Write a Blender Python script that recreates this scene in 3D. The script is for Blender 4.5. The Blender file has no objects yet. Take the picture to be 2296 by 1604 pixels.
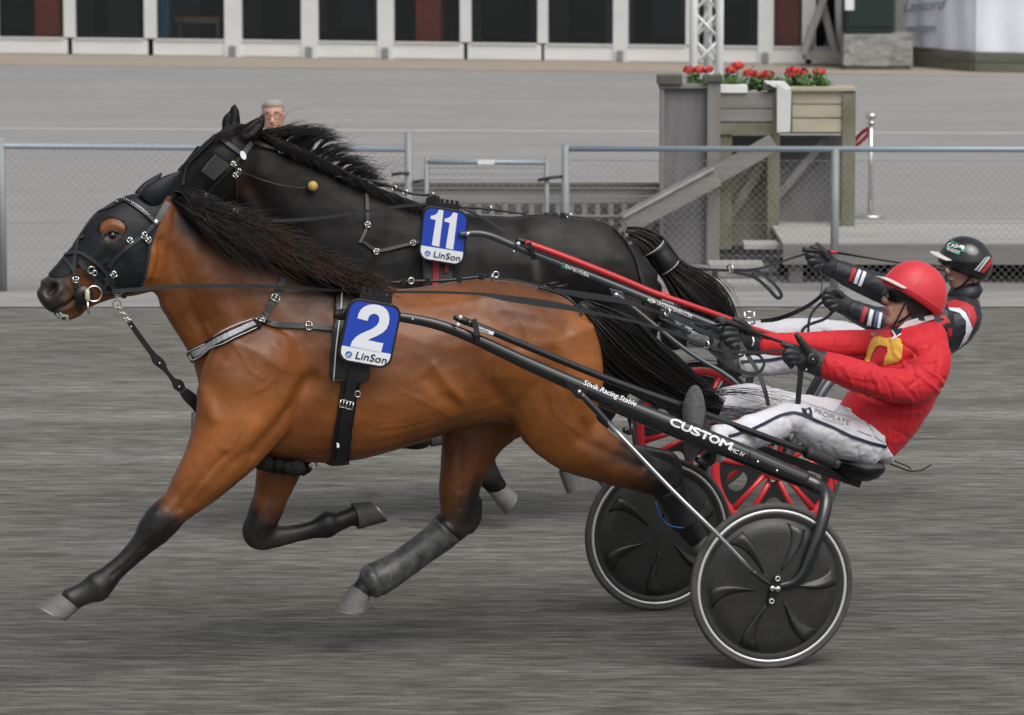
import bpy, bmesh, math, random
import numpy as np
from mathutils import Vector, Matrix, Euler
from mathutils.bvhtree import BVHTree
from mathutils import noise as mnoise

R = math.radians
rng = random.Random(7)
scene = bpy.context.scene
COL = scene.collection

# ------------------------------------------------------------------ camera
# The photograph is measured in a 2296 x 1604 pixel grid; F is the focal length in those pixels.
F, UC, VC, CAMH = 9753.0, 1148.0, 802.0, 3.52
PITCH = math.atan((802 + 440) / F)
cam_data = bpy.data.cameras.new('camera')
cam_data.sensor_fit = 'HORIZONTAL'; cam_data.sensor_width = 36.0
cam_data.lens = 36.0 * F / 2296.0
cam_data.clip_start = 0.5; cam_data.clip_end = 2000
cam_data.dof.use_dof = True
cam_data.dof.focus_distance = 18.3
cam_data.dof.aperture_fstop = 7.0
cam = bpy.data.objects.new('camera', cam_data); COL.objects.link(cam)
cam.location = (0, 0, CAMH); cam.rotation_euler = (R(90) - PITCH, 0, 0)
scene.camera = cam

# ------------------------------------------------------------------ world and sun (bright overcast)
SUN_EL, SUN_AZ = 54.0, 148.0      # azimuth measured clockwise from +Y (the view direction)
world = bpy.data.worlds.new('World'); scene.world = world; world.use_nodes = True
wn = world.node_tree.nodes; wl = world.node_tree.links
sky = wn.new('ShaderNodeTexSky'); sky.sky_type = 'NISHITA'; sky.sun_disc = False
sky.sun_elevation = R(SUN_EL); sky.sun_rotation = R(SUN_AZ)
sky.air_density = 1.0; sky.dust_density = 5.0; sky.ozone_density = 1.0
hs = wn.new('ShaderNodeHueSaturation'); hs.inputs['Saturation'].default_value = 0.28
wl.new(sky.outputs['Color'], hs.inputs['Color'])
wl.new(hs.outputs['Color'], wn['Background'].inputs['Color'])
wn['Background'].inputs['Strength'].default_value = 0.118
sun_data = bpy.data.lights.new('sun', 'SUN'); sun_data.energy = 1.25; sun_data.angle = R(50)
sun_data.color = (1.0, 0.965, 0.91)
sun = bpy.data.objects.new('sun', sun_data); COL.objects.link(sun)
_sd = Vector((math.sin(R(SUN_AZ)) * math.cos(R(SUN_EL)), math.cos(R(SUN_AZ)) * math.cos(R(SUN_EL)), math.sin(R(SUN_EL))))
sun.rotation_euler = (-_sd).to_track_quat('-Z', 'Y').to_euler()
sun.location = _sd * 60
scene.view_settings.view_transform = 'Standard'; scene.view_settings.look = 'None'
scene.view_settings.gamma = 1.0; scene.view_settings.exposure = 0.22
scene.view_settings.use_curve_mapping = False
scene.render.engine = 'CYCLES'
scene.cycles.use_denoising = True
scene.cycles.max_bounces = 6; scene.cycles.transparent_max_bounces = 8

# ------------------------------------------------------------------ measuring helpers
CP = Vector((0, 0, CAMH))
_fw = Vector((0, math.cos(PITCH), -math.sin(PITCH))); _up = Vector((0, math.sin(PITCH), math.cos(PITCH)))
def ray(u, v):
    return _fw + Vector((1, 0, 0)) * ((u - UC) / F) - _up * ((v - VC) / F)
def P(u, v, y):                       # the point of that sight line at distance y
    d = ray(u, v); return CP + d * (y / d.y)
def G(u, v, z=0.0):                   # the point of that sight line at height z
    d = ray(u, v); return CP + d * ((z - CAMH) / d.z)
def uv_of(p):
    q = Vector(p) - CP
    w = q.dot(_fw); return UC + F * q.x / w, VC - F * q.dot(_up) / w
class Frame:                          # a vertical plane standing on the ground, with its own axes (a along, n towards the camera, z)
    def __init__(s, near, far=None, along=None):
        if far is not None:
            s.O = (near + far) / 2; nn = near - far; s.track = Vector((nn.x, nn.y, 0)).length
            s.n = Vector((nn.x, nn.y, 0)).normalized(); s.h = Vector((s.n.y, -s.n.x, 0))
            if s.h.x > 0: s.h = -s.h
        else:
            s.O = near.copy(); hh = along - near; s.h = Vector((hh.x, hh.y, 0)).normalized()
            s.n = Vector((s.h.y, -s.h.x, 0))
            if s.n.y > 0: s.n = -s.n
        s.O.z = 0
    def at(s, u, v, n=0.0):
        d = ray(u, v); return CP + d * ((n - (CP - s.O).dot(s.n)) / d.dot(s.n))
    def w(s, a, n, z): return s.O + s.h * a + s.n * n + Vector((0, 0, z))
    def loc(s, p):
        q = p - s.O; return q.dot(s.h), q.dot(s.n), q.z
    def mir(s, p):
        a, n, z = s.loc(p); return s.w(a, -n, z)
def mpp(p):                           # metres per picture unit at a point
    return (Vector(p) - CP).dot(_fw) / F

# ------------------------------------------------------------------ object helpers
ROOT = {}
def thing(name, label, cat, loc=(0, 0, 0), group=None):
    o = bpy.data.objects.new(name, None); COL.objects.link(o)
    o.empty_display_size = 0.2
    o.location = loc; o['label'] = label; o['category'] = cat
    if group: o['group'] = group
    ROOT[o.name] = Vector(loc); return o
def tag(o, label, cat, group=None):
    o['label'] = label; o['category'] = cat
    if group: o['group'] = group
    return o
def struct(o): o['kind'] = 'structure'; return o
def stuff(o): o['kind'] = 'stuff'; return o
def mk(name, V, Fc, mat, parent=None, smooth=True, bevel=0, loc=None):
    base = ROOT[parent.name] if parent is not None else Vector(loc if loc is not None else (0, 0, 0))
    A = np.array([tuple(v) for v in V], dtype=np.float64) - np.array(base)
    me = bpy.data.meshes.new(name); me.from_pydata(A.tolist(), [], Fc); me.update()
    if smooth: me.polygons.foreach_set('use_smooth', [True] * len(me.polygons))
    if mat is not None: me.materials.append(mat)
    o = bpy.data.objects.new(name, me); COL.objects.link(o)
    if parent is not None: o.parent = parent
    else: o.location = base
    ROOT[o.name] = base
    if bevel:
        b = o.modifiers.new('edge', 'BEVEL'); b.width = bevel; b.segments = 2; b.limit_method = 'ANGLE'
        b.angle_limit = R(40)
    return o
def catmull(pts, k):
    """resample a list of equal-length numeric tuples with k steps per span"""
    A = [np.array(p, float) for p in pts]
    if len(A) < 3 or k <= 1: return A
    out = []
    for i in range(len(A) - 1):
        p0 = A[i - 1] if i > 0 else 2 * A[0] - A[1]; p1, p2 = A[i], A[i + 1]
        p3 = A[i + 2] if i + 2 < len(A) else 2 * A[-1] - A[-2]
        for j in range(k):
            t = j / k
            out.append(0.5 * ((2 * p1) + (-p0 + p2) * t + (2 * p0 - 5 * p1 + 4 * p2 - p3) * t * t + (-p0 + 3 * p1 - 3 * p2 + p3) * t ** 3))
    out.append(A[-1]); return out
class MB:
    def __init__(s): s.V = []; s.F = []
    def add(s, V, Fc):
        b = len(s.V); s.V += [Vector(v) for v in V]; s.F += [tuple(i + b for i in f) for f in Fc]; return s
    def beam(s, a, b, w, h, up=Vector((0, 0, 1))):
        a, b, up = Vector(a), Vector(b), Vector(up)
        t = (b - a).normalized(); x = t.cross(up).normalized() * (w / 2); y = x.cross(t).normalized() * (h / 2)
        V = [a - x - y, a + x - y, a + x + y, a - x + y, b - x - y, b + x - y, b + x + y, b - x + y]
        return s.add(V, [(3, 2, 1, 0), (4, 5, 6, 7), (0, 1, 5, 4), (1, 2, 6, 5), (2, 3, 7, 6), (3, 0, 4, 7)])
    def box(s, c, ax, ay, az):
        """box from centre and three half-axis vectors"""
        c = Vector(c); V = [c + ax * i + ay * j + az * k for k in (-1, 1) for j in (-1, 1) for i in (-1, 1)]
        return s.add(V, [(0, 2, 3, 1), (4, 5, 7, 6), (0, 1, 5, 4), (2, 6, 7, 3), (0, 4, 6, 2), (1, 3, 7, 5)])
    def tube(s, pts, r, seg=8, cap=True, flat=None):
        pts = [Vector(p) for p in pts]; n = len(pts)
        rs = r if isinstance(r, (list, tuple, np.ndarray)) else [r] * n
        t0 = (pts[1] - pts[0]).normalized()
        nx = t0.orthogonal().normalized(); b = len(s.V)
        for i, p in enumerate(pts):
            t = (pts[min(i + 1, n - 1)] - pts[max(i - 1, 0)])
            t = t.normalized() if t.length > 1e-9 else t0
            nx = nx - t * nx.dot(t)
            nx = nx.normalized() if nx.length > 1e-6 else t.orthogonal().normalized()
            ny = t.cross(nx)
            for k in range(seg):
                an = 2 * math.pi * k / seg; d = nx * math.cos(an) + ny * math.sin(an)
                if flat is not None:      # flat = (direction, factor): squash along a direction
                    fd, ff = flat; d = d - fd * d.dot(fd) * (1 - ff)
                s.V.append(p + d * rs[i])
        for i in range(n - 1):
            for k in range(seg):
                k2 = (k + 1) % seg
                s.F.append((b + i * seg + k, b + i * seg + k2, b + (i + 1) * seg + k2, b + (i + 1) * seg + k))
        if cap:
            s.F.append(tuple(b + k for k in reversed(range(seg)))); s.F.append(tuple(b + (n - 1) * seg + k for k in range(seg)))
        return s
    def strap(s, pts, width, nrm, thick=0.003, loop=False):
        """flat band along pts; nrm: one normal or a list of normals pointing off the face of the band"""
        pts = [Vector(p) for p in pts]; n = len(pts); b = len(s.V)
        for i, p in enumerate(pts):
            t = (pts[(i + 1) % n] - pts[i - 1]) if loop else (pts[min(i + 1, n - 1)] - pts[max(i - 1, 0)])
            t.normalize(); nn = Vector(nrm[i] if isinstance(nrm, list) else nrm)
            x = t.cross(nn).normalized() * ((width[i] if isinstance(width, list) else width) / 2); y = x.cross(t).normalized() * (thick / 2)
            s.V += [p - x - y, p + x - y, p + x + y, p - x + y]
        for i in range(n if loop else n - 1):
            j = (i + 1) % n
            for k in range(4):
                k2 = (k + 1) % 4
                s.F.append((b + i * 4 + k, b + i * 4 + k2, b + j * 4 + k2, b + j * 4 + k))
        if not loop: s.F += [(b + 3, b + 2, b + 1, b), tuple(b + (n - 1) * 4 + k for k in range(4))]
        return s
    def loft(s, rings, cap=True, closed=False):
        m = len(rings[0]); b = len(s.V)
        for r_ in rings: s.V += [Vector(p) for p in r_]
        k_ = len(rings)
        for i in range(k_ if closed else k_ - 1):
            i2 = (i + 1) % k_
            for k in range(m):
                k2 = (k + 1) % m
                s.F.append((b + i * m + k, b + i * m + k2, b + i2 * m + k2, b + i2 * m + k))
        if cap and not closed:
            s.F.append(tuple(b + k for k in reversed(range(m)))); s.F.append(tuple(b + (k_ - 1) * m + k for k in range(m)))
        return s
    def lathe(s, c, axis, prof, seg=32, cap=False):
        """prof: list of (along axis, radius)"""
        axis = Vector(axis).normalized(); x = axis.orthogonal().normalized(); y = axis.cross(x)
        return s.loft([[Vector(c) + axis * h + (x * math.cos(2 * math.pi * k / seg) + y * math.sin(2 * math.pi * k / seg)) * r for k in range(seg)] for h, r in prof], cap=cap)
    def prism(s, poly, ext):
        poly = [Vector(p) for p in poly]; n = len(poly); ext = Vector(ext); b = len(s.V)
        s.V += poly + [p + ext for p in poly]
        s.F += [tuple(b + i for i in reversed(range(n))), tuple(b + n + i for i in range(n))]
        s.F += [(b + i, b + (i + 1) % n, b + n + (i + 1) % n, b + n + i) for i in range(n)]
        return s
    def ball(s, c, rx, seg=12, ry=None, rz=None, ax=None):
        c = Vector(c); ry = ry or rx; rz = rz or rx
        X, Y, Z = ax if ax else (Vector((1, 0, 0)), Vector((0, 1, 0)), Vector((0, 0, 1)))
        rings = []
        for i in range(seg // 2 + 1):
            th = math.pi * min(max(i / (seg // 2), 0.01), 0.99)
            rings.append([c + X * (rx * math.sin(th) * math.cos(2 * math.pi * k / seg)) + Y * (ry * math.sin(th) * math.sin(2 * math.pi * k / seg)) + Z * (rz * math.cos(th)) for k in range(seg)])
        return s.loft(rings)
    def build(s, name, mat, parent=None, smooth=True, bevel=0, loc=None, fix=False):
        o = mk(name, s.V, s.F, mat, parent, smooth, bevel, loc)
        bm = bmesh.new(); bm.from_mesh(o.data); bmesh.ops.recalc_face_normals(bm, faces=bm.faces); bm.to_mesh(o.data); bm.free()
        return o
def sharp(o, ang=38):
    """keep smooth shading but split at hard edges"""
    me = o.data; bm = bmesh.new(); bm.from_mesh(me)
    for e in bm.edges:
        if len(e.link_faces) == 2 and e.calc_face_angle(0) > R(ang): e.smooth = False
    bm.to_mesh(me); bm.free(); return o

# ------------------------------------------------------------------ materials
MATS = {}
def mat(name, col, rough=0.6, metal=0.0, var=0.0, vscale=6.0, stretch=(1, 1, 1), bump=0.0, bscale=60.0, bstretch=(1, 1, 1), spec=0.5,
        col2=None, attr=None, sheen=0.0, coat=0.0, rvar=0.0, det=4.0, bdist=0.01):
    if name in MATS: return MATS[name]
    m = bpy.data.materials.new(name); m.use_nodes = True; nt = m.node_tree; N = nt.nodes; L = nt.links
    b = N['Principled BSDF']; b.inputs['Roughness'].default_value = rough; b.inputs['Metallic'].default_value = metal
    b.inputs['Specular IOR Level'].default_value = spec
    if sheen: b.inputs['Sheen Weight'].default_value = sheen; b.inputs['Sheen Roughness'].default_value = 0.4
    if coat: b.inputs['Coat Weight'].default_value = coat; b.inputs['Coat Roughness'].default_value = 0.08
    c = (*col, 1)
    tc = N.new('ShaderNodeTexCoord')
    def noise(scale, st, detail=4.0):
        mp = N.new('ShaderNodeMapping'); mp.inputs['Scale'].default_value = st; L.new(tc.outputs['Object'], mp.inputs['Vector'])
        n = N.new('ShaderNodeTexNoise'); n.inputs['Scale'].default_value = scale; n.inputs['Detail'].default_value = detail
        n.inputs['Roughness'].default_value = 0.6
        L.new(mp.outputs['Vector'], n.inputs['Vector']); return n.outputs['Fac']
    base = None
    if attr:
        a = N.new('ShaderNodeAttribute'); a.attribute_name = attr; base = a.outputs['Color']
    if var > 0:
        f = noise(vscale, stretch, det)
        rp = N.new('ShaderNodeValToRGB'); rp.color_ramp.elements[0].position = 0.32; rp.color_ramp.elements[1].position = 0.70
        L.new(f, rp.inputs['Fac'])
        mx = N.new('ShaderNodeMix'); mx.data_type = 'RGBA'
        if base is not None:
            rp.color_ramp.elements[0].color = (1 - var, 1 - var, 1 - var, 1); rp.color_ramp.elements[1].color = (1 + var, 1 + var, 1 + var, 1)
            mx.blend_type = 'MULTIPLY'; mx.inputs[0].default_value = 1.0
            L.new(base, mx.inputs[6]); L.new(rp.outputs['Color'], mx.inputs[7])
        else:
            c2 = (*(col2 or tuple(x * (1 - var) for x in col)), 1)
            L.new(rp.outputs['Color'], mx.inputs[0]); mx.inputs[6].default_value = c2; mx.inputs[7].default_value = c
        base = mx.outputs[2]
        if rvar:
            mr = N.new('ShaderNodeMapRange'); mr.inputs['To Min'].default_value = max(0.02, rough - rvar); mr.inputs['To Max'].default_value = min(1, rough + rvar)
            L.new(f, mr.inputs['Value']); L.new(mr.outputs['Result'], b.inputs['Roughness'])
    if base is not None: L.new(base, b.inputs['Base Color'])
    else: b.inputs['Base Color'].default_value = c
    if bump > 0:
        f = noise(bscale, bstretch, 5.0); bp = N.new('ShaderNodeBump'); bp.inputs['Strength'].default_value = bump; bp.inputs['Distance'].default_value = bdist
        L.new(f, bp.inputs['Height']); L.new(bp.outputs['Normal'], b.inputs['Normal'])
    MATS[name] = m; return m
# ================================================================== SETTING
def ground_mat(name, layers, base, rough, bump, bands=()):
    """layers: (stretch xyz, scale, low colour factor, high colour factor, weight)"""
    m = bpy.data.materials.new(name); m.use_nodes = True; N = m.node_tree.nodes; L = m.node_tree.links
    b = N['Principled BSDF']; b.inputs['Roughness'].default_value = rough; b.inputs['Specular IOR Level'].default_value = 0.25
    geo = N.new('ShaderNodeNewGeometry'); col = None; hgt = None
    for st, sc, lo, hi, wb, *rp_pos in layers:
        mp = N.new('ShaderNodeMapping'); mp.inputs['Scale'].default_value = st; L.new(geo.outputs['Position'], mp.inputs['Vector'])
        n = N.new('ShaderNodeTexNoise'); n.inputs['Scale'].default_value = sc; n.inputs['Detail'].default_value = 5; n.inputs['Roughness'].default_value = 0.62
        L.new(mp.outputs['Vector'], n.inputs['Vector'])
        rp = N.new('ShaderNodeValToRGB'); rp.color_ramp.elements[0].position, rp.color_ramp.elements[1].position = rp_pos or (0.33, 0.67)
        rp.color_ramp.elements[0].color = (*lo, 1); rp.color_ramp.elements[1].color = (*hi, 1)
        L.new(n.outputs['Fac'], rp.inputs['Fac'])
        mx = N.new('ShaderNodeMix'); mx.data_type = 'RGBA'; mx.blend_type = 'MULTIPLY'; mx.inputs[0].default_value = 1
        if col is None: mx.inputs[6].default_value = (*base, 1)
        else: L.new(col, mx.inputs[6])
        L.new(rp.outputs['Color'], mx.inputs[7]); col = mx.outputs[2]
        ml = N.new('ShaderNodeMath'); ml.operation = 'MULTIPLY'; ml.inputs[1].default_value = wb; L.new(n.outputs['Fac'], ml.inputs[0])
        if hgt is None: hgt = ml.outputs[0]
        else:
            ad = N.new('ShaderNodeMath'); ad.operation = 'ADD'; L.new(hgt, ad.inputs[0]); L.new(ml.outputs[0], ad.inputs[1]); hgt = ad.outputs[0]
    if bands:
        sx = N.new('ShaderNodeSeparateXYZ'); L.new(geo.outputs['Position'], sx.inputs[0])
        mp = N.new('ShaderNodeMapping'); mp.inputs['Scale'].default_value = (0.25, 0.9, 1); L.new(geo.outputs['Position'], mp.inputs['Vector'])
        n = N.new('ShaderNodeTexNoise'); n.inputs['Scale'].default_value = 1.0; n.inputs['Detail'].default_value = 3; L.new(mp.outputs['Vector'], n.inputs['Vector'])
        wv = N.new('ShaderNodeMath'); wv.operation = 'MULTIPLY_ADD'; wv.inputs[1].default_value = 0.25; L.new(n.outputs['Fac'], wv.inputs[0]); L.new(sx.outputs['Y'], wv.inputs[2])
        mr = N.new('ShaderNodeMapRange'); mr.inputs['From Min'].default_value = 15.125; mr.inputs['From Max'].default_value = 30.625; L.new(wv.outputs[0], mr.inputs['Value'])
        rp = N.new('ShaderNodeValToRGB'); el = rp.color_ramp.elements; el[0].position = 0; el[0].color = (0.80, 0.80, 0.80, 1); el[1].position = 1; el[1].color = (1, 1, 1, 1)
        for p_, c_ in bands:
            e = el.new((p_ - 15) / 15.5); e.color = (c_, c_, c_, 1)
        L.new(mr.outputs['Result'], rp.inputs['Fac']); mx = N.new('ShaderNodeMix'); mx.data_type = 'RGBA'; mx.blend_type = 'MULTIPLY'; mx.inputs[0].default_value = 1
        L.new(col, mx.inputs[6]); L.new(rp.outputs['Color'], mx.inputs[7]); col = mx.outputs[2]
    L.new(col, b.inputs['Base Color'])
    bp = N.new('ShaderNodeBump'); bp.inputs['Strength'].default_value = bump; bp.inputs['Distance'].default_value = 0.03
    L.new(hgt, bp.inputs['Height']); L.new(bp.outputs['Normal'], b.inputs['Normal'])
    return m
def g3(x): return (x, x, x)
M_track = ground_mat('track_sand', [((0.06, 1.7, 1), 1.0, g3(0.90), g3(1.10), 0.0), ((0.04, 3.4, 1), 1.0, g3(1.0), g3(1.22), 0.0, .60, .72), ((1.6, 7, 1), 1.0, (0.84, 0.84, 0.82), (1.14, 1.14, 1.13), 0.5, .40, .60),
                     ((3.6, 20, 1), 1.0, g3(0.72), g3(1.23), 1.0, .40, .61), ((1.5, 6.0, 1), 1.0, g3(0.60), g3(1.0), 0.8, .30, .41), ((0.7, 1.5, 1), 1.1, (0.97, 0.98, 1.0), (1.02, 1.02, 0.95), 0.0), ((9, 42, 1), 1.0, g3(0.82), g3(1.18), 0.6, .40, .60)], (0.153, 0.149, 0.140), 0.95, 0.75, [(17.52, 0.82), (18.16, 0.86), (19.4, 0.86), (20.43, 1.04), (21.06, 0.95), (22.08, 0.95), (22.36, 1.12), (22.92, 0.96), (23.26, 1.34), (23.84, 1.0), (24.31, 0.94), (24.7, 1.0), (24.99, 1.36), (25.62, 0.98), (26.05, 1.2), (27.03, 1.0), (28.61, 0.96), (30.11, 1.06)])
M_edge = ground_mat('edge_sand', [((0.3, 3, 1), 1.0, g3(0.85), g3(1.12), 0.3), ((2, 30, 1), 1.0, g3(0.8), g3(1.2), 1.0)], (0.28, 0.278, 0.274), 0.95, 0.4)
M_asph = ground_mat('worn_asphalt', [((0.35, 1.2, 1), 0.8, (0.92, 0.92, 0.93), (1.07, 1.06, 1.04), 0.0), ((3, 18, 1), 1.0, g3(0.90), g3(1.08), 0.6), ((0.2, 5, 1), 1.0, (0.95, 0.96, 0.97), (1.05, 1.0, 0.97), 0.0)], (0.270, 0.272, 0.273), 0.9, 0.35)
M_gravel = ground_mat('tan_gravel', [((0.6, 6, 1), 1.0, (0.85, 0.85, 0.83), (1.12, 1.1, 1.06), 0.5)], (0.33, 0.285, 0.24), 0.95, 0.3)
M_soil = mat('far_ground', (0.16, 0.16, 0.14), 0.95, var=0.3, vscale=0.2)
def sheet(name, x0, x1, y0, y1, z, m, nx=1, ny=1):
    V = [(x0 + (x1 - x0) * i / nx, y0 + (y1 - y0) * j / ny, z) for j in range(ny + 1) for i in range(nx + 1)]
    Fc = [(j * (nx + 1) + i, j * (nx + 1) + i + 1, (j + 1) * (nx + 1) + i + 1, (j + 1) * (nx + 1) + i) for j in range(ny) for i in range(nx)]
    return struct(mk(name, V, Fc, m, smooth=False))
Y_E0, Y_E1 = G(0, 690).y, G(0, 656).y         # the pale strip along the edge of the track
sheet('ground', -900, 900, -60, 1500, -0.08, M_soil)
sheet('track', -120, 120, -30, Y_E0, 0.0, M_track)
sheet('track_edge', -120, 120, Y_E0, Y_E1, 0.006, M_edge)
sheet('apron', -120, 120, Y_E1, 150, 0.0, M_asph)
# small clods of sand lying on the harrowed track
def clods():
    mb = MB(); r_ = random.Random(3)
    for i in range(1100):
        y = r_.uniform(14.6, 29.5); x = r_.uniform(-1, 1) * (0.135 * y + 0.3); s = r_.choice([0.005, 0.007, 0.009]) * r_.uniform(0.6, 1.2)
        c = Vector((x, y, s * 0.2)); an = r_.uniform(0, 6.28); lx = s * r_.uniform(1.2, 3.0)
        pts = [c + Vector((lx * math.cos(an + k * 1.5708) * r_.uniform(.8, 1.2), 0.8 * s * math.sin(an + k * 1.5708) * r_.uniform(.8, 1.2), -s * 0.3)) for k in range(4)]
        top = c + Vector((r_.uniform(-.3, .3) * s, r_.uniform(-.3, .3) * s, s * r_.uniform(.3, .6)))
        mb.add(pts + [top], [(0, 1, 4), (1, 2, 4), (2, 3, 4), (3, 0, 4)])
    return stuff(mb.build('sand_clods', M_track, smooth=False))
clods()
# white line painted across the apron, and the tan gravel at the foot of the pavilion
M_paint = mat('line_paint', (0.62, 0.62, 0.60), 0.8, var=0.35, vscale=3, col2=(0.36, 0.35, 0.34), stretch=(0.6, 6, 1))
la, lb = G(-200, 288.5), G(2500, 301); wd = Vector((0, 0.075, 0))
struct(mk('painted_line', [p + Vector((0, 0, 0.004)) for p in (la - wd, lb - wd, lb + wd, la + wd)], [(0, 1, 2, 3)], M_paint, smooth=False))
ga, gb, gc, gd = G(-300, 143), G(2300, 172), G(2300, 150), G(-300, 112)
struct(mk('gravel_strip', [p + Vector((0, 0, 0.004)) for p in (ga, gb, gc, gd)], [(0, 1, 2, 3)], M_gravel, smooth=False))

# ------------------------------------------------------------------ glazed pavilion
FB = Frame(G(0, 121), along=G(1880, 146))
if FB.h.x < 0: FB.h = -FB.h
M_white = mat('white_metal', (0.70, 0.71, 0.71), 0.45, var=0.12, vscale=2.0)
M_white2 = mat('white_panel', (0.74, 0.75, 0.75), 0.5, var=0.12, vscale=1.5, stretch=(1, 1, 3))
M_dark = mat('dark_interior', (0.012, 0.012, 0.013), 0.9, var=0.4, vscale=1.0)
M_redp = mat('red_paint', (0.62, 0.10, 0.07), 0.6, var=0.2, vscale=2)
M_bluep = mat('blue_paint', (0.09, 0.24, 0.42), 0.6)
M_grille = mat('galvanised', (0.33, 0.36, 0.38), 0.45, 0.6, var=0.15, vscale=8)
def glass_mat():
    m = bpy.data.materials.new('window_glass'); m.use_nodes = True; N = m.node_tree.nodes; L = m.node_tree.links
    N.remove(N['Principled BSDF']); out = N['Material Output']
    tr = N.new('ShaderNodeBsdfTransparent'); tr.inputs['Color'].default_value = (0.80, 0.83, 0.83, 1)
    gl = N.new('ShaderNodeBsdfGlossy'); gl.inputs['Roughness'].default_value = 0.03; gl.inputs['Color'].default_value = (0.9, 0.95, 0.95, 1)
    fr = N.new('ShaderNodeFresnel'); fr.inputs['IOR'].default_value = 1.45
    mx = N.new('ShaderNodeMixShader'); L.new(fr.outputs['Fac'], mx.inputs[0]); L.new(tr.outputs[0], mx.inputs[1]); L.new(gl.outputs[0], mx.inputs[2])
    L.new(mx.outputs[0], out.inputs['Surface']); return m
M_glass = glass_mat()
pav = thing('glazed_pavilion', 'long white framed pavilion with dark floor to ceiling windows across the back', 'building', tuple(FB.at(1100, 134)))
def fa(u, v, n=0.0): return FB.loc(FB.at(u, v, n))
MULL = [(-1190, -1163), (-1020, -992), (-860, -835), (-690, -665), (-525, -500), (-358, -333), (-190, -165), (-28, -2), (144, 170), (324, 352), (505, 543), (677, 714), (848, 884), (1032, 1057), (1206, 1229), (1376, 1409), (1538, 1566), (1701, 1735), (1799, 1829), (1980, 2010)]
THICK = {10, 11, 12, 15, 17}
TOPZ = 2.9
sill_h = [fa(100, 85)[2], fa(1200, 97)[2]]
SILL = sum(sill_h) / 2
for i, (u0, u1) in enumerate(MULL):
    a0, a1 = fa(u0, 60)[0], fa(u1, 60)[0]; th = i in THICK
    mb = MB(); zb = 0.0 if th else SILL + 0.002; dn = 0.055 if th else 0.035
    mb.box(FB.w((a0 + a1) / 2, 0.0, (zb + TOPZ) / 2), FB.h * (abs(a1 - a0) / 2), FB.n * dn, Vector((0, 0, (TOPZ - zb) / 2)))
    mb.build('mullion', M_white, pav, smooth=False, bevel=0.006)
    if th:
        MB().box(FB.w((a0 + a1) / 2, 0.075, 0.085), FB.h * 0.045, FB.n * 0.018, Vector((0, 0, 0.075))).build('foot_bracket', M_grille, pav, smooth=False, bevel=0.004)
for i in range(len(MULL) - 1):
    a0, a1 = fa(MULL[i][1], 60)[0], fa(MULL[i + 1][0], 60)[0]; am = (a0 + a1) / 2; hw = abs(a1 - a0) / 2
    e = 0.0 if False else 0.06
    MB().box(FB.w(am, 0, 0.012 + (SILL - 0.03) / 2), FB.h * (hw + 0.05), FB.n * 0.03, Vector((0, 0, (SILL - 0.03) / 2))).build('sill_panel', M_white2, pav, smooth=False, bevel=0.004)
    MB().box(FB.w(am, 0.012, SILL - 0.008), FB.h * hw, FB.n * 0.045, Vector((0, 0, 0.01))).build('sill', M_white, pav, smooth=False, bevel=0.003)
    MB().box(FB.w(am, -0.01, (SILL + TOPZ) / 2), FB.h * hw, FB.n * 0.004, Vector((0, 0, (TOPZ - SILL) / 2))).build('pane', M_glass, pav, smooth=False)
aL, aR = fa(-1195, 60)[0], fa(2008, 60)[0]; am = (aL + aR) / 2; hw = (aR - aL) / 2
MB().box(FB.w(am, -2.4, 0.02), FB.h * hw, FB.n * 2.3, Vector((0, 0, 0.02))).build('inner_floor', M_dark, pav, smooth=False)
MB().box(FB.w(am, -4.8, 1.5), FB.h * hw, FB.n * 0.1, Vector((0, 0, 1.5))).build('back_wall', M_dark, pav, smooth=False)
MB().box(FB.w(am, -2.3, 3.02), FB.h * (hw + .3), FB.n * 2.9, Vector((0, 0, 0.12))).build('roof', M_white, pav, smooth=False)
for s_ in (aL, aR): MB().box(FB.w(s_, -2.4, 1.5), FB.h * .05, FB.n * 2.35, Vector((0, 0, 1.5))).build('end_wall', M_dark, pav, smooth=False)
for u0, u1, m_ in ((85, 140, M_redp), (937, 993, M_redp), (1738, 1795, M_redp), (354, 385, M_bluep)):
    p0 = fa(u0, 60, -0.3)[0]; p1 = fa(u1, 60, -0.3)[0]
    MB().box(FB.w((p0 + p1) / 2, -0.3, 1.47), FB.h * (abs(p1 - p0) / 2), FB.n * .12, Vector((0, 0, 1.43))).build('inner_column', m_, pav, smooth=False)['label'] = 'blue column behind the glass' if m_ is M_bluep else 'dark red column behind the glass'
r_ = random.Random(77)
for k in range(15):
    aa = fa(60 + k * 128 + r_.uniform(-40, 40), 60)[0]; nn_ = -r_.uniform(1.2, 3.8); ww = r_.uniform(.08, .35)
    MB().box(FB.w(aa, nn_, .04 + .55), FB.h * ww, FB.n * .05, Vector((0, 0, r_.uniform(.3, .54)))).build('inner_panel', mat('dim_panel_%d' % (k % 3), [(.05, .05, .05), (.10, .11, .11), (.035, .05, .06)][k % 3], .7), pav, smooth=False)
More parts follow.
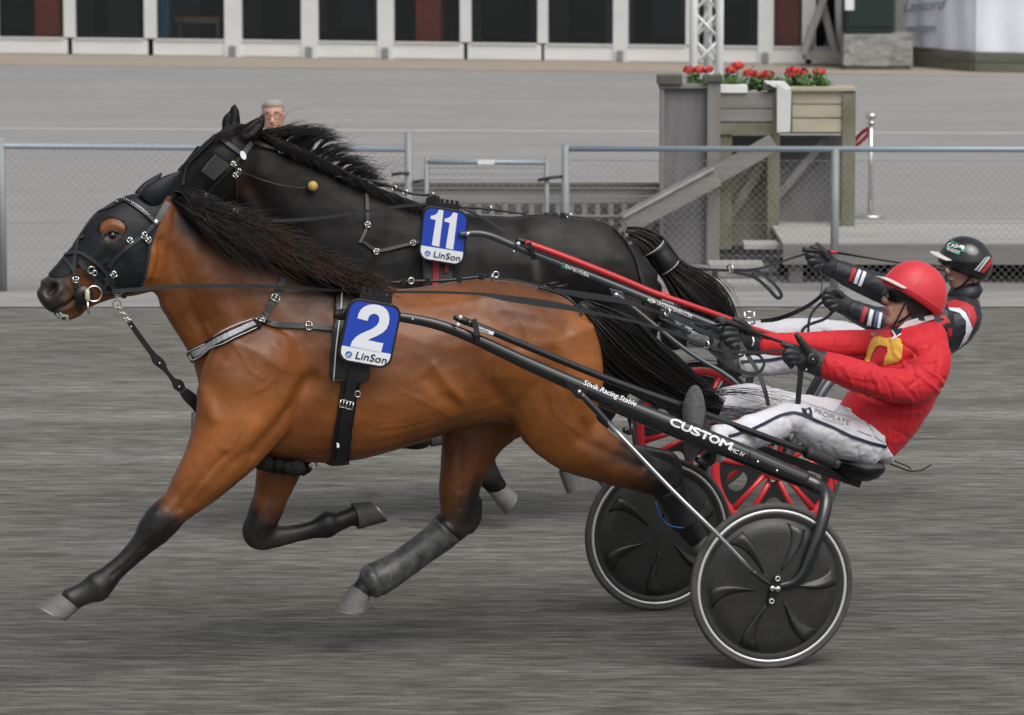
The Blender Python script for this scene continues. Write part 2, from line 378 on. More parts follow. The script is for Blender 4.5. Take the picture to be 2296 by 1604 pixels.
# table inside, behind the third window
tb = thing('cafe_table', 'low table with orange edged top behind the glass of the pavilion', 'table', tuple(FB.w(fa(445, 60, -0.9)[0], -0.9, 0.04)))
M_oran = mat('orange_edge', (0.75, 0.30, 0.12), 0.5); M_lgrey = mat('light_grey_frame', (0.5, 0.53, 0.55), 0.5)
t0, t1 = fa(390, 40, -0.9), fa(502, 40, -0.9)
MB().box(FB.w((t0[0] + t1[0]) / 2, -0.9, t0[2]), FB.h * (abs(t1[0] - t0[0]) / 2), FB.n * .25, Vector((0, 0, 0.015))).build('table_top', M_oran, tb, smooth=False)
for aa in (t0[0] + 0.03, t1[0] - 0.03):
    for nn in (-.7, -1.1): MB().tube([FB.w(aa, nn, 0.04), FB.w(aa, nn, t0[2] - .016)], 0.018).build('leg', M_lgrey, tb)
for z_ in (0.20, t0[2] - 0.04): MB().beam(FB.w(t0[0] + .03, -.7, z_), FB.w(t1[0] - .03, -.7, z_), .03, .03).build('rail', M_lgrey, tb, smooth=False)

# ------------------------------------------------------------------ right of the pavilion: brace, block, cabinet, tent
M_timber = mat('weathered_timber', (0.30, 0.29, 0.27), 0.85, var=0.35, vscale=5, stretch=(1, 1, 0.2), bump=0.3, bscale=30)
M_conc = mat('rough_concrete', (0.34, 0.335, 0.33), 0.95, var=0.45, vscale=7, stretch=(1, 1, 2.4), bump=0.8, bscale=16, bdist=0.03)
M_green = mat('dark_green_paint', (0.006, 0.020, 0.017), 0.5)
def yat(v): return G(1900, v).y
yb = yat(150)
br = thing('timber_brace', 'crossed grey timber brace leaning by the end of the pavilion', 'brace', tuple(G(1845, 146)))
for q, (a_, b_) in enumerate((((1868, -60), (1800, 122)), ((1828, -60), (1872, 122)), ((1818, 60), (1818, 118)))):
    MB().beam(P(*a_, yb - .1 + .12 * q), P(*b_, yb - .1 + .12 * q), .09, .14, Vector((0, 1, 0))).build('timber', M_timber, br, smooth=False, bevel=.004)
MB().beam(P(1800, 122, yb), P(1885, 127, yb), .2, .12).build('foot_beam', M_timber, br, smooth=False, bevel=.004)
MB().tube([P(1878, -60, yb + .1), P(1884, 128, yb + .1)], .05, 10).build('post', M_white, br)
yb = yat(158)
# concrete block
blk = MB(); c0, c1 = P(1890, 155, yb), P(2047, 155, yb); zt = P(1960, 77, yb).z
rings = []
rr = random.Random(5)
bk = thing('concrete_block', 'rough grey concrete ballast block in front of the white tent', 'block', tuple(G(1968, 160)))
mb = MB(); n_ = 10
for zi in range(7):
    z = 0.06 + (zt - 0.06) * zi / 6; ring = []
    for s_, (ax_, ay_) in enumerate(((-1, -1), (1, -1), (1, 1), (-1, 1))):
        bx_, by_ = ((1, -1), (1, 1), (-1, 1), (-1, -1))[s_]
        for k in range(n_):
            t = k / n_; x = (ax_ + (bx_ - ax_) * t); y = (ay_ + (by_ - ay_) * t)
            d = rr.uniform(-.008, .008)
            ring.append(Vector(((c0.x + c1.x) / 2 + x * ((c1.x - c0.x) / 2 - .01 + d), yb + .3 + y * (.3 + d), z + rr.uniform(-.006, .006))))
    rings.append(ring)
mb.loft(rings).build('concrete_body', M_conc, bk, smooth=False)
MB().box(Vector(((c0.x + c1.x) / 2, yb + .3, .03)), Vector(((c1.x - c0.x) / 2 - .03, 0, 0)), Vector((0, .27, 0)), Vector((0, 0, .028))).build('foot', mat('mossy_concrete', (.12, .12, .09), .95), bk, smooth=False)
cb = thing('green_cabinet', 'dark green metal cabinet standing on the rough concrete block', 'cabinet', tuple(Vector(((c0.x + c1.x) / 2, yb + .3, zt + .007))))
e0, e1 = P(1897, 40, yb + .1), P(2004, 40, yb + .1)
MB().box(Vector(((e0.x + e1.x) / 2, yb + .35, zt + .012 + .7)), Vector(((e1.x - e0.x) / 2, 0, 0)), Vector((0, .22, 0)), Vector((0, 0, .7))).build('cabinet_body', M_green, cb, smooth=False, bevel=.008)
MB().box(Vector(((e0.x + e1.x) / 2, yb + .117, zt + .75)), Vector(((e1.x - e0.x) / 2 - .03, 0, 0)), Vector((0, .006, 0)), Vector((0, 0, .66))).build('door', M_green, cb, smooth=False, bevel=.004)
MB().box(P(1905, 8, yb + .10), Vector((.06, 0, 0)), Vector((0, .003, 0)), Vector((0, 0, .09))).build('notice', M_white2, cb, smooth=False)
pw = thing('timber_post', 'upright grey timber post between the green cabinet and the white tent', 'post', tuple(G(2016, 156)))
MB().beam(Vector((P(2016, 60, yb + .75).x, yb + .75, 0)), Vector((P(2016, 60, yb + .75).x, yb + .75, 2.2)), .12, .12, Vector((0, 1, 0))).build('post', M_timber, pw, smooth=False, bevel=.005)
# white tent on a plank plinth
kn, kl, kr = G(2187, 162), G(2018, 146.5), G(2500, 168)
tn = thing('white_tent', 'white fabric tent with faded lettering on its left wall', 'tent', tuple(kn + Vector((0, 0, .3))))
M_tent = mat('tent_fabric', (0.80, 0.84, 0.93), 0.7, var=0.06, vscale=2.0, bump=0.15, bscale=3)
zb_, zt_ = P(2187, 116, kn.y).z, 2.6
def wallgrid(a, b, nseg, name):
    mb = MB(); V = []; Fc = []; nv = 14; dirn = (b - a); nrm = Vector((dirn.y, -dirn.x, 0)).normalized()
    for j in range(nv + 1):
        for i in range(nseg + 1):
            t = i / nseg; s_ = j / nv; w_ = 0.012 * math.sin(t * 23 + s_ * 2) * (1 - s_) + 0.02 * mnoise.noise(Vector((t * 5, s_ * 6, 3 if name else 1)))
            p = a + dirn * t; V.append(Vector((p.x, p.y, zb_ + (zt_ - zb_) * s_)) + nrm * w_)
    Fc = [(j * (nseg + 1) + i, j * (nseg + 1) + i + 1, (j + 1) * (nseg + 1) + i + 1, (j + 1) * (nseg + 1) + i) for j in range(nv) for i in range(nseg)]
    return mb.add(V, Fc)
tentbody = MB()
back_l, back_r = kl + Vector((.6, 3.2, 0)), kr + Vector((.4, 3.0, 0))
for a_, b_, k_ in ((kl, kn, 24), (kn, kr, 30), (kr, back_r, 10), (back_l, kl, 10)):
    g = wallgrid(a_, b_, k_, 1); tentbody.add(g.V, g.F)
ap = (kl + kr + back_l + back_r) / 4 + Vector((0, 0, 3.6)); tp = [Vector((p.x, p.y, zt_)) for p in (kl, kn, kr, back_r, back_l)]
tentbody.add(tp + [ap], [(0, 1, 5), (1, 2, 5), (2, 3, 5), (3, 4, 5), (4, 0, 5)])
tentbody.build('tent_wall', M_tent, tn)
FT = Frame(Vector((kl.x, kl.y, 0)), along=Vector((kn.x, kn.y, 0)))
pl = thing('plank_plinth', 'low plinth of mossy grey planks under the white tent', 'plinth', tuple(kn))
M_plank = mat('mossy_plank', (0.165, 0.165, 0.14), 0.9, var=0.45, vscale=1.6, stretch=(1, 1, 6), col2=(0.09, 0.095, 0.06), bump=0.2, bscale=20, bstretch=(.3, .3, 4))
for a_, b_ in ((kl, kn), (kn, kr)):
    d = (b_ - a_).normalized(); nn = Vector((d.y, -d.x, 0)) * .03
    for z0, z1 in ((0.006, zb_ * .46), (zb_ * .5, zb_ - .045), (zb_ - .035, zb_ - .004)):
        MB().beam(a_ + nn + Vector((0, 0, (z0 + z1) / 2)), b_ + nn + Vector((0, 0, (z0 + z1) / 2)) - d * .004, .05, z1 - z0).build('plank', M_plank, pl, smooth=False, bevel=.004)

# ------------------------------------------------------------------ lattice mast
YM = G(1580, 480).y
ms = thing('lattice_mast', 'white lattice mast rising behind the red geraniums', 'mast', tuple(G(1583, 480)))
mp_ = [P(1553, 480, YM), P(1611, 480, YM), P(1585, 480, YM + .22)]
for p in mp_: p.z = 0
legs = [(Vector((p.x, p.y, 0)), Vector((p.x, p.y, 3.4))) for p in mp_]
for a_, b_ in legs: MB().tube([a_, b_], .036, 12).build('leg', M_white, ms)
for i in range(3):
    a_, b_ = legs[i], legs[(i + 1) % 3]
    for k in range(14):
        z0, z1 = .1 + k * .235, .1 + (k + 1) * .235
        p, q = (a_, b_) if k % 2 else (b_, a_)
        MB().tube([Vector((p[0].x, p[0].y, z0)), Vector((q[0].x, q[0].y, z1))], .014, 8).build('lattice_bar', M_white, ms)
        if i == 0:
            MB().tube([Vector((q[0].x, q[0].y + .02, z0)), Vector((p[0].x, p[0].y + .02, z1))], .014, 8).build('lattice_bar', M_white, ms)

# ------------------------------------------------------------------ timber winners' stand with flower boxes
M_wood = mat('grey_wood', (0.235, 0.228, 0.215), 0.88, var=0.32, vscale=5, stretch=(3, 3, .35), bump=.25, bscale=25, bstretch=(3, 3, .3))
M_woodh = mat('grey_board', (0.255, 0.25, 0.235), 0.88, var=0.32, vscale=3, stretch=(.35, 3, 5), bump=.25, bscale=25, bstretch=(.3, 3, 3))
M_woodp = mat('grey_panel', (0.19, 0.187, 0.192), 0.85, var=0.3, vscale=4, stretch=(2, 2, .4), bump=.15, bscale=25)
M_moss = mat('mossy_wood', (0.215, 0.21, 0.18), 0.9, var=0.6, vscale=4, col2=(0.12, 0.122, 0.06), bump=.25, bscale=25)
M_wlight = mat('new_wood', (0.44, 0.40, 0.30), 0.75, var=0.25, vscale=3.5, stretch=(.5, 2, 3), bump=.1, bscale=20)
M_cap = mat('dark_cap', (0.10, 0.095, 0.08), 0.9, var=.3)
YS = 33.3
def pbox(u0, v0, u1, v1, y, d, name, m, parent, bev=.004):
    """an upright box whose front face shows between those edges at distance y, d deep"""
    a, b = P(u0, v0, y), P(u1, v1, y); c = (a + b) / 2 + Vector((0, d / 2, 0)); z_hi, z_lo = max(a.z, b.z), max(0.003, min(a.z, b.z))
    c.z = (z_hi + z_lo) / 2
    return MB().box(c, Vector((abs(b.x - a.x) / 2, 0, 0)), Vector((0, d / 2, 0)), Vector((0, 0, (z_hi - z_lo) / 2))).build(name, m, parent, smooth=False, bevel=bev)
st = thing('timber_stand', 'weathered timber stand with flower boxes and a sloping handrail behind the fence', 'stand', tuple(G(1700, 596)))
pbox(1482, 197, 1583, 640, YS + .03, .03, 'side_panel', M_woodp, st)
pbox(1474, 170, 1530, 190, YS - .05, .2, 'post_cap', M_cap, st)
pbox(1480, 190, 1488, 640, YS - .01, .12, 'post', M_wood, st)
pbox(1478, 190, 1586, 199, YS - .02, .2, 'top_rail', M_woodh, st)
pbox(1586, 184, 1613, 640, YS - .04, .10, 'post', M_wood, st)
pbox(1577, 170, 1620, 184, YS - .07, .16, 'post_cap', M_cap, st)
for v0, v1 in ((207, 243), (246, 273), (277, 303)): pbox(1613, v0, 1733, v1, YS + .02, .03, 'plank', M_woodh if v0 != 277 else M_moss, st)
pbox(1722, 195, 1747, 560, YS + .051, .1, 'post', M_moss, st)
pbox(1712, 190, 1742, 204, YS - .02, .16, 'post_cap', M_cap, st)
for v0, v1 in ((206, 233), (236, 264), (267, 297)): pbox(1776, v0, 1889, v1, YS + .02, .035, 'plank', M_wlight, st)
pbox(1756, 197, 1920, 205, YS - .02, .3, 'top_board', M_wlight, st)
pbox(1889, 206, 1916, 545, YS - .0, .10, 'post', M_moss, st)
for q_, (v0, v1) in enumerate(((206, 233), (236, 264), (267, 297))):
    a = P(1913, v0, YS); b = P(1913, v1, YS)
    MB().box(Vector((a.x - .01, YS + .35, (a.z + b.z) / 2)), Vector((.02, 0, 0)), Vector((0, .24, 0)), Vector((0, 0, (a.z - b.z) / 2))).build('plank', M_wood, st, smooth=False, bevel=.004)
pbox(1482, 206, 1912, 212, YS + .62, .03, 'back_rail', M_wood, st)
pbox(1484, 212, 1912, 300, YS + .62, .03, 'plank', M_woodp, st)
pbox(1484, 304, 1912, 640, YS + .74, .03, 'back_panel', M_woodp, st)
pbox(1627, 335, 1720, 552, YS + .25, .03, 'lower_panel', M_moss, st)
pbox(1747, 380, 1866, 540, YS + .35, .03, 'lower_panel', M_woodp, st)
# loose diagonal boards
MB().beam(P(1628, 500, YS + .18), P(1722, 350, YS + .18), .03, .07, Vector((0, 0, 1))).build('brace', M_moss, st, smooth=False, bevel=.003)
MB().beam(P(1735, 450, YS + .22), P(1850, 315, YS + .22), .03, .06, Vector((0, 0, 1))).build('brace', M_wood, st, smooth=False, bevel=.003)
pbox(1613, 300, 1640, 560, YS + .04, .05, 'upright', M_moss, st)
# sloping handrail boards
MB().beam(P(1403, 502, YS - .22), P(1606, 393, YS - .22), .035, .175, Vector((0, 0, 1))).build('handrail_board', M_woodh, st, smooth=False, bevel=.005)
MB().beam(P(1398, 486, YS - .22), P(1601, 377, YS - .22), .09, .02, Vector((0, 0, 1))).build('handrail_cap', mat('pale_wood', (.40, .395, .38), .85, var=.2), st, smooth=False, bevel=.003)
MB().beam(P(1604, 395, YS - .12), P(1735, 320, YS - .12), .035, .14, Vector((0, 0, 1))).build('handrail_board', M_woodh, st, smooth=False, bevel=.005)
# bent white sheet
ws = MB(); y_ = YS - .06
q = [P(1713, 184, y_ + .05), P(1742, 186, y_ - .02), P(1774, 207, y_ - .05), P(1772, 297, y_ - .05), P(1742, 298, y_ - .02), P(1742, 205, y_ - .02)]
wsheet = thing('white_sheet', 'bent white metal sheet hanging over the front of the flower box', 'metal sheet', tuple(q[4]))
MB().prism([q[1], q[2], q[3], q[4]], (0, .012, 0)).build('hanging_leaf', M_white2, wsheet, smooth=False, bevel=.004)
MB().prism([q[0], q[1] + Vector((.06, 0, .003)), q[2] + Vector((0, 0, .012)), P(1735, 196, y_)], (0, .01, .012)).build('top_flap', M_white2, wsheet, smooth=False, bevel=.004)
# white flower boxes with geraniums
M_leaf = mat('geranium_leaf', (0.075, 0.17, 0.035), 0.6, var=0.5, vscale=14); M_petal = mat('red_petal', (0.62, 0.035, 0.03), 0.6, var=.3, vscale=20); M_stem = mat('stem_green', (.06, .11, .03), .7)
for bi, (u0, u1, va, vb_) in enumerate(((1538, 1584, 189, 197), (1614, 1676, 192, 209))):
    bx = thing('flower_box', ['white flower box behind the left post, partly hidden by it', 'white flower box standing clear above the left planks'][bi], 'flower box', tuple(P((u0 + u1) / 2, vb_, YS + .3)), 'flower boxes on the timber stand')
    o_ = pbox(u0, va, u1, vb_, YS + (.0 if bi == 1 else .12), .2, 'box_body', M_white2, bx)
r_ = random.Random(11)
PL = [(1562, 183, 30, [(-16, -34), (4, -33), (22, -36)]), (1640, 181, 34, [(0, -32), (14, -42)]), (1697, 184, 24, [(-16, -28), (4, -24)]), (1722, 186, 22, [(0, -27)]), (1787, 180, 40, [(-10, -30), (10, -27), (-14, -22)]), (1838, 182, 24, [(-2, -28)])]
PLAB = ['geranium plant with three red blooms beside the lattice mast', 'geranium plant with a tall red bloom right of the mast', 'small geranium with two red blooms above the planks', 'sparse geranium with one red bloom by the white sheet', 'broad geranium with clustered red blooms right of the white sheet', 'lone red bloom geranium at the right end of the box']
for (u, v, hw_, blooms), lb in zip(PL, PLAB):
    gp = thing('geranium', lb, 'flower plant', tuple(P(u, v + 18, YS + .25)), 'red geraniums in the flower boxes')
    mb = MB()
    for i in range(230):
        uu = u + r_.gauss(0, .5) * hw_; vv = v + 12 - abs(r_.gauss(0, 1)) * 13 + 6 * abs(uu - u) / hw_; c = P(uu, vv, YS + .25 + r_.uniform(-.12, .12)); s_ = r_.uniform(.012, .024)
        nx = Vector((r_.uniform(-1, 1), r_.uniform(-1, .2), r_.uniform(.2, 1))).normalized(); x = nx.orthogonal().normalized(); y = nx.cross(x)
        mb.add([c + nx * s_ * .2] + [c + (x * math.cos(k * 1.047) + y * math.sin(k * 1.047)) * s_ * r_.uniform(.8, 1.1) for k in range(6)], [(0, 1 + k, 1 + (k + 1) % 6) for k in range(6)])
    mb.build('foliage', M_leaf, gp, smooth=False)
    for du, dv in blooms:
        c = P(u + du, v + dv + 8, YS + .22); b0 = P(u + du * .6, v + 6, YS + .24)
        stm = MB().tube([b0, (b0 + c) / 2 + Vector((.006, 0, 0)), c], .003, 5).build('stem', M_stem, gp)
        fb = MB()
        for i in range(46):
            d = Vector((r_.gauss(0, 1), r_.gauss(0, 1), r_.gauss(0, .6))).normalized(); cc = c + Vector((d.x * .050, d.y * .04, d.z * .030)); x = d.orthogonal().normalized(); y = d.cross(x); s_ = r_.uniform(.010, .017)
            fb.add([cc + d * .004] + [cc + (x * math.cos(k * 1.2566) + y * math.sin(k * 1.2566)) * s_ for k in range(5)], [(0, 1 + k, 1 + (k + 1) % 5) for k in range(5)])
        fb.build('bloom', M_petal, gp, smooth=False)
# ------------------------------------------------------------------ low deck, steps and the slatted ramp wall
dk = thing('timber_deck', 'low grey plank deck behind the chain link fence on the right', 'deck', (3.2, 32.8, 0))
ZD = 0.30; y0_, y1_ = 32.0, 33.75
xl, xr = P(1755, 560, y0_).x, 8.5
ny = 12
M_deck = mat('deck_board', (0.40, 0.395, 0.375), 0.88, var=0.3, vscale=3, stretch=(.3, 5, 3), bump=.25, bscale=20, bstretch=(.3, 4, 3))
for k in range(ny):
    ya = y0_ + (y1_ - y0_) * k / ny; yb2 = y0_ + (y1_ - y0_) * (k + 1) / ny - .012
    MB().box(Vector(((xl + xr) / 2, (ya + yb2) / 2, ZD - .015 + rng.uniform(-.002, .002))), Vector(((xr - xl) / 2, 0, 0)), Vector((0, (yb2 - ya) / 2, 0)), Vector((0, 0, .014))).build('plank', M_deck, dk, smooth=False, bevel=.003)
MB().box(Vector(((xl + xr) / 2, y0_ - .025, ZD - .085)), Vector(((xr - xl) / 2, 0, 0)), Vector((0, .018, 0)), Vector((0, 0, .075))).build('fascia_board', M_woodh, dk, smooth=False, bevel=.004)
for k in range(7):
    x_ = xl + .1 + (xr - xl - .2) * k / 6
    MB().box(Vector((x_, y0_ + .06, .072)), Vector((.05, 0, 0)), Vector((0, .05, 0)), Vector((0, 0, .07))).build('support', M_woodp, dk, smooth=False)
MB().box(Vector(((xl + xr) / 2, y0_ + .5, .07)), Vector(((xr - xl) / 2, 0, 0)), Vector((0, .01, 0)), Vector((0, 0, .068))).build('underdeck_shade', M_dark, dk, smooth=False)  # added near-black sheet standing in for the shade below the deck
for i, (u0, u1, v_, y_, lb) in enumerate(((1668, 1790, 553, 32.4, 'upper grey timber step beside the deck'), (1590, 1712, 598, 32.05, 'middle grey timber step under the handrail'), (1606, 1720, 640, 31.7, 'bottom grey timber step nearest the track edge'))):
    a, b = P(u0, v_, y_), P(u1, v_, y_); sp = thing('timber_step', lb, 'step', ((a.x + b.x) / 2, y_, 0), 'timber steps up to the deck')
    MB().box(Vector(((a.x + b.x) / 2, y_ + .12, a.z)), Vector(((b.x - a.x) / 2, 0, 0)), Vector((0, .15, 0)), Vector((0, 0, .02))).build('tread', mat('pale_wood', (.4, .395, .38)), sp, smooth=False, bevel=.004)
    for x_ in (a.x + .05, b.x - .05): MB().box(Vector((x_, y_ + .15, (a.z - .02) / 2)), Vector((.02, 0, 0)), Vector((0, .1, 0)), Vector((0, 0, max(.01, (a.z - .022) / 2)))).build('side', M_woodp, sp, smooth=False)
rw = thing('slatted_wall', 'low grey wooden wall of boards over short slats behind the gate', 'wooden wall', tuple(G(1180, 585)))
YR = 33.6
pbox(880, 412, 1478, 422, YR - .03, .1, 'cap_rail', M_cap, rw); pbox(882, 424, 1478, 439, YR, .03, 'plank', M_woodh, rw); pbox(882, 441, 1478, 456, YR, .03, 'plank', M_woodh, rw)
for i in range(20):
    u = 890 + i * 29.6; pbox(u, 457, u + 12, 585, YR + .005, .03, 'slat', M_woodh, rw)
pbox(882, 456, 1478, 600, YR + .25, .03, 'back_board', M_woodp, rw); pbox(882, 482, 1478, 488, YR - .01, .02, 'lower_rail', M_woodh, rw)
# ------------------------------------------------------------------ stanchion with red rope
sn = thing('rope_stanchion', 'chrome rope stanchion with round base and red rope behind the fence', 'stanchion', tuple(G(1951, 487)))
c = G(1951, 487); y_ = c.y; M_chrome = mat('brushed_chrome', (.62, .62, .6), .28, .9); M_rope = mat('red_rope', (.42, .03, .04), .8)
hh = P(1951, 252, y_).z
MB().lathe(c, (0, 0, 1), [(0.003, .001), (.003, .135), (.015, .135), (.03, .05), (.05, .02)], 28).build('base', M_chrome, sn)
MB().tube([c + Vector((0, 0, .04)), c + Vector((0, 0, hh - .09))], .021, 14).build('pole', M_chrome, sn)
MB().lathe(c + Vector((0, 0, hh - .1)), (0, 0, 1), [(0, .022), (.0, .034), (.02, .034), (.022, .024), (.045, .024), (.048, .045), (.075, .05), (.095, .035), (.1, .004)], 20).build('head', M_chrome, sn)
rp_ = [P(1952, 287, y_), P(1943, 305, y_ + .03), P(1925, 322, y_ + .1), P(1900, 338, y_ + .2), P(1875, 335, y_ + .4), P(1850, 320, y_ + .6)]
MB().tube(catmull(rp_, 5), .017, 8).build('rope', M_rope, sn)
MB().tube(catmull([P(1950, 287, y_ + .05), P(1932, 298, y_ + .15), P(1915, 318, y_ + .25)], 5), .017, 8).build('rope', M_rope, sn)

# ------------------------------------------------------------------ chain link fence and gate
YF = 31.45
M_rail = mat('galvanised_rail', (0.30, 0.355, 0.41), 0.45, 0.25, var=.15, vscale=3, stretch=(.3, 3, 3))
M_postm = mat('galvanised_post', (0.26, 0.285, 0.29), 0.55, 0.1, var=.2, vscale=5)
M_wire = mat('wire', (0.25, 0.25, 0.25), 0.6, 0.1)
def px(u, v): return P(u, v, YF)
def chain(x0, x1, z0, z1, parent, cell=.055):
    mb = MB(); h_ = z1 - z0; r_w = .0009
    k = int((x1 - x0 + h_) / cell)
    for sgn in (1, -1):
        for i in range(k + 1):
            xs = x0 - h_ + i * cell if sgn > 0 else x0 + i * cell
            t0 = max(0, (x0 - xs) / h_) if sgn > 0 else max(0, (xs - x1) / h_)
            t1 = min(1, (x1 - xs) / h_) if sgn > 0 else min(1, (xs - x0) / h_)
            if t1 - t0 < .01: continue
            a = Vector((xs + sgn * h_ * t0, YF + .012 * sgn, z0 + h_ * t0)); b = Vector((xs + sgn * h_ * t1, YF + .012 * sgn, z0 + h_ * t1))
            mb.beam(a, b, r_w * 2, r_w * 2, Vector((0, 1, 0)))
    return stuff(mb.build('chain_mesh', M_wire, parent, smooth=False))
def fence(name, lab, u_posts, rail, ext, grp):
    f = thing(name, lab, 'fence', tuple(Vector((px(u_posts[-1], 400).x, YF, 0))), grp)
    a, b = px(*rail[0]), px(*rail[1])
    MB().tube([a, b], .0215, 14).build('top_rail', M_rail, f)
    for u in u_posts:
        q = px(u, 326 + u * .006); MB().tube([Vector((q.x, YF, 0)), Vector((q.x, YF, a.z - (0 if u not in (916, 1268) else -.03)))], .03, 12).build('post', M_postm, f)
    x0, x1 = sorted((a.x, b.x))
    chain(x0, x1, .015, a.z - .085, f)
    for z in (a.z - .085, .03, .5): MB().tube([Vector((x0, YF, z)), Vector((x1, YF, z))], .002, 5).build('tension_wire', M_wire, f)
    return f
fence('chain_link_fence', 'grey rail chain link fence left of the gate, behind the horses', [-1910, -955, 2, 916], ((-2600, 307), (914, 335)), None, None)
fence('chain_link_fence', 'grey rail chain link fence right of the gate, before the timber stand', [1268, 1873, 2420], ((1272, 334), (3000, 336)), None, None)
gt = thing('chain_link_gate', 'low grey metal gate with a small white plate on its top rail', 'gate', tuple(Vector((px(1092, 400).x, YF, 0))))
for u in (956, 1226): q = px(u, 353); MB().tube([Vector((q.x, YF, .08)), Vector((q.x, YF, q.z))], .018, 10).build('gate_post', M_postm, gt)
a, b = px(956, 363), px(1226, 365); MB().tube([a, b], .019, 10).build('top_bar', M_rail, gt)
a2 = Vector((a.x, YF, .1)); b2 = Vector((b.x, YF, .1)); MB().tube([a2, b2], .018, 10).build('bottom_bar', M_rail, gt)
chain(a.x, b.x, .12, a.z - .02, gt)
for v in (377, 391, 404): MB().tube([px(958, v), px(1224, v)], .0025, 5).build('tension_wire', M_wire, gt)
MB().box(px(1090, 363) - Vector((0, .022, 0)), Vector((.062, 0, 0)), Vector((0, .003, 0)), Vector((0, 0, .017))).build('plate', M_white2, gt, smooth=False)
M_blk = mat('black_iron', (.03, .03, .03), .6)
for pts in ([px(878, 391), px(900, 388), px(918, 388)], [px(1206, 404), px(1235, 398), px(1262, 395)], [px(926, 408), px(950, 404)]):
    MB().tube([p - Vector((0, .03, 0)) for p in pts], .012, 8).build('latch', M_blk, gt)
# ================================================================== HORSES
FA = Frame(G(1735, 1498), G(1482, 1369))          # the near cart and its horse: plane through the middle of the axle
FK = Frame(G(1737, 1207), G(1562, 1110))          # the far cart and its horse
def sstep(a, b, x): 
    t = np.clip((x - a) / (b - a), 0, 1); return t * t * (3 - 2 * t)
def ring(top, bot, w, nv, e=2.2, egg=0.0, m=28):
    c = (top + bot) / 2; hv = (top - bot) / 2; out = []
    for k in range(m):
        t = 2 * math.pi * k / m; s, co = math.sin(t), math.cos(t)
        x = math.copysign(abs(s) ** (2 / e), s) * w * (1 - egg * co); y = math.copysign(abs(co) ** (2 / e), co)
        out.append(c + hv * y + nv * x)
    return out
def section_loft(fr, secs, k=5, n0=0.0):
    """secs: (ut, vt, ub, vb, half width m, exponent, egg)"""
    secs = [tuple(s) + (2.2, 0.0)[len(s) - 5:] if len(s) < 7 else s for s in secs]
    mb = MB(); rs = []
    for s in catmull(secs, k):
        rs.append(ring(fr.at(s[0], s[1], n0), fr.at(s[2], s[3], n0), max(.005, s[4]), fr.n, s[5], s[6]))
    return mb.loft(rs)
def chain_loft(fr, pts, lat=.85, k=4, m=18):
    """pts: (u, v, n, radius in picture units[, lateral factor])"""
    pts = [tuple(p) + ((lat,) if len(p) < 5 else ()) for p in pts]
    C = catmull(pts, k); P3 = [fr.at(c[0], c[1], c[2]) for c in C]; rs = []
    for i, c in enumerate(C):
        t = P3[min(i + 1, len(C) - 1)] - P3[max(i - 1, 0)]; t = (t - fr.n * t.dot(fr.n)).normalized(); q = t.cross(fr.n)
        r = c[3] * mpp(P3[i]) * (1.13 if c[3] < 36 else 1.05)
        rs.append([P3[i] + q * (r * math.cos(2 * math.pi * j / m)) + fr.n * (r * c[4] * math.sin(2 * math.pi * j / m)) for j in range(m)])
    # rounded ends
    a0 = (P3[0] - P3[1]).normalized() * (pts[0][3] * mpp(P3[0]) * .5); a1 = (P3[-1] - P3[-2]).normalized() * (pts[-1][3] * mpp(P3[-1]) * .5)
    rs = [[P3[0] + (p - P3[0]) * .5 + a0 for p in rs[0]]] + rs + [[P3[-1] + (p - P3[-1]) * .5 + a1 for p in rs[-1]]]
    return MB().loft(rs)
def fuse(mbs, vox, smooth=4):
    """one continuous skin from overlapping closed solids"""
    allm = MB()
    for b in mbs: allm.add(b.V, b.F)
    o = allm.build('tmp', None)
    md = o.modifiers.new('r', 'REMESH'); md.mode = 'VOXEL'; md.voxel_size = vox
    if smooth:
        ms_ = o.modifiers.new('s', 'SMOOTH'); ms_.factor = 0.5; ms_.iterations = smooth
    dg = bpy.context.evaluated_depsgraph_get(); ev = o.evaluated_get(dg); me = bpy.data.meshes.new_from_object(ev)
    bpy.data.objects.remove(o)
    n = len(me.vertices); V = np.empty(n * 3); me.vertices.foreach_get('co', V); V = V.reshape(-1, 3)
    N = np.empty(n * 3); me.vertex_normals.foreach_get('vector', N); N = N.reshape(-1, 3)
    Fc = [tuple(p.vertices) for p in me.polygons]; bpy.data.meshes.remove(me)
    return V, N, Fc
_cp = np.array(CP); _fwn = np.array(_fw); _upn = np.array(_up)
def uv_np(V):
    q = V - _cp; w = q @ _fwn; return np.stack([UC + F * q[:, 0] / w, VC - F * (q @ _upn) / w], 1)
def side_uv(fr, V):
    """picture coordinates of each vertex, far-side vertices taken at their mirror image on the near side"""
    O = np.array(fr.O); n = np.array(fr.n); d = (V - O) @ n
    M = V - np.outer(np.minimum(d, 0) * 2, n); return uv_np(M), d
def pdist(Q, poly, closed=False):
    best = np.full(len(Q), 1e9); P_ = [np.array(p, float) for p in poly]
    if closed: P_ = P_ + [P_[0]]
    for a, b in zip(P_[:-1], P_[1:]):
        ab = b - a; t = np.clip(((Q - a) @ ab) / max(1e-9, ab @ ab), 0, 1); best = np.minimum(best, np.linalg.norm(Q - a - t[:, None] * ab, axis=1))
    return best
def inpoly(Q, poly):
    ins = np.zeros(len(Q), bool); n = len(poly)
    for i in range(n):
        x0, y0 = poly[i]; x1, y1 = poly[(i + 1) % n]
        c = ((y0 > Q[:, 1]) != (y1 > Q[:, 1])) & (Q[:, 0] < (x1 - x0) * (Q[:, 1] - y0) / ((y1 - y0) or 1e-9) + x0); ins ^= c
    return ins
def carve(fr, V, N, strokes):
    Q, d = side_uv(fr, V); off = np.zeros(len(V))
    for poly, w, dep in strokes:
        off += dep * np.exp(-(pdist(Q, poly) / w) ** 2)
    return V + N * off[:, None]
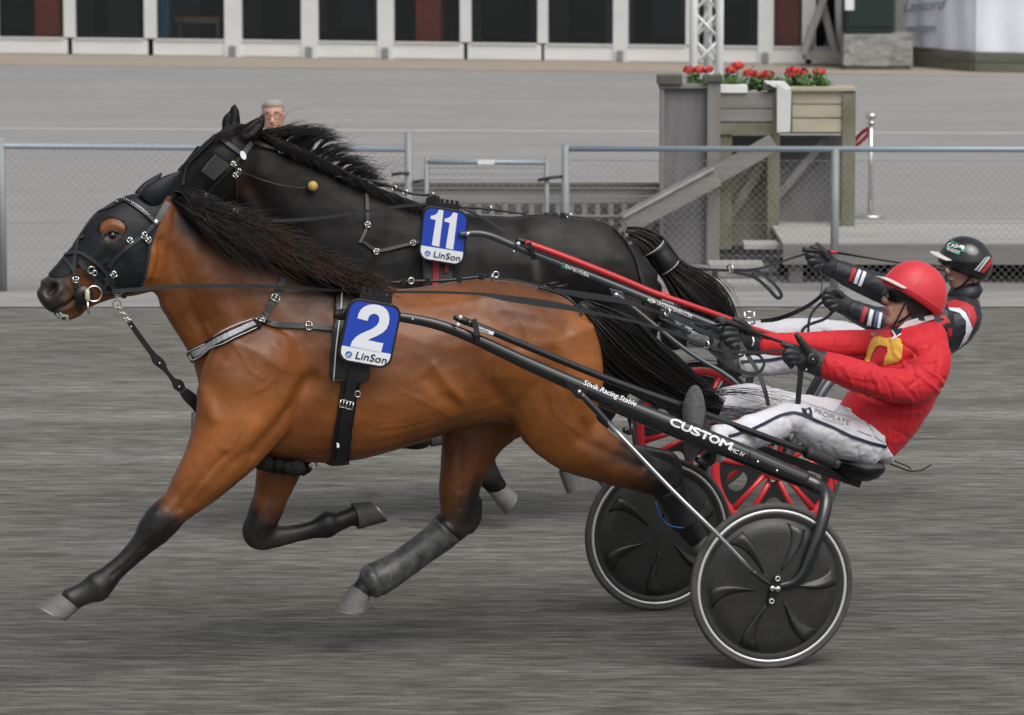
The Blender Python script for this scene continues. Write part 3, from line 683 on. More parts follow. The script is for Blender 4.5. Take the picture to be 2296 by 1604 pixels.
def paint(o, C):
    a = o.data.color_attributes.new('coat', 'FLOAT_COLOR', 'POINT')
    A = np.ones((len(C), 4), np.float32); A[:, :3] = C; a.data.foreach_set('color', A.ravel())
class Skin:
    """a finished body to lay straps and cloth on"""
    def __init__(s, fr, V, N, Fc):
        s.fr, s.V, s.N, s.F = fr, V, N, Fc
        s.bvh = BVHTree.FromPolygons([Vector(v) for v in V], Fc)
    def hit(s, u, v, off=.004):
        d = ray(u, v).normalized(); h, nn, i, ds = s.bvh.ray_cast(CP, d)
        if h is None:
            c = s.fr.at(u, v, .05); h, nn, i, ds = s.bvh.find_nearest(c)
        if nn.dot(d) > 0: nn = -nn
        return h + nn * off, nn
    def line(s, pts, off=.004, step=14, extra=None):
        out, nr = [], []; dense = []
        for a, b in zip(pts[:-1], pts[1:]):
            k = max(1, int(math.hypot(b[0] - a[0], b[1] - a[1]) / step)); dense += [(a[0] + (b[0] - a[0]) * j / k, a[1] + (b[1] - a[1]) * j / k) for j in range(k)]
        dense.append(pts[-1])
        for u, v in dense:
            h, nn = s.hit(u, v, off); out.append(h); nr.append(nn)
        # light smoothing
        for _ in range(2):
            out = [out[0]] + [(out[i - 1] + out[i] * 2 + out[i + 1]) / 4 for i in range(1, len(out) - 1)] + [out[-1]]
            nr = [nr[0]] + [(nr[i - 1] + nr[i] * 2 + nr[i + 1]).normalized() for i in range(1, len(nr) - 1)] + [nr[-1]]
        return out, nr
    def patch(s, poly, push, holes=(), both=True, relax=6, nmin=-9, thick=.004):
        Q, d = side_uv(s.fr, s.V); ok = inpoly(Q, poly) & (d > nmin)
        if not both: ok &= d > 0
        for h in holes: ok &= ~(inpoly(Q, h) & (d > 0)) & ~(inpoly(Q, h) & (d <= 0))
        fs = [f for f in s.F if sum(ok[i] for i in f) >= 3]
        ids = sorted({i for f in fs for i in f}); mp = {i: k for k, i in enumerate(ids)}
        V = s.V[ids].copy(); N_ = s.N[ids]; Fq = [tuple(mp[i] for i in f) for f in fs]
        cnt = {}
        for f in Fq:
            for a, b in zip(f, f[1:] + f[:1]): e = (min(a, b), max(a, b)); cnt[e] = cnt.get(e, 0) + 1
        nb = {}
        for (a, b), c in cnt.items():
            if c == 1: nb.setdefault(a, []).append(b); nb.setdefault(b, []).append(a)
        for _ in range(relax):
            W = V.copy()
            for a, l in nb.items():
                if len(l) == 2: W[a] = V[a] * .4 + (V[l[0]] + V[l[1]]) * .3
            V = W
        V = V + N_ * push
        # turn the edge in against the skin
        E = list(nb); base = len(V); inner = {a: base + k for k, a in enumerate(E)}
        V2 = np.vstack([V, V[E] - N_[E] * (push + thick)]) if E else V
        for (a, b), c in cnt.items():
            if c == 1: Fq.append((a, b, inner[b], inner[a]))
        return V2, Fq
def add_strands(V, Fc, pts, r0, r1):
    """one tapering three sided hair lock"""
    n = len(pts); b = len(V); t = pts[-1] - pts[0]; x = t.orthogonal().normalized(); y = t.normalized().cross(x)
    for i, p in enumerate(pts):
        r = r0 + (r1 - r0) * i / (n - 1)
        for k in range(3): a = 2.094 * k; V.append(p + x * (r * math.cos(a)) + y * (r * math.sin(a)))
    for i in range(n - 1):
        for k in range(3):
            k2 = (k + 1) % 3; Fc.append((b + i * 3 + k, b + i * 3 + k2, b + (i + 1) * 3 + k2, b + (i + 1) * 3 + k))
def bez(p, k):
    out = []; n = len(p) - 1
    for i in range(k + 1):
        t = i / k; q = list(p)
        while len(q) > 1: q = [q[j] * (1 - t) + q[j + 1] * t for j in range(len(q) - 1)]
        out.append(q[0])
    return out

M_coat = mat('bay_coat', (1, 1, 1), 0.43, attr='coat', var=.14, vscale=9, bump=.22, bscale=120, bstretch=(.3, 1, 1), spec=.42, bdist=.004)
M_coatk = mat('black_coat', (1, 1, 1), 0.50, attr='coat', var=.18, vscale=6, bump=.12, bscale=140, bstretch=(.35, 1, 1), spec=.20, bdist=.004)
M_hairk = mat('black_hair', (0.0135, 0.0115, 0.011), 0.42, spec=.45, var=.4, vscale=30)
M_hairb = mat('brown_hair', (0.085, 0.040, 0.027), 0.5, spec=.3, var=.4, vscale=30)
M_eye = mat('eye', (0.006, 0.004, 0.004), 0.06, spec=.6)
M_hoof = mat('hoof', (0.16, 0.157, 0.152), 0.7, var=.35, vscale=25, bump=.25, bscale=60, bstretch=(.3, .3, 2))
M_shoe = mat('steel', (.25, .25, .25), .5, .8)

# ------------------------------------------------------------------ bay horse
bay_head = [(378, 440, 356, 648, .085), (338, 436, 336, 656, .100), (298, 438, 312, 658, .108, 2.3), (262, 452, 284, 663, .108, 2.3), (232, 470, 260, 669, .104, 2.3), (200, 503, 234, 676, .092, 2.3), (170, 546, 210, 685, .078),
            (141, 581, 188, 697, .064), (116, 610, 172, 703, .060), (99, 631, 153, 708, .060), (89, 646, 132, 707, .054), (84, 655, 114, 700, .046), (86, 668, 100, 690, .028)]
bay_jaw = [(192, 694, 184, 704, .030), (172, 692, 170, 713, .034), (152, 696, 152, 719, .034), (134, 700, 136, 717, .028), (124, 703, 126, 712, .018)]
bay_neck = [(330, 445, 318, 640, .070), (385, 442, 350, 662, .078), (450, 462, 372, 705, .090), (540, 502, 404, 752, .108), (630, 548, 430, 800, .130), (710, 586, 448, 862, .165), (790, 612, 462, 930, .20), (840, 640, 540, 985, .215)]
bay_torso = [(500, 740, 470, 930, .10), (560, 690, 500, 975, .165), (650, 640, 560, 1010, .205), (760, 615, 650, 1034, .238, 2.25), (830, 628, 760, 1034, .262, 2.3, .10), (900, 648, 850, 1014, .282, 2.35, .12), (970, 642, 930, 990, .290, 2.3, .10),
             (1040, 630, 1015, 962, .288, 2.25, .05), (1105, 625, 1090, 948, .282, 2.2, -.02), (1165, 631, 1160, 950, .275, 2.15, -.08), (1222, 647, 1225, 950, .262, 2.1, -.12), (1275, 675, 1282, 940, .225, 2.1, -.12), (1312, 713, 1322, 905, .165, 2.1), (1335, 765, 1340, 860, .085)]
bay_legs = [
    # near fore, reaching forward
    [(600, 800, .15, 120, .5), (560, 890, .16, 118, .5), (520, 975, .165, 92, .6), (478, 1040, .16, 70, .75), (437, 1090, .155, 54), (404, 1128, .15, 40), (384, 1147, .15, 39), (362, 1169, .15, 40), (343, 1192, .15, 35), (320, 1220, .15, 26), (288, 1252, .15, 21.5), (260, 1278, .15, 20.5), (236, 1301, .15, 26), (217, 1317, .15, 31), (199, 1326, .15, 25), (174, 1338, .15, 22.5), (154, 1348, .15, 26)],
    # far fore, folded
    [(640, 940, -.13, 80, .6), (634, 1010, -.13, 60), (620, 1070, -.13, 46), (605, 1120, -.13, 37), (588, 1165, -.13, 33), (577, 1190, -.13, 32), (585, 1206, -.13, 27), (620, 1203, -.13, 22), (664, 1196, -.13, 18.5), (704, 1187, -.13, 19.5), (734, 1177, -.13, 28), (758, 1171, -.13, 20), (782, 1161, -.13, 18), (800, 1156, -.13, 24)],
    # near hind, pushing off behind
    [(1215, 760, .15, 120, .5), (1238, 860, .155, 118, .5), (1252, 930, .155, 98, .55), (1282, 985, .15, 72, .65), (1335, 1017, .145, 58, .75), (1395, 1045, .14, 47), (1445, 1063, .14, 41), (1482, 1076, .14, 38), (1504, 1098, .14, 33), (1520, 1128, .14, 26), (1533, 1158, .14, 23), (1546, 1184, .14, 25), (1556, 1200, .14, 22), (1566, 1212, .14, 22)],
    [(1420, 1015, .14, 20, .5), (1470, 1022, .14, 17, .6), (1503, 1032, .14, 17, .7), (1512, 1060, .14, 20)],
    # far hind, swinging forward
    [(1120, 820, -.13, 110, .5), (1085, 920, -.13, 96, .55), (1058, 985, -.13, 72, .65), (1040, 1050, -.13, 52, .8), (1030, 1100, -.13, 45), (1028, 1140, -.13, 41), (1020, 1172, -.13, 37), (996, 1198, -.13, 30), (950, 1228, -.13, 26), (900, 1266, -.13, 26), (860, 1290, -.13, 29), (836, 1303, -.13, 30), (815, 1320, -.13, 22), (800, 1337, -.13, 24)],
    [(1068, 1120, -.13, 14), (1062, 1160, -.13, 17), (1045, 1185, -.13, 18)]]
def nostril(fr, u, v): return None
solids = [section_loft(FA, bay_head), section_loft(FA, bay_jaw), section_loft(FA, bay_neck), section_loft(FA, bay_torso)] + [chain_loft(FA, l) for l in bay_legs]
V, N, Fc = fuse(solids, .0086, 6)
bay_strokes = [
    ([(700, 850), (655, 915), (610, 968), (572, 1014)], 18, -.019), ([(640, 895), (600, 945), (555, 990)], 30, .009), ([(650, 740), (600, 830), (545, 915), (500, 970)], 40, .006),
    ([(710, 690), (695, 790), (685, 860)], 34, -.007), ([(470, 880), (520, 905), (580, 920)], 26, -.004), ([(500, 1020), (450, 1080), (405, 1140)], 9, -.008), ([(470, 1010), (425, 1080), (385, 1130)], 10, .004),
    ([(540, 1020), (490, 1070), (440, 1125)], 9, -.005), ([(975, 820), (1000, 855), (1030, 892)], 12, .010), ([(960, 850), (985, 885), (1020, 905)], 14, -.008), ([(1092, 790), (1092, 850), (1115, 885), (1140, 910)], 17, -.012),
    ([(1060, 760), (1075, 820), (1070, 880)], 22, .008), ([(1112, 695), (1140, 730), (1160, 770)], 22, -.010), ([(1085, 668), (1115, 672)], 22, .010), ([(1190, 800), (1195, 870), (1190, 930)], 24, .007),
    ([(1240, 790), (1265, 860), (1290, 930), (1320, 975)], 16, -.007), ([(1310, 820), (1320, 880), (1315, 935)], 16, .006), ([(1230, 700), (1280, 760), (1310, 830)], 14, -.004), ([(1160, 985), (1200, 1010)], 18, .004),
    ([(1300, 985), (1370, 1020), (1440, 1048)], 10, -.008), ([(1330, 1040), (1400, 1070)], 12, .004),
    ([(360, 540), (358, 585), (335, 645)], 8, -.010), ([(385, 560), (415, 640), (450, 720)], 16, -.008), ([(430, 560), (480, 660), (520, 740)], 24, .008), ([(345, 570), (342, 620)], 12, .008), ([(372, 690), (400, 740), (432, 800)], 14, .007),
    ([(450, 720), (520, 745), (590, 720)], 30, -.004), ([(560, 620), (600, 700), (590, 780)], 44, .004), ([(480, 820), (520, 850)], 34, .005), ([(455, 880), (480, 940)], 16, .010),
    ([(820, 700), (840, 800), (850, 930)], 26, .004), ([(880, 690), (900, 800), (905, 950)], 20, -.003), ([(940, 690), (960, 800), (960, 940)], 20, .003),
    # head: eye socket, cheek bone, nostril, mouth
    ([(250, 524)], 20, -.010), ([(228, 512), (250, 502), (275, 512)], 8, .008), ([(232, 545), (205, 585), (190, 610)], 12, .008), ([(290, 560), (312, 620), (300, 650)], 26, .008), ([(255, 585), (225, 640)], 20, -.006),
    ([(119, 643), (112, 654)], 9.5, -.034), ([(101, 636), (113, 630), (128, 636), (134, 652), (126, 664)], 6, .010), ([(122, 698), (150, 686), (174, 666)], 4.5, -.016), ([(120, 676), (150, 672)], 8, .004),
    ([(372, 1150), (352, 1185)], 10, .004), ([(420, 1080), (396, 1110)], 10, -.004), ([(325, 1220), (290, 1258), (250, 1292)], 4, -.005), ([(312, 1232), (272, 1274)], 4, .003), ([(610, 1205), (670, 1198), (720, 1188)], 4, -.004), ([(352, 1150), (338, 1180)], 5, .004), ([(386, 1160), (360, 1195)], 7, .004), ([(1040, 1000), (1025, 1070), (1010, 1140)], 5, -.005), ([(1062, 1100), (1052, 1150)], 5, -.006),
    ([(617, 773), (640, 793), (650, 812)], 3.6, .0028), ([(598, 808), (628, 826), (655, 838)], 3.6, .0028), ([(520, 770), (545, 800), (560, 832), (590, 850)], 3.6, .0026), ([(610, 850), (596, 868), (575, 878)], 3.6, .0026), ([(480, 960), (470, 1000), (440, 1040)], 3.6, .0026), ([(540, 960), (520, 1000), (480, 1030), (455, 1070)], 3.6, .0028), ([(905, 880), (960, 905), (1010, 935)], 3.6, .0024), ([(850, 960), (910, 955), (960, 938)], 3.6, .0024), ([(1170, 720), (1185, 760), (1180, 800)], 5, .003), ([(1230, 880), (1245, 930), (1290, 965)], 4, .003), ([(215, 600), (235, 590), (262, 585)], 4, .003), ([(190, 640), (205, 620), (215, 600)], 4, .003), ([(150, 640), (168, 655), (180, 680)], 4, .003), ([(425, 700), (460, 760), (500, 800)], 12, -.004), ([(400, 600), (440, 690), (470, 750)], 5, .003),
    ([(1000, 990), (1010, 1090)], 12, .003), ([(1050, 1000), (1050, 1110)], 8, -.006)]
V = carve(FA, V, N, bay_strokes)
def relief(V, N, a1, a2):
    r = np.array([mnoise.noise(Vector(p) * 11) * a1 + mnoise.noise(Vector(p) * 27 + Vector((3, 7, 1))) * a2 for p in V]); return V + N * r[:, None]
V = relief(V, N, .0028, .0012)
Q, dn = side_uv(FA, V); u_, v_ = Q[:, 0], Q[:, 1]; QP = uv_np(V)
def legmask(Q):
    u, v = Q[:, 0], Q[:, 1]
    k1 = sstep(-34, 44, (u - 395) * -.62 + (v - 1140) * .78 + 26 * MOT) * ((u < 520) & (v > 1000))
    k2 = sstep(1105, 1190, v + sstep(585, 560, u) * 45 + np.where(u > 660, 60, 0) + 26 * MOT) * ((u > 520) & (u < 900) & (v > 1060))
    k3 = sstep(1085, 1190, v + (u - 1020) * 1.3 + 26 * MOT) * ((u > 740) & (u < 1100) & (v > 1060))
    k4 = sstep(1370, 1480, u + (v - 1055) * .25 + sstep(1055, 1030, v) * 60 + 26 * MOT) * (u > 1340) * (v > 935)
    return np.clip(k1 + k2 + k3 + k4, 0, 1)
MOT = np.array([mnoise.noise(Vector(p) * 16) + .5 * mnoise.noise(Vector(p) * 40) for p in V])
black = legmask(QP)
bl = np.array([0.0105, 0.0095, 0.0095]); br_ = np.array([0.250, 0.081, 0.0170]); dk_ = np.array([0.115, 0.037, 0.0105]); gold = np.array([0.385, 0.129, 0.026])
nz = np.array([mnoise.noise(Vector(p) * 2.2) for p in V]); nz2 = np.array([mnoise.noise(Vector(p) * 7 + Vector((5, 1, 2))) for p in V])
w = np.clip(.45 + .75 * nz + .35 * nz2, 0, 1)[:, None]
C = dk_ * (1 - w) + br_ * w
# golden quarters, flank and neck front; darker saddle and chest
gq = np.exp(-(pdist(Q, [(1320, 760), (1330, 900), (1260, 980), (1180, 900)]) / 75) ** 2) + .8 * np.exp(-(pdist(Q, [(990, 850), (1020, 880), (1080, 930)]) / 50) ** 2) + .8 * np.exp(-(pdist(Q, [(345, 560), (340, 640)]) / 26) ** 2) + .6 * np.exp(-(pdist(Q, [(560, 960), (470, 1050), (420, 1100)]) / 60) ** 2)
gq = np.clip(gq * (.75 + .5 * nz), 0, 1)[:, None]; C = C * (1 - .75 * gq) + gold * .75 * gq
dq = np.exp(-(pdist(Q, [(450, 690), (520, 740), (640, 690), (760, 660)]) / 70) ** 2)[:, None]; C = C * (1 - .35 * dq)
# mealy black muzzle
mz = sstep(215, 130, u_ + (v_ - 650) * .35) * (u_ < 260) * sstep(585, 615, v_ + (130 - u_) * .1)
mz = (mz * (1 - .55 * np.exp(-(pdist(Q, [(160, 632), (200, 640)]) / 14) ** 2)))[:, None]
C = C * (1 - mz) + np.array([.026, .022, .020]) * mz
pk = np.exp(-(pdist(Q, [(113, 649)]) / 5) ** 2)[:, None]; C = C * (1 - pk) + np.array([.05, .014, .016]) * pk
er = np.clip(1.25 * np.exp(-(pdist(Q, [(230, 538), (250, 536), (272, 538)]) / 19) ** 4), 0, 1)[:, None]; C = C * (1 - .85 * er) + np.array([.016, .013, .012]) * .85 * er
# black crest under the mane
crest = [(378, 440), (450, 462), (540, 502), (630, 548), (710, 586), (790, 612)]
cm = sstep(115, 62, pdist(Q, [(400, 430), (540, 490), (640, 535), (760, 585)]) + 0 * u_) * sstep(372, 420, u_) * sstep(860, 780, u_)
cm = cm[:, None]; C = C * (1 - cm) + bl * cm
lt = np.exp(-(pdist(Q, [(150, 713), (132, 708)]) / 9) ** 2)[:, None] * .7; C = C * (1 - lt) + np.array([.16, .13, .11]) * lt
C = C * (1 - black[:, None]) + bl * black[:, None]
dust = (np.clip(nz2 * 1.6 - .1, 0, 1) * black * (v_ > 1150) * .35)[:, None]; C = C * (1 - dust) + np.array([.10, .10, .10]) * dust
bay = thing('bay_horse', 'bay trotting horse with black hood and legs, wearing blue number 2', 'horse', tuple(FA.w(FA.loc(FA.at(760, 900))[0], 0, 0)))
ob = mk('body', V, Fc, M_coat, bay); paint(ob, C)
bm = bmesh.new(); bm.from_mesh(ob.data); bm.normal_update(); Nn = np.array([tuple(v.normal) for v in bm.verts]); bm.free()
SKA = Skin(FA, V, Nn, Fc)
# eye
h, nn = SKA.hit(252, 528, -.0165)
MB().ball(h, .0235, 16).build('eye', M_eye, bay)
hm_, nm_ = FA.mir(h), nn; MB().ball(hm_, .026, 16).build('eye', M_eye, bay)
# eyelids
ep, en = SKA.line([(234, 530), (243, 519), (255, 516), (268, 523)], .004, 5); MB().tube(ep, .005, 6).build('eyelid', mat('dark_skin', (.012, .010, .009), .5), bay)
mb = MB(); r_ = random.Random(2)
for k in range(26):
    t = r_.random(); mb.ball(SKA.hit(128 + 24 * t, 703 + 8 * t + r_.uniform(-4, 6), .002)[0], r_.uniform(.003, .0075), 8)
mb.build('foam', mat('white_foam', (.42, .42, .39), .5), bay)
# hoof: (coronet front, coronet back, toe, heel) in picture units, and n
def hoof(fr, cf, cb, toe, heel, n, parent, m=M_hoof, shoe=True):
    a, b, t, h = [fr.at(*p, n) for p in (cf, cb, toe, heel)]
    def rg(p, q, wf, m_=24):
        c = (p + q) / 2; ax = (p - q) / 2; L_ = ax.length; out = []
        for k in range(m_):
            an = 2 * math.pi * k / m_; co, si = math.cos(an), math.sin(an)
            out.append(c + ax * (co if co > -.3 else -.3 + (co + .3) * .9) + fr.n * (si * L_ * wf))
        return out
    mb = MB(); rs = [rg(a * .97 + b * .03, b * .97 + a * .03, .80)]
    for i in range(0, 7):
        s = i / 6; rs.append(rg(a.lerp(t, s), b.lerp(h, s), .86 + .06 * s))
    o = sharp(mb.loft(rs).build('hoof', m, parent), 50)
    if shoe:
        d = ((t - a) + (h - b)).normalized() * .008; r1 = rg(t, h, .93); r2 = [p + d for p in r1]; c = (t + h) / 2; r3 = [c + (p - c) * .62 + d for p in r1]; r4 = [c + (p - c) * .62 for p in r1]
        MB().loft([r1, r2, r3, r4], closed=True).build('horseshoe', M_shoe, o, smooth=False)
    return o
hoof(FA, (134, 1331), (177, 1366), (86, 1358), (152, 1390), .15, bay)
hoof(FA, (803, 1187), (789, 1126), (863, 1170), (828, 1123), -.13, bay, mat('dark_hoof', (.075, .075, .075), .7, var=.4, vscale=25))
hoof(FA, (1542, 1213), (1580, 1194), (1556, 1236), (1596, 1218), .14, bay, mat('dusty_hoof', (.14, .14, .14), .7, var=.3, vscale=25))
hoof(FA, (789, 1312), (830, 1340), (752, 1366), (822, 1372), -.13, bay)
# mane: locks growing from the crest and blown back along the neck
def mane_bay():
    r_ = random.Random(21); V1, F1, V2, F2 = [], [], [], []
    cr = catmull([(385, 440), (450, 462), (540, 502), (630, 548), (710, 586), (790, 612)], 40)
    for i in range(2200):
        t = r_.random() ** 1.15; c = cr[int(t * (len(cr) - 1))]; n0 = r_.uniform(-.02, .045)
        p0 = (c[0] + r_.uniform(-4, 4), c[1] + r_.uniform(2, 16), n0)
        L_ = r_.uniform(90, 215) * (1.0 - .45 * t); dn_ = (r_.uniform(.10, .95) if r_.random() < .86 else r_.uniform(-.08, .2)) * (1 - .62 * t)
        dirx, diry = .88, dn_ + .12
        nrm_ = .085 + .10 * t + r_.uniform(.01, .05) + .05 * min(1, dn_ * 2)
        p1 = (p0[0] + L_ * .25 * dirx, p0[1] + L_ * .18 * diry - r_.uniform(0, 8), n0 * .4 + nrm_ * .55)
        p2 = (p0[0] + L_ * .62 * dirx, p0[1] + L_ * .60 * diry + r_.uniform(-10, 10), nrm_)
        p3 = (p0[0] + L_ * dirx + r_.uniform(-8, 18), p0[1] + L_ * diry * .92 + r_.uniform(-16, 8), nrm_ + r_.uniform(0, .03))
        # keep inside the sheet of hair the photo shows
        wv = r_.uniform(0, 6.28); wa = r_.uniform(1, 7) if r_.random() < .7 else r_.uniform(6, 17)
        pts = bez([FA.at(*p) for p in (p0, p1, p2, p3)], 9); pts = [p + Vector((0, 0, wa * .0016 * math.sin(wv + k * 1.1) * k / 9)) for k, p in enumerate(pts)]
        tgt = (V2, F2) if (p3[0] > 620 and r_.random() < .5) or r_.random() < .08 else (V1, F1)
        add_strands(*tgt, pts, r_.uniform(.002, .005), .0006)
    for i in range(300):      # flyaway wisps above the crest
        t = r_.uniform(.02, 1) ** .9; c = cr[int(t * (len(cr) - 1))]; L_ = r_.uniform(50, 150)
        p0 = (c[0], c[1] + 4, r_.uniform(-.02, .03)); up = r_.uniform(2, 26)
        p = [FA.at(*q) for q in (p0, (c[0] + L_ * .2, c[1] - up, .02), (c[0] + L_ * .6, c[1] - up * .3 + L_ * .22, .06), (c[0] + L_, c[1] + L_ * .42 + r_.uniform(-14, 8), .09))]
        add_strands(*((V2, F2) if t > .5 else (V1, F1)), bez(p, 9), .0016, .0005)
    # forelock tuft behind the ears
    for i in range(160):
        p0 = (r_.uniform(385, 425), r_.uniform(430, 450), r_.uniform(.0, .06)); L_ = r_.uniform(40, 95); cu = r_.uniform(-22, 4)
        p = [FA.at(*q) for q in (p0, (p0[0] + L_ * .3, p0[1] + cu, .08), (p0[0] + L_ * .8, p0[1] + cu * .5 + 10, .11), (p0[0] + L_, p0[1] + r_.uniform(15, 60), .12))]
        add_strands(V1, F1, bez(p, 7), .0022, .0005)
    mk('mane', V1, F1, M_hairk, bay, smooth=True); o = mk('mane', V2, F2, M_hairb, bay, smooth=True); o['label'] = 'sun bleached brown ends of the mane'
mane_bay()
def tail_mesh(fr, mid, parent, n, seed, wisps, m=M_hairk, r0=(.002, .0055)):
    """mid: list of (u, v, half spread in picture units, n)"""
    r_ = random.Random(seed); C_ = catmull(mid, 10); Vv, Ff = [], []
    core = MB(); rs = []
    for i, c in enumerate(C_):
        p = fr.at(c[0], c[1], c[3]); q = fr.at(C_[min(i + 1, len(C_) - 1)][0], C_[min(i + 1, len(C_) - 1)][1], c[3]); q0 = fr.at(C_[max(i - 1, 0)][0], C_[max(i - 1, 0)][1], c[3])
        t = (q - q0).normalized(); x = t.cross(fr.n); r = c[2] * mpp(p) * .80 * max(.04, 1 - (i / len(C_) / .78) ** 3)
        rs.append([p + x * (r * math.cos(2 * math.pi * k / 14)) * (1 + .06 * math.sin(k * 5)) + fr.n * (max(.02, r * .45) * math.sin(2 * math.pi * k / 14)) for k in range(14)])
    core.loft(rs[:int(len(rs) * .77)]); Vv += core.V; Ff += core.F
    for i in range(n):
        s0 = r_.uniform(0, .15) if r_.random() < .5 else r_.uniform(.0, .5); s1 = min(1, s0 + r_.uniform(.45, 1.0)); lane = r_.gauss(0, .5); lane = max(-1.05, min(1.05, lane)); ln = r_.gauss(0, .5); pts = []
        dl = r_.gauss(0, .12); wob = r_.uniform(-.05, .05)
        for k in range(11):
            s = s0 + (s1 - s0) * k / 10; c = C_[int(s * (len(C_) - 1))]; c2 = C_[min(len(C_) - 1, int(s * (len(C_) - 1)) + 1)]; f = s * (len(C_) - 1) - int(s * (len(C_) - 1)); c = c * (1 - f) + c2 * f
            cp = C_[max(0, int(s * (len(C_) - 1)) - 1)]; tx, ty = c2[0] - cp[0], c2[1] - cp[1]; tl = math.hypot(tx, ty) or 1; la = lane + dl * s + wob * math.sin(6 * s)
            pts.append(fr.at(c[0] - ty / tl * c[2] * la, c[1] + tx / tl * c[2] * la, c[3] + ln * max(.012, c[2] * .0009)))
        add_strands(Vv, Ff, pts, r_.uniform(*r0), .0005)
    for (a, b, c, d) in wisps:
        for i in range(10):
            j = lambda q, s: (q[0] + r_.gauss(0, s), q[1] + r_.gauss(0, s), q[2] + r_.gauss(0, .015))
            add_strands(Vv, Ff, bez([fr.at(*j(a, 8)), fr.at(*j(b, 9)), fr.at(*j(c, 14)), fr.at(*j(d, 20))], 9), .0016, .0004)
    return mk('tail', Vv, Ff, m, parent, smooth=True)
tail_mesh(FA, [(1300, 684, 14, .02), (1330, 712, 32, .03), (1372, 758, 58, .03), (1420, 806, 60, .03), (1475, 846, 54, .03), (1530, 880, 42, .02), (1580, 902, 30, .02), (1618, 918, 20, .02)], bay, 1500, 5,
          [((1560, 880, .02), (1620, 890, .05), (1680, 875, .08), (1790, 890, .1)), ((1560, 890, .02), (1630, 930, .05), (1690, 900, .08), (1760, 930, .1)), ((1400, 850, .05), (1440, 900, .1), (1480, 910, .12), (1510, 930, .14)), ((1560, 900, .02), (1620, 930, .05), (1690, 930, .06), (1740, 918, .1)), ((1560, 880, .02), (1640, 870, .05), (1700, 885, .06), (1770, 905, .1))])
chain_loft(FA, [(1008, 1180, -.13, 37), (998, 1190, -.13, 36)], .98, 2).build('boot_cuff', M_hairk, bay)
# shin boot on the far hind, and blue edged boot on the near hind
M_boot = mat('dusty_boot', (0.018, 0.021, 0.024), .42, var=.7, vscale=26, col2=(.10, .10, .098), bump=.2, bscale=40)
chain_loft(FA, [(1002, 1186, -.13, 36), (985, 1204, -.13, 33), (950, 1230, -.13, 31), (900, 1267, -.13, 31), (862, 1290, -.13, 34), (838, 1302, -.13, 36), (826, 1308, -.13, 33)], .95).build('shin_boot', M_boot, bay)['label'] = 'dusty grey shin boot'
chain_loft(FA, [(1500, 1098, .14, 33), (1512, 1122, .14, 29), (1526, 1152, .14, 27), (1538, 1176, .14, 28)], .98).build('shin_boot', mat('black_boot', (.010, .011, .014), .5), bay)['label'] = 'black shin boot with blue edge'
MB().tube(catmull([FA.at(1470, 1126, .19), FA.at(1482, 1160, .19), FA.at(1500, 1178, .19), FA.at(1528, 1184, .19), FA.at(1540, 1180, .18)], 4), .004, 6).build('boot_edge', mat('blue_edge', (.02, .08, .30), .4), bay)
from mathutils.geometry import tessellate_polygon
# ================================================================== LETTERING AND HARNESS HELPERS
M_leather = mat('black_leather', (0.0105, 0.011, 0.013), 0.36, spec=.5, var=.3, vscale=30, bump=.1, bscale=200)
M_rein = mat('rein_leather', (0.030, 0.033, 0.038), 0.5, spec=.4, var=.25, vscale=20)
M_steel = mat('polished_steel', (.80, .80, .78), .18, 1.0)
M_hood = mat('hood_cloth', (0.0075, 0.0095, 0.0135), 0.55, spec=.35, sheen=.06, var=.25, vscale=12, bump=.25, bscale=18, bdist=.02)
M_blackp = mat('black_plastic', (0.0085, 0.0085, 0.0095), .42)
M_whitep = mat('white_print', (.78, .80, .82), .5)
M_blackink = mat('black_print', (.012, .012, .014), .5)
M_plblue = mat('plate_blue', (0.018, 0.060, 0.42), .38, spec=.4)
M_plwhite = mat('plate_white', (.74, .78, .84), .38)
M_glob = mat('globe_blue', (.02, .10, .34), .4)
_TXT = {}
def text_mesh(s, bold=0.0, sub=0):
    k = (s, bold)
    if k in _TXT: return _TXT[k]
    cu = bpy.data.curves.new('t', 'FONT'); cu.body = s; cu.size = 1; cu.offset = bold; cu.resolution_u = 3; cu.fill_mode = 'FRONT'
    o = bpy.data.objects.new('t', cu); COL.objects.link(o)
    dg = bpy.context.evaluated_depsgraph_get(); dg.update(); me = bpy.data.meshes.new_from_object(o.evaluated_get(dg))
    V = [(v.co.x, v.co.y) for v in me.vertices]; Fq = [tuple(p.vertices) for p in me.polygons]
    bpy.data.objects.remove(o); bpy.data.meshes.remove(me)
    x1 = max(v[0] for v in V); x0 = min(v[0] for v in V)
    V = [((x - x0) / (x1 - x0), y) for x, y in V]; _TXT[k] = (V, Fq); return V, Fq
def text_on(s, pos, a, b, up, m, parent, bold=0.0, shear=0.0, name='lettering'):
    """s written from picture point a to b; up = picture vector of one em; pos maps a picture point to the surface"""
    V0, F0 = text_mesh(s, 0); W = []; V, Fq = [], []; asp = math.hypot(b[0] - a[0], b[1] - a[1]) / math.hypot(*up); lay = []
    for li, (sx, sy) in enumerate([(0, 0)] + ([(-bold, 0), (bold, 0), (0, bold), (0, -bold)] if bold else [])):
        Fq += [tuple(i + len(V) for i in f) for f in F0]; V += [(x + sx / asp, y + sy) for x, y in V0]; lay += [li] * len(V0)
    for (x, y), li in zip(V, lay):
        u = a[0] + (b[0] - a[0]) * x + up[0] * y; v = a[1] + (b[1] - a[1]) * x + up[1] * y
        dx, dy = b[0] - a[0], b[1] - a[1]; l = math.hypot(dx, dy); u += dx / l * shear * y * math.hypot(*up); v += dy / l * shear * y * math.hypot(*up)
        q = pos(u, v); W.append(q + (CP - q).normalized() * (.0004 * li))
    return mk(name, W, Fq, m, parent, smooth=False)
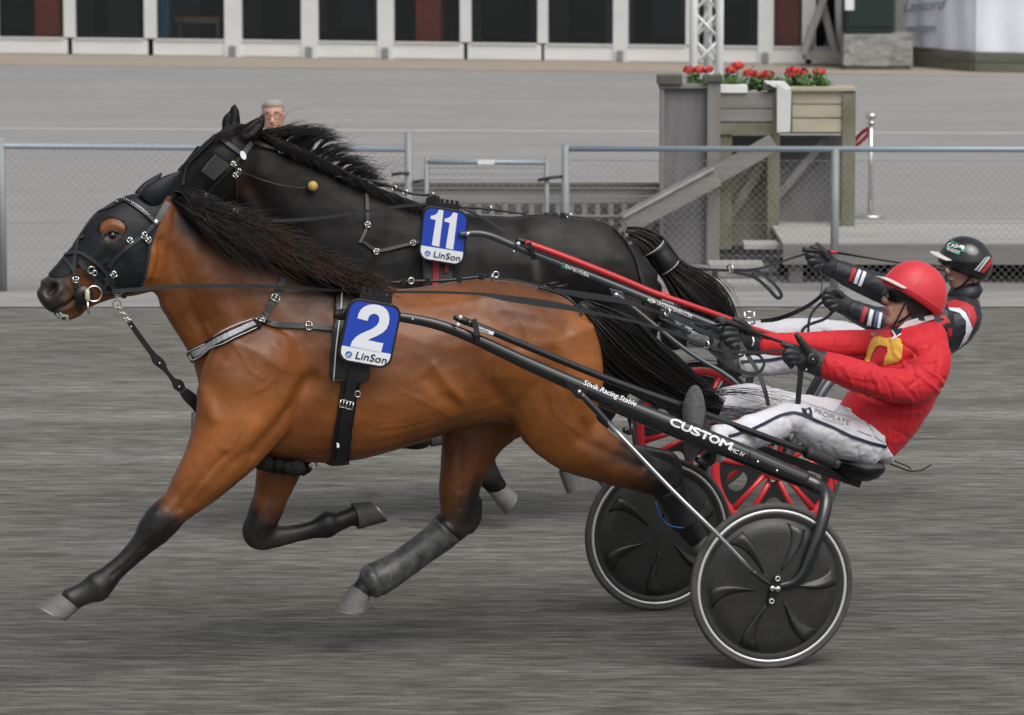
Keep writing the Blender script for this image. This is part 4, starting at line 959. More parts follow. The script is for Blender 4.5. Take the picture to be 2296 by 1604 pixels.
def poly_on(P2, pos, m, parent, name='lettering'):
    """a flat printed outline, filled"""
    W = [pos(*p) for p in P2]
    Fq = [tuple(f) for f in tessellate_polygon([[Vector((p[0], -p[1], 0)) for p in P2]])]
    return mk(name, W, Fq, m, parent, smooth=False)
def smooth_poly(pts, k=5):
    c = catmull([pts[-1]] + list(pts) + [pts[0], pts[1]], k); return [tuple(p) for p in c[k:-k - 1]]
def rrect(x0, y0, x1, y1, r, k=6):
    out = []
    for cx, cy, a0 in ((x1 - r, y1 - r, 0), (x0 + r, y1 - r, 90), (x0 + r, y0 + r, 180), (x1 - r, y0 + r, 270)):
        for i in range(k + 1): a = R(a0 + 90 * i / k); out.append((cx + r * math.cos(a), cy + r * math.sin(a)))
    return out
def strap_on(sk, pts, width_px, parent, name, m=None, off=.004, thick=.0035, step=10):
    pp, nr = sk.line(pts, off, step); w = width_px * mpp(pp[0])
    return MB().strap(pp, w, nr, thick).build(name, m or M_leather, parent, smooth=False)
def buckle(pos, nn, along, w, l, parent, r=.0028):
    """open steel frame with a tongue"""
    nn = nn.normalized(); al = (along - nn * along.dot(nn)).normalized(); ac = al.cross(nn)
    c = [pos + ac * (sx * w / 2) + al * (sy * l / 2) for sx, sy in ((-1, -1), (1, -1), (1, 1), (-1, 1))]
    mb = MB()
    for i in range(4): mb.tube([c[i], c[(i + 1) % 4]], r, 6)
    mb.tube([pos - al * l / 2, pos + al * l / 2 + nn * .002], r * .7, 5)
    return mb.build('buckle', M_steel, parent)
def torus(c, nrm, Rr, r, seg=24, m=8):
    nrm = Vector(nrm).normalized(); x = nrm.orthogonal().normalized(); y = nrm.cross(x)
    return MB().loft([[c + (x * math.cos(a) + y * math.sin(a)) * (Rr + r * math.cos(b)) + nrm * (r * math.sin(b)) for b in [2 * math.pi * j / m for j in range(m)]] for a in [2 * math.pi * i / seg for i in range(seg)]], closed=True)
def number_plate(fr, n, tc, xv, yv, w, h, split, label, digits, txt, parent_group):
    """plate in a plane of the frame: tc = picture centre, xv / yv unit picture vectors along its width and height (down)"""
    def pos(off):
        return lambda u, v: fr.at(u, v, n) + fr.n * off
    def loc(x, y): return (tc[0] + xv[0] * x + yv[0] * y, tc[1] + xv[1] * x + yv[1] * y)
    t = thing('number_plate', label, 'number plate', tuple(fr.at(*tc, n)), parent_group)
    out = [pos(0)(*loc(*p)) for p in rrect(-w / 2, -h / 2, w / 2, h / 2, w * .21)]
    MB().prism(out, fr.n * -.012).build('backing', M_blackp, t, smooth=False, bevel=.003)
    e = w * .045; inn = rrect(-w / 2 + e, -h / 2 + e, w / 2 - e, h / 2 - e, w * .18)
    ysp = -h / 2 + h * split
    hi = [p for p in inn if p[1] < ysp]; lo = [p for p in inn if p[1] >= ysp]
    # the rounded outline runs right-bottom, left-bottom, left-top, right-top
    xs = max(p[0] for p in inn)
    poly_on([loc(*p) for p in lo] + [loc(-xs, ysp), loc(xs, ysp)], pos(.0015), M_plwhite, t, 'white_field')
    poly_on([loc(-xs, ysp)] + [loc(*p) for p in hi] + [loc(xs, ysp)], pos(.0015), M_plblue, t, 'blue_field')
    for dg_ in digits: poly_on(dg_, pos(.003), M_plwhite, t, 'numeral')
    ty = h / 2 - h * (1 - split) * .34
    text_on('LinSon', pos(.003), loc(-w * .17, ty), loc(w * .40, ty), (-yv[0] * h * .16, -yv[1] * h * .16), M_blackink, t, .012, .12)
    gc = loc(-w * .30, h / 2 - h * (1 - split) * .50); rr_ = h * .055
    globe = [(gc[0] + rr_ * math.cos(a), gc[1] + rr_ * math.sin(a)) for a in [2 * math.pi * i / 20 for i in range(20)]]
    poly_on(globe, pos(.0025), M_glob, t, 'globe_logo')
    for k, (oy, ww) in enumerate(((-.38, .6), (.10, .9), (.55, .6))):
        band = [(gc[0] + rr_ * ww * (i / 6 - 1) * 1.0 + 0, gc[1] + rr_ * (oy + .14 * math.sin(i * .52 + k))) for i in range(13)]
        band = [(gc[0] + rr_ * ww * (i / 6 - 1), gc[1] + rr_ * (oy + .16 * math.sin(i * .5 + k * 2))) for i in range(13)]
        poly_on([p for p in band] + [(p[0], p[1] + rr_ * .2) for p in reversed(band)], pos(.0035), M_plwhite, t, 'globe_band')
    return t
def Z1(X, Y): return (.261 * X, 358.8 + .261 * Y)
def Z3(X, Y): return (657.7 + .261 * X, 418.5 + .261 * Y)
def Z4(X, Y): return (358.7 + .261 * X, 597.9 + .261 * Y)

M_faded = mat('faded_print', (.26, .27, .32), .7)
_tent = bpy.data.objects['white_tent']
text_on('Lantord', lambda u, v: FT.at(u, v, .035), (2024, 27), (2112, 21), (6, -34), M_faded, _tent, .012, .25)
poly_on([(2032, 60), (2098, 57), (2098, 70), (2032, 73)], lambda u, v: FT.at(u, v, .035), mat('pale_print', (.42, .44, .50), .7), _tent, 'lettering')
# ------------------------------------------------------------------ hood and bridle of the bay
hood_poly = [(108, 618), (121, 625), (156, 620), (166, 606), (180, 592), (200, 610), (222, 630), (240, 652), (262, 664), (314, 650), (320, 620), (332, 575), (350, 520), (371, 458), (352, 428), (330, 420), (296, 425), (258, 438), (200, 480), (160, 540), (130, 575)]
eye_hole = [(225, 516), (229, 500), (243, 489), (258, 490), (262, 494), (272, 492), (281, 505), (278, 522), (268, 540), (252, 546), (235, 540)]
hd = thing('hood', 'black cloth hood with ear covers on the bay horse', 'hood', tuple(FA.at(260, 560)))
PV, PF = SKA.patch(hood_poly, .006, [eye_hole], relax=10)
mk('face_cloth', PV, PF, M_hood, hd)
def ear(fr, pts, n0, lat, tilt=0):
    """pts: (u, v, half width, n)"""
    C_ = catmull(pts, 4); P_ = [fr.at(c[0], c[1], c[3]) for c in C_]; rs = []
    for i, c in enumerate(C_):
        t = (P_[min(i + 1, len(P_) - 1)] - P_[max(0, i - 1)]).normalized(); x = t.cross(fr.n).normalized(); y = x.cross(t); r = c[2] * mpp(P_[i])
        rs.append([P_[i] + x * (r * math.cos(2 * math.pi * k / 16)) + y * (r * lat * math.sin(2 * math.pi * k / 16)) for k in range(16)])
    return MB().loft(rs)
ear(FA, [(330, 452, 26, .05), (345, 436, 27, .06), (364, 420, 22, .065), (384, 403, 14, .065), (397, 392, 7, .065), (405, 385, 2, .065)], 0, .62).build('ear_cover', M_hood, hd)
ear(FA, [(316, 442, 18, -.04), (330, 424, 16, -.05), (345, 408, 11, -.055), (355, 397, 6, -.055), (363, 388, 1.5, -.055)], 0, .62).build('ear_cover', M_hood, hd)
bd = thing('bridle', 'black leather bridle with steel buckles over the bay horse hood', 'bridle', tuple(FA.at(250, 580)))
M_brid = mat('bridle_leather', (.026, .028, .032), .3, spec=.6, var=.3, vscale=30)
def SB(pts, w, name='strap', m=None, off=.012): return strap_on(SKA, [Z1(*p) for p in pts], w, bd, name, m or M_brid, off, .006, 8)
SB([(1425, 380), (1370, 470), (1325, 545)], 14, 'headpiece', mat('worn_leather', (.055, .056, .058), .4), .014)
SB([(1325, 545), (1230, 645), (1130, 720), (1000, 830), (930, 920)], 9, 'cheek_strap', None, .013)
SB([(1255, 660), (1285, 740), (1262, 850), (1235, 1000), (1190, 1090)], 7, 'throat_latch')
SB([(985, 350), (1060, 356), (1130, 385), (1200, 430), (1270, 490), (1330, 548)], 9, 'browband', None, .016)
pp, nr = SKA.line([Z1(*p) for p in [(1000, 350), (1060, 356), (1130, 385), (1200, 430), (1260, 480)]], .021, 4)
mb = MB()
for p in pp[::1]: mb.ball(p, .0034, 6)
mb.build('browband_studs', M_steel, bd)
for pts, w in (([(1030, 330), (900, 410), (800, 520), (720, 640), (650, 745)], 6), ([(700, 640), (672, 760), (642, 900), (650, 1020), (655, 1100), (660, 1240), (690, 1290)], 8), ([(570, 830), (680, 790), (760, 830), (850, 900), (940, 1000), (985, 1050)], 8), ([(560, 850), (610, 900), (640, 960)], 7), ([(880, 1110), (905, 1070), (935, 1030)], 8), ([(690, 870), (760, 960), (830, 1050), (900, 1110)], 12), ([(870, 1130), (980, 1135), (1060, 1135)], 10), ([(900, 1010), (1000, 1120), (1070, 1160)], 10)):
    SB(pts, w)
for X, Y, ax, ay, w, l in ((650, 1025, 1, 0, 12, 12), (980, 978, .6, .8, 12, 12), (1005, 1130, 1, 0, 14, 13), (1112, 697, .7, -.6, 12, 11), (1225, 650, .7, .5, 14, 10), (1262, 690, .5, .7, 12, 10)):
    h, nn = SKA.hit(*Z1(X, Y), .019); al = FA.at(Z1(X, Y)[0] + ax * 10, Z1(X, Y)[1] + ay * 10) - FA.at(*Z1(X, Y)); buckle(h, nn, al, w * .0018, l * .0018, bd, .0026)
h, nn = SKA.hit(*Z1(1327, 541), .022); MB().lathe(h, nn, [(-.004, .001), (-.004, .011), (0, .012), (.003, .009), (.004, .001)], 16).build('rosette', M_steel, bd)
h, nn = SKA.hit(*Z1(795, 1130), .030); torus(h, FA.n, .031, .0038).build('bit_ring', M_steel, bd)
h2, _ = SKA.hit(*Z1(740, 1140), .036); MB().tube([h2 + Vector((0, 0, .026)), h2 + Vector((0, 0, .012)), h2 + Vector((0, 0, -.012)), h2 + Vector((0, 0, -.024))], [.006, .010, .010, .006], 10).build('bit_guard', mat('cream_rubber', (.52, .52, .36), .5), bd)
MB().tube([h2 - Vector((0, 0, .022)), h2 - Vector((-.004, 0, .075))], .005, 8).build('bit_shank', M_steel, bd)
h, nn = SKA.hit(*Z1(775, 935), .02); torus(h, nn, .014, .0026).build('ring', M_steel, bd)
h, nn = SKA.hit(*Z1(805, 960), .02); torus(h, nn, .010, .0024).build('ring', M_steel, bd)
h, nn = SKA.hit(*Z1(715, 1150), .018); MB().lathe(h, FA.n, [(0, .03), (.006, .04), (.012, .038), (.014, .012)], 18).build('bit_disc', M_leather, bd)
# tie-down from the chin to the girth
td = thing('tie_down_strap', 'black tie down strap from the bay horse chin to its chest', 'strap', tuple(FA.at(350, 800)))
torus(FA.at(262, 682, .03), FA.n, .016, .003).build('ring', M_steel, td)
ch = [FA.at(*p, .03) for p in ((265, 690), (270, 696), (275, 703), (280, 709), (285, 716), (290, 724))]
for i, p in enumerate(ch): torus(p, FA.n if i % 2 else FA.h, .010 + (.004 if i > 3 else 0), .0028, 14, 6).build('chain_link', M_steel, td)
def flatbar(fr, pts, n, th): # (u, v, half width)
    C_ = catmull(pts, 4); L, R_ = [], []
    for i, c in enumerate(C_):
        a, b = C_[max(0, i - 1)], C_[min(len(C_) - 1, i + 1)]; dx, dy = b[0] - a[0], b[1] - a[1]; l = math.hypot(dx, dy); L.append((c[0] - dy / l * c[2], c[1] + dx / l * c[2])); R_.append((c[0] + dy / l * c[2], c[1] - dx / l * c[2]))
    return MB().prism([fr.at(*p, n) for p in L + R_[::-1]], fr.n * th)
flatbar(FA, [(290, 722, 6), (300, 737, 6), (325, 772, 6), (343, 796, 7), (350, 806, 11), (362, 818, 10), (372, 832, 5), (388, 852, 6), (398, 862, 13), (408, 874, 9)], .03, .006).build('strap', M_leather, td, smooth=False, bevel=.001)
flatbar(FA, [(408, 874, 9), (420, 887, 13), (440, 906, 14), (462, 928, 14)], .03, .02).build('padded_sleeve', M_blackp, td, smooth=False, bevel=.004)
for p in ((294, 733), (358, 815), (402, 868), (412, 880)): MB().ball(FA.at(*p, .039), .005, 8).build('rivet', M_steel, td)

# ------------------------------------------------------------------ breast strap, saddle, girth of the bay
hr = thing('harness', 'black trotting harness with glittering breast strap on the bay horse', 'harness', tuple(FA.at(780, 800)))
bl_pts = [Z4(255, 768), Z4(400, 700), Z4(600, 605), Z4(815, 510)]
strap_on(SKA, [(424, 806)] + bl_pts + [(582, 729)], 27, hr, 'breast_strap', M_leather, .012, .008)
M_glit = mat('glitter_band', (.62, .63, .66), .35, .3, var=.55, vscale=170, rvar=.2)
strap_on(SKA, [(426, 804)] + bl_pts, 14, hr, 'glitter_band', M_glit, .017, .004)
for dy in (-10, 10):
    pp, nr = SKA.line([(p[0] + .4 * dy, p[1] + dy) for p in bl_pts], .018, 8); MB().tube(pp, .0016, 5).build('white_stitching', M_whitep, hr)
strap_on(SKA, [(585, 725), (598, 700), (618, 665), (632, 632), (640, 618)], 15, hr, 'neck_strap', M_leather, .012)
strap_on(SKA, [(586, 727), (650, 730), (700, 733), (755, 738)], 13, hr, 'trace_strap', M_leather, .012)
for p, al in (((582, 726), (2, -6)), ((690, 733), (1, 0)), ((616, 670), (3, -5))):
    h, nn = SKA.hit(*p, .02); buckle(h, nn, FA.at(p[0] + al[0], p[1] + al[1]) - FA.at(*p), .034, .024, hr)
PV, PF = SKA.patch([(757, 600), (822, 600), (830, 700), (830, 858), (735, 855), (742, 760)], .022, relax=8); mk('saddle_pad', PV, PF, M_leather, hr)
pp, nr = SKA.line([(766, 640), (762, 700), (752, 775), (746, 852)], .03, 10); MB().tube(pp, .0028, 6).build('white_piping', M_whitep, hr)
PV, PF = SKA.patch([(762, 845), (806, 845), (800, 905), (792, 960), (782, 1045), (738, 1045), (748, 960), (758, 905)], .016, relax=8); mk('girth', PV, PF, M_leather, hr)
strap_on(SKA, [(790, 830), (780, 900), (768, 960), (762, 1025)], 22, hr, 'girth_strap', M_leather, .028, .006)
for p in ((768, 902), (782, 905)):
    h, nn = SKA.hit(*p, .036); buckle(h, nn, FA.at(p[0] - 2, p[1] + 10) - FA.at(*p), .026, .03, hr)
h, nn = SKA.hit(756, 988, .03); MB().box(h, FA.h * .005, FA.n * .003, Vector((0, 0, .010))).build('white_tag', M_whitep, hr, smooth=False)
mb = MB(); r_ = random.Random(4)
for i in range(34):
    t = i / 33; mb.ball(FA.at(574 + 112 * t, 1030 + 20 * math.sin(t * 1.7) + r_.uniform(-4, 4), r_.uniform(-.06, .09)), r_.uniform(.026, .036), 8)
mb.build('sheepskin', mat('black_sheepskin', (.010, .010, .010), .95, bump=.8, bscale=90), hr)
for k in range(4): torus(FA.at(694 + k * 8, 1044 - k * 1.5, .06), FA.n if k % 2 else FA.h, .010, .0026, 12, 6).build('chain_link', M_steel, hr)
# saddle tree on the withers
MB().loft([[FA.at(*p, n_) for p in ((768, 660), (762, 628), (790, 616), (815, 622), (822, 660))] for n_ in (-.10, -.03, .03, .10)]).build('saddle_tree', M_blackp, hr, smooth=False, bevel=.008)
MB().tube([FA.at(808, 640, .1), FA.at(806, 612, .09), FA.at(806, 605, .085)], .007, 8).build('terret_post', M_blackp, hr)
torus(FA.at(806, 657, .17), FA.h, .020, .0045).build('rein_ring', M_steel, hr)
mb = MB(); mb.prism([FA.at(*p, .385) for p in ((808, 652), (878, 664), (874, 694), (800, 680))], FA.n * .012)
for k in range(5): mb.prism([FA.at(810 + k * 15, 654 + k * 2.4 - 12, .388), FA.at(820 + k * 15, 656 + k * 2.4 - 12, .388), FA.at(818 + k * 15, 666 + k * 2.4, .388), FA.at(808 + k * 15, 664 + k * 2.4, .388)], FA.n * .006)
mb.build('plate_holder', M_blackp, hr, smooth=False)
MB().tube(catmull([FA.at(*p, .26) for p in ((815, 815), (812, 835), (806, 855), (802, 878))], 4), .007, 8).build('holder_hook', M_leather, hr)
torus(FA.at(802, 884, .27), FA.n, .012, .003).build('ring', M_steel, hr)
# back strap raised over the loin, crupper
bp_ = catmull([FA.at(*p, .02) for p in ((826, 634), (880, 634), (930, 631), (1000, 629), (1060, 623), (1092, 620))], 4); MB().tube(bp_, .0075, 8).build('back_strap', M_leather, hr)
for u, v in ((842, 634), (905, 632), (960, 630), (1030, 627), (1080, 621)): MB().box(FA.at(u, v, .03), FA.h * .009, FA.n * .006, Vector((0, 0, .012))).build('keeper', M_blackp, hr, smooth=False)
torus(FA.at(922, 630, .035), FA.n, .012, .003).build('clip', M_steel, hr); torus(FA.at(1112, 616, .03), FA.n, .012, .003).build('clip', M_steel, hr); torus(FA.at(1103, 621, .03), FA.h, .010, .003).build('clip', M_steel, hr)
strap_on(SKA, [(1098, 630), (1160, 636), (1200, 645), (1235, 655)], 8, hr, 'crupper_strap', M_leather, .012)
MB().tube(catmull([SKA.hit(*p, .014)[0] for p in ((1205, 652), (1240, 662), (1270, 675), (1292, 698), (1300, 712))], 4), .006, 8).build('crupper', M_leather, hr)
for a_, b_ in (((1225, 638), (1252, 634)), ((1240, 645), (1272, 640)), ((1218, 640), (1230, 648))): MB().tube([FA.at(*a_, .03), FA.at(*b_, .03)], .006, 8).build('strap_end', M_leather, hr)
d2 = [Z4(*p) for p in smooth_poly([(1700, 415), (1740, 350), (1800, 327), (1860, 325), (1920, 345), (1960, 395), (1968, 455), (1950, 520), (1910, 565), (1850, 600), (1780, 630)], 3)[:31]]
d2 = [Z4(*p) for p in [(1695, 445), (1703, 408), (1722, 372), (1750, 346), (1790, 329), (1830, 324), (1872, 329), (1912, 343), (1944, 368), (1964, 405), (1970, 450), (1963, 495), (1945, 535), (1912, 568), (1870, 592), (1825, 612), (1782, 632), (1917, 660), (1897, 737), (1632, 685), (1650, 640), (1682, 604), (1722, 578), (1770, 556), (1820, 535), (1858, 508), (1880, 475), (1884, 440), (1870, 416), (1845, 406), (1815, 410), (1794, 430), (1780, 466)]]
number_plate(FA, .408, (829, 748), (.985, .172), (-.205, .979), 122, 146, .755, 'blue plate numbered 2 hanging on the side of the bay horse', [d2], None, 'number plates on the horses')
# reins of the bay, run after the drivers are built
# ================================================================== BLACK HORSE
def Z2(X, Y): return (299 + .261 * X, 179.4 + .261 * Y)
k_head = [(556, 290, 590, 405, .080), (530, 285, 580, 416, .095), (500, 291, 570, 428, .105), (470, 310, 552, 444, .108, 2.3), (443, 335, 528, 462, .102, 2.3), (415, 366, 498, 484, .088, 2.3), (390, 396, 466, 506, .074), (365, 428, 434, 524, .062), (343, 456, 406, 538, .058), (328, 476, 380, 544, .05), (324, 494, 350, 536, .032)]
k_neck = [(545, 288, 535, 440, .078), (580, 300, 540, 490, .088), (640, 325, 560, 560, .100), (720, 366, 620, 640, .115), (800, 408, 645, 710, .145), (880, 440, 665, 770, .18), (950, 466, 720, 820, .205)]
k_torso = [(710, 600, 668, 760, .09), (770, 540, 690, 815, .16), (860, 490, 740, 855, .21), (950, 466, 830, 872, .235), (1010, 474, 920, 870, .262, 2.3, .1), (1070, 482, 1010, 858, .28, 2.3, .1), (1140, 485, 1110, 840, .285, 2.3, .08), (1210, 484, 1200, 815, .28, 2.25, .02), (1275, 486, 1280, 790, .275, 2.2, -.05), (1330, 494, 1340, 770, .265, 2.1, -.1), (1385, 512, 1395, 750, .235, 2.1, -.1), (1425, 545, 1432, 720, .17), (1448, 595, 1450, 670, .08)]
k_legs = [
    [(790, 700, .14, 100, .5), (740, 790, .15, 90, .55), (690, 845, .155, 66, .7), (630, 875, .15, 48), (575, 893, .145, 37), (540, 903, .14, 33), (505, 910, .14, 25), (475, 917, .14, 21), (458, 925, .14, 22), (446, 932, .14, 20)],
    [(800, 760, -.12, 90, .5), (770, 860, -.12, 62), (735, 920, -.12, 42), (715, 965, -.12, 32), (712, 985, -.12, 29), (750, 992, -.12, 22), (820, 990, -.12, 19), (900, 985, -.12, 20), (935, 983, -.12, 24), (960, 982, -.12, 20)],
    [(1390, 610, .14, 85, .5), (1385, 700, .145, 85, .55), (1350, 790, .145, 70, .65), (1280, 870, .14, 50), (1200, 920, .135, 40), (1130, 955, .13, 34), (1100, 975, .13, 30), (1088, 1010, .13, 25), (1087, 1040, .13, 23), (1094, 1066, .13, 25), (1108, 1086, .13, 21), (1120, 1098, .13, 20)],
    [(1400, 640, -.12, 85, .5), (1395, 760, -.12, 75, .6), (1370, 850, -.12, 52), (1345, 910, -.12, 40), (1325, 950, -.12, 34), (1302, 985, -.12, 26), (1284, 1015, -.12, 22), (1274, 1035, -.12, 24), (1270, 1050, -.12, 21)]]
def ear_solid(fr, pts, lat=.6): return ear(fr, pts, 0, lat)
k_ears = [ear_solid(FK, [(520, 298, 22, -.05), (518, 281, 23, -.055), (521, 263, 20, -.055), (525, 246, 12, -.055), (528, 232, 4, -.055)], .8), ear_solid(FK, [(546, 314, 22, .055), (558, 302, 24, .06), (573, 286, 20, .06), (585, 271, 12, .06), (593, 259, 4, .06)], .8)]
V, N, Fc = fuse([section_loft(FK, k_head), section_loft(FK, k_neck), section_loft(FK, k_torso)] + [chain_loft(FK, l) for l in k_legs] + k_ears, .0125, 4)
k_strokes = [([(552, 300), (566, 292), (580, 276)], 5, -.012), ([(513, 288), (518, 270), (523, 252)], 6, -.012), ([(560, 420), (600, 480), (640, 560)], 18, -.012), ([(600, 400), (660, 470), (720, 540)], 26, .008), ([(1150, 520), (1190, 560), (1230, 620)], 26, -.012), ([(1190, 510), (1230, 505)], 24, .012), ([(1330, 540), (1370, 610), (1390, 690)], 20, -.008),
             ([(1400, 580), (1430, 640), (1436, 700)], 14, .008), ([(1090, 520), (1110, 640)], 20, .005), ([(1060, 520), (1070, 640)], 20, -.004), ([(480, 345), (500, 360)], 16, .006), ([(540, 395), (520, 430)], 24, .008), ([(460, 390), (420, 430)], 14, -.006), ([(880, 500), (860, 600)], 30, -.008)]
V = carve(FK, V, N, k_strokes); V = relief(V, N, .003, .0012)
Q, dn = side_uv(FK, V); u_, v_ = Q[:, 0], Q[:, 1]
nz = np.array([mnoise.noise(Vector(p) * 3.0) for p in V]); nz2 = np.array([mnoise.noise(Vector(p) * 9) for p in V])
C = np.array([0.0062, 0.0055, 0.0055]) * (1 + .3 * nz[:, None])
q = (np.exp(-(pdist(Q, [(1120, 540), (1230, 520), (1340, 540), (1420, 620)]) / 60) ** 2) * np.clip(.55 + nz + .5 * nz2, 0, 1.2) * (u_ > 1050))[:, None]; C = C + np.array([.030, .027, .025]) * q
q = (np.exp(-(pdist(Q, [(540, 405), (552, 430)]) / 16) ** 2))[:, None]; C = C + np.array([.030, .014, .006]) * q
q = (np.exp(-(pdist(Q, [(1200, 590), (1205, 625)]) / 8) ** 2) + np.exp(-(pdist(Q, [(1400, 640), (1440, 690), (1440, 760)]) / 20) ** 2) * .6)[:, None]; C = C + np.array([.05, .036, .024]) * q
q = ((v_ > 880) * np.clip(nz2 + .1, 0, 1))[:, None]; C = C + np.array([.03, .03, .03]) * q
blk_ = thing('black_horse', 'black trotting horse with wind blown mane, wearing blue number 11', 'horse', tuple(FK.w(FK.loc(FK.at(1050, 800))[0], 0, 0)))
ob = mk('body', V, Fc, M_coatk, blk_); paint(ob, C)
bm = bmesh.new(); bm.from_mesh(ob.data); bm.normal_update(); Nn = np.array([tuple(v.normal) for v in bm.verts]); bm.free()
SKK = Skin(FK, V, Nn, Fc)
h, nn = SKK.hit(468, 372, -.014); MB().ball(h, .024, 14).build('eye', M_eye, blk_); MB().ball(FK.mir(h), .024, 14).build('eye', M_eye, blk_)
hoof(FK, (429, 926), (457, 922), (428, 978), (452, 962), .14, blk_)
hoof(FK, (966, 1002), (962, 964), (996, 998), (990, 972), -.12, blk_, MATS['dark_hoof'])
hoof(FK, (1096, 1106), (1128, 1080), (1130, 1152), (1158, 1104), .13, blk_)
hoof(FK, (1252, 1058), (1288, 1052), (1270, 1104), (1300, 1078), -.12, blk_, MATS['dusty_hoof'])
def mane_black():
    r_ = random.Random(8); V1, F1 = [], []
    cr = catmull([(566, 296), (600, 308), (640, 325), (720, 366), (800, 408), (880, 440), (950, 466)], 30)
    def root(t): return cr[int(max(0, min(1, t)) * (len(cr) - 1))]
    for i in range(1500):       # short hair lying close along the crest
        t = r_.random(); c = root(t); L_ = r_.uniform(40, 95)
        p = [FK.at(*q) for q in ((c[0], c[1] + r_.uniform(2, 18), r_.uniform(-.03, .03)), (c[0] + L_ * .3, c[1] - r_.uniform(-4, 10), r_.uniform(.0, .05)), (c[0] + L_ * .7, c[1] + L_ * .28 + r_.uniform(-10, 10), r_.uniform(.04, .10)), (c[0] + L_, c[1] + L_ * r_.uniform(.40, .75), r_.uniform(.07, .13)))]
        add_strands(V1, F1, bez(p, 7), r_.uniform(.002, .0045), .0006)
    for k in range(44):         # tufts lifted by the wind
        t = .08 + .62 * k / 43 + r_.uniform(-.02, .02); c = root(t); big = math.exp(-((t - .40) / .26) ** 2); Lx = r_.uniform(60, 105) * (.5 + .6 * big); lift = r_.uniform(22, 62) * big + 8; n0 = r_.uniform(-.05, .05)
        for j in range(24):
            g = lambda s: r_.gauss(0, s)
            p0 = (c[0] + g(7), c[1] + 6 + g(3), n0 * .5 + g(.01)); p1 = (c[0] + Lx * .28 + g(4), c[1] - lift * .55 + g(4), n0 + g(.012)); p2 = (c[0] + Lx * .62 + g(5), c[1] - lift * .75 + g(5), n0 + g(.015)); p3 = (c[0] + Lx * 1.0 + g(9), c[1] - lift * r_.uniform(.9, 1.25) + Lx * .36 + g(6), n0 + g(.02))
            add_strands(V1, F1, bez([FK.at(*q) for q in (p0, p1, p2, p3)], 9), r_.uniform(.0016, .0032), .0004)
    for k in range(46):         # single hairs standing out
        t = r_.uniform(.05, .75); c = root(t); L_ = r_.uniform(50, 110); up = r_.uniform(25, 70)
        p = [FK.at(*q) for q in ((c[0], c[1] + 4, 0), (c[0] + L_ * .35, c[1] - up * .3, .02), (c[0] + L_ * .6, c[1] - up, .02), (c[0] + L_, c[1] - up * r_.uniform(.6, 1.2) + L_ * .12, .03))]
        add_strands(V1, F1, bez(p, 9), .0012, .0004)
    for k in range(120):        # forelock between the ears
        p = [FK.at(*q) for q in ((r_.uniform(520, 560), r_.uniform(280, 292), r_.uniform(-.03, .05)), (r_.uniform(505, 545), r_.uniform(268, 285), .06), (r_.uniform(480, 530), r_.uniform(290, 305), .09), (r_.uniform(470, 520), r_.uniform(300, 322), .1))]
        add_strands(V1, F1, bez(p, 6), .0025, .0006)
    mk('mane', V1, F1, M_hairk, blk_, smooth=True)
mane_black()
tail_mesh(FK, [(1404, 520, 10, .0), (1430, 528, 18, .0), (1462, 546, 26, .01), (1488, 580, 26, .02), (1512, 612, 26, .02), (1546, 642, 44, .03), (1580, 674, 50, .03), (1610, 708, 44, .03), (1635, 745, 26, .03), (1640, 800, 18, .03)], blk_, 900, 15, [((1560, 640, .03), (1600, 650, .05), (1630, 690, .06), (1660, 770, .06)), ((1530, 640, .03), (1570, 690, .05), (1620, 750, .06), (1650, 830, .08)), ((1600, 700, .0), (1650, 770, .05), (1690, 850, .08), (1750, 870, .1)), ((1600, 700, .0), (1700, 790, .05), (1800, 850, .08), (1900, 880, .1))])
tw = MB(); c0 = catmull([FK.at(*p) for p in ((1466, 556, .01), (1478, 570, .015), (1490, 586, .02), (1500, 600, .02))], 4); tw.tube(c0, [.058, .064, .064, .06, .06, .06, .06, .06, .06, .06, .058, .058, .056][:len(c0)], 16)
tw.build('tail_wrap', M_blackp, blk_)
for uu, vv in ((1466, 556), (1500, 600)):
    torus(FK.at(uu, vv, .015), FK.at(uu + 10, vv + 13) - FK.at(uu, vv), .058, .004).build('tail_ring', mat('grey_tape', (.35, .35, .34), .5), blk_)

# ------------------------------------------------------------------ bridle and harness of the black horse
bk2 = thing('bridle', 'black bridle with blinkers and a white oval badge on the black horse', 'bridle', tuple(FK.at(500, 370)))
def SK(pts, w, name='strap', m=None, off=.010): return strap_on(SKK, [Z2(*p) for p in pts], w, bk2, name, m, off, .004, 8)
SK([(1012, 530), (970, 590), (935, 645)], 12, 'headpiece', MATS['worn_leather'], .013)
SK([(690, 475), (800, 545), (925, 640)], 9, 'browband', mat('blue_leather', (.018, .024, .036), .35), .014)
SK([(925, 655), (855, 735), (740, 860), (612, 1000)], 8, 'cheek_strap')
SK([(890, 720), (875, 820), (885, 900), (880, 1000)], 6, 'throat_latch')
SK([(700, 490), (590, 600), (480, 700), (395, 790)], 6, 'nose_strap'); SK([(720, 500), (560, 650), (470, 740), (430, 900)], 6, 'nose_strap')
h, nn = SKK.hit(*Z2(930, 650), .022); x_ = (FK.at(545, 356) - FK.at(539, 343)).normalized(); y_ = x_.cross(nn)
MB().prism([h + x_ * (a * .022) + y_ * (b * .014) for a, b in [(math.cos(t), math.sin(t)) for t in [2 * math.pi * i / 18 for i in range(18)]]], nn * .004).build('badge', M_whitep, bk2, smooth=False)
bp0 = [FK.at(*Z2(*p), n_) for p, n_ in (((700, 640), .15), ((840, 735), .14), ((690, 870), .17), ((580, 785), .18))]
MB().prism(bp0, FK.n * .006).build('blinker', M_blackp, bk2, smooth=False, bevel=.003)
bp1 = [FK.at(*Z2(*p), -.14) for p in ((435, 712), (548, 565), (600, 575), (470, 735))]
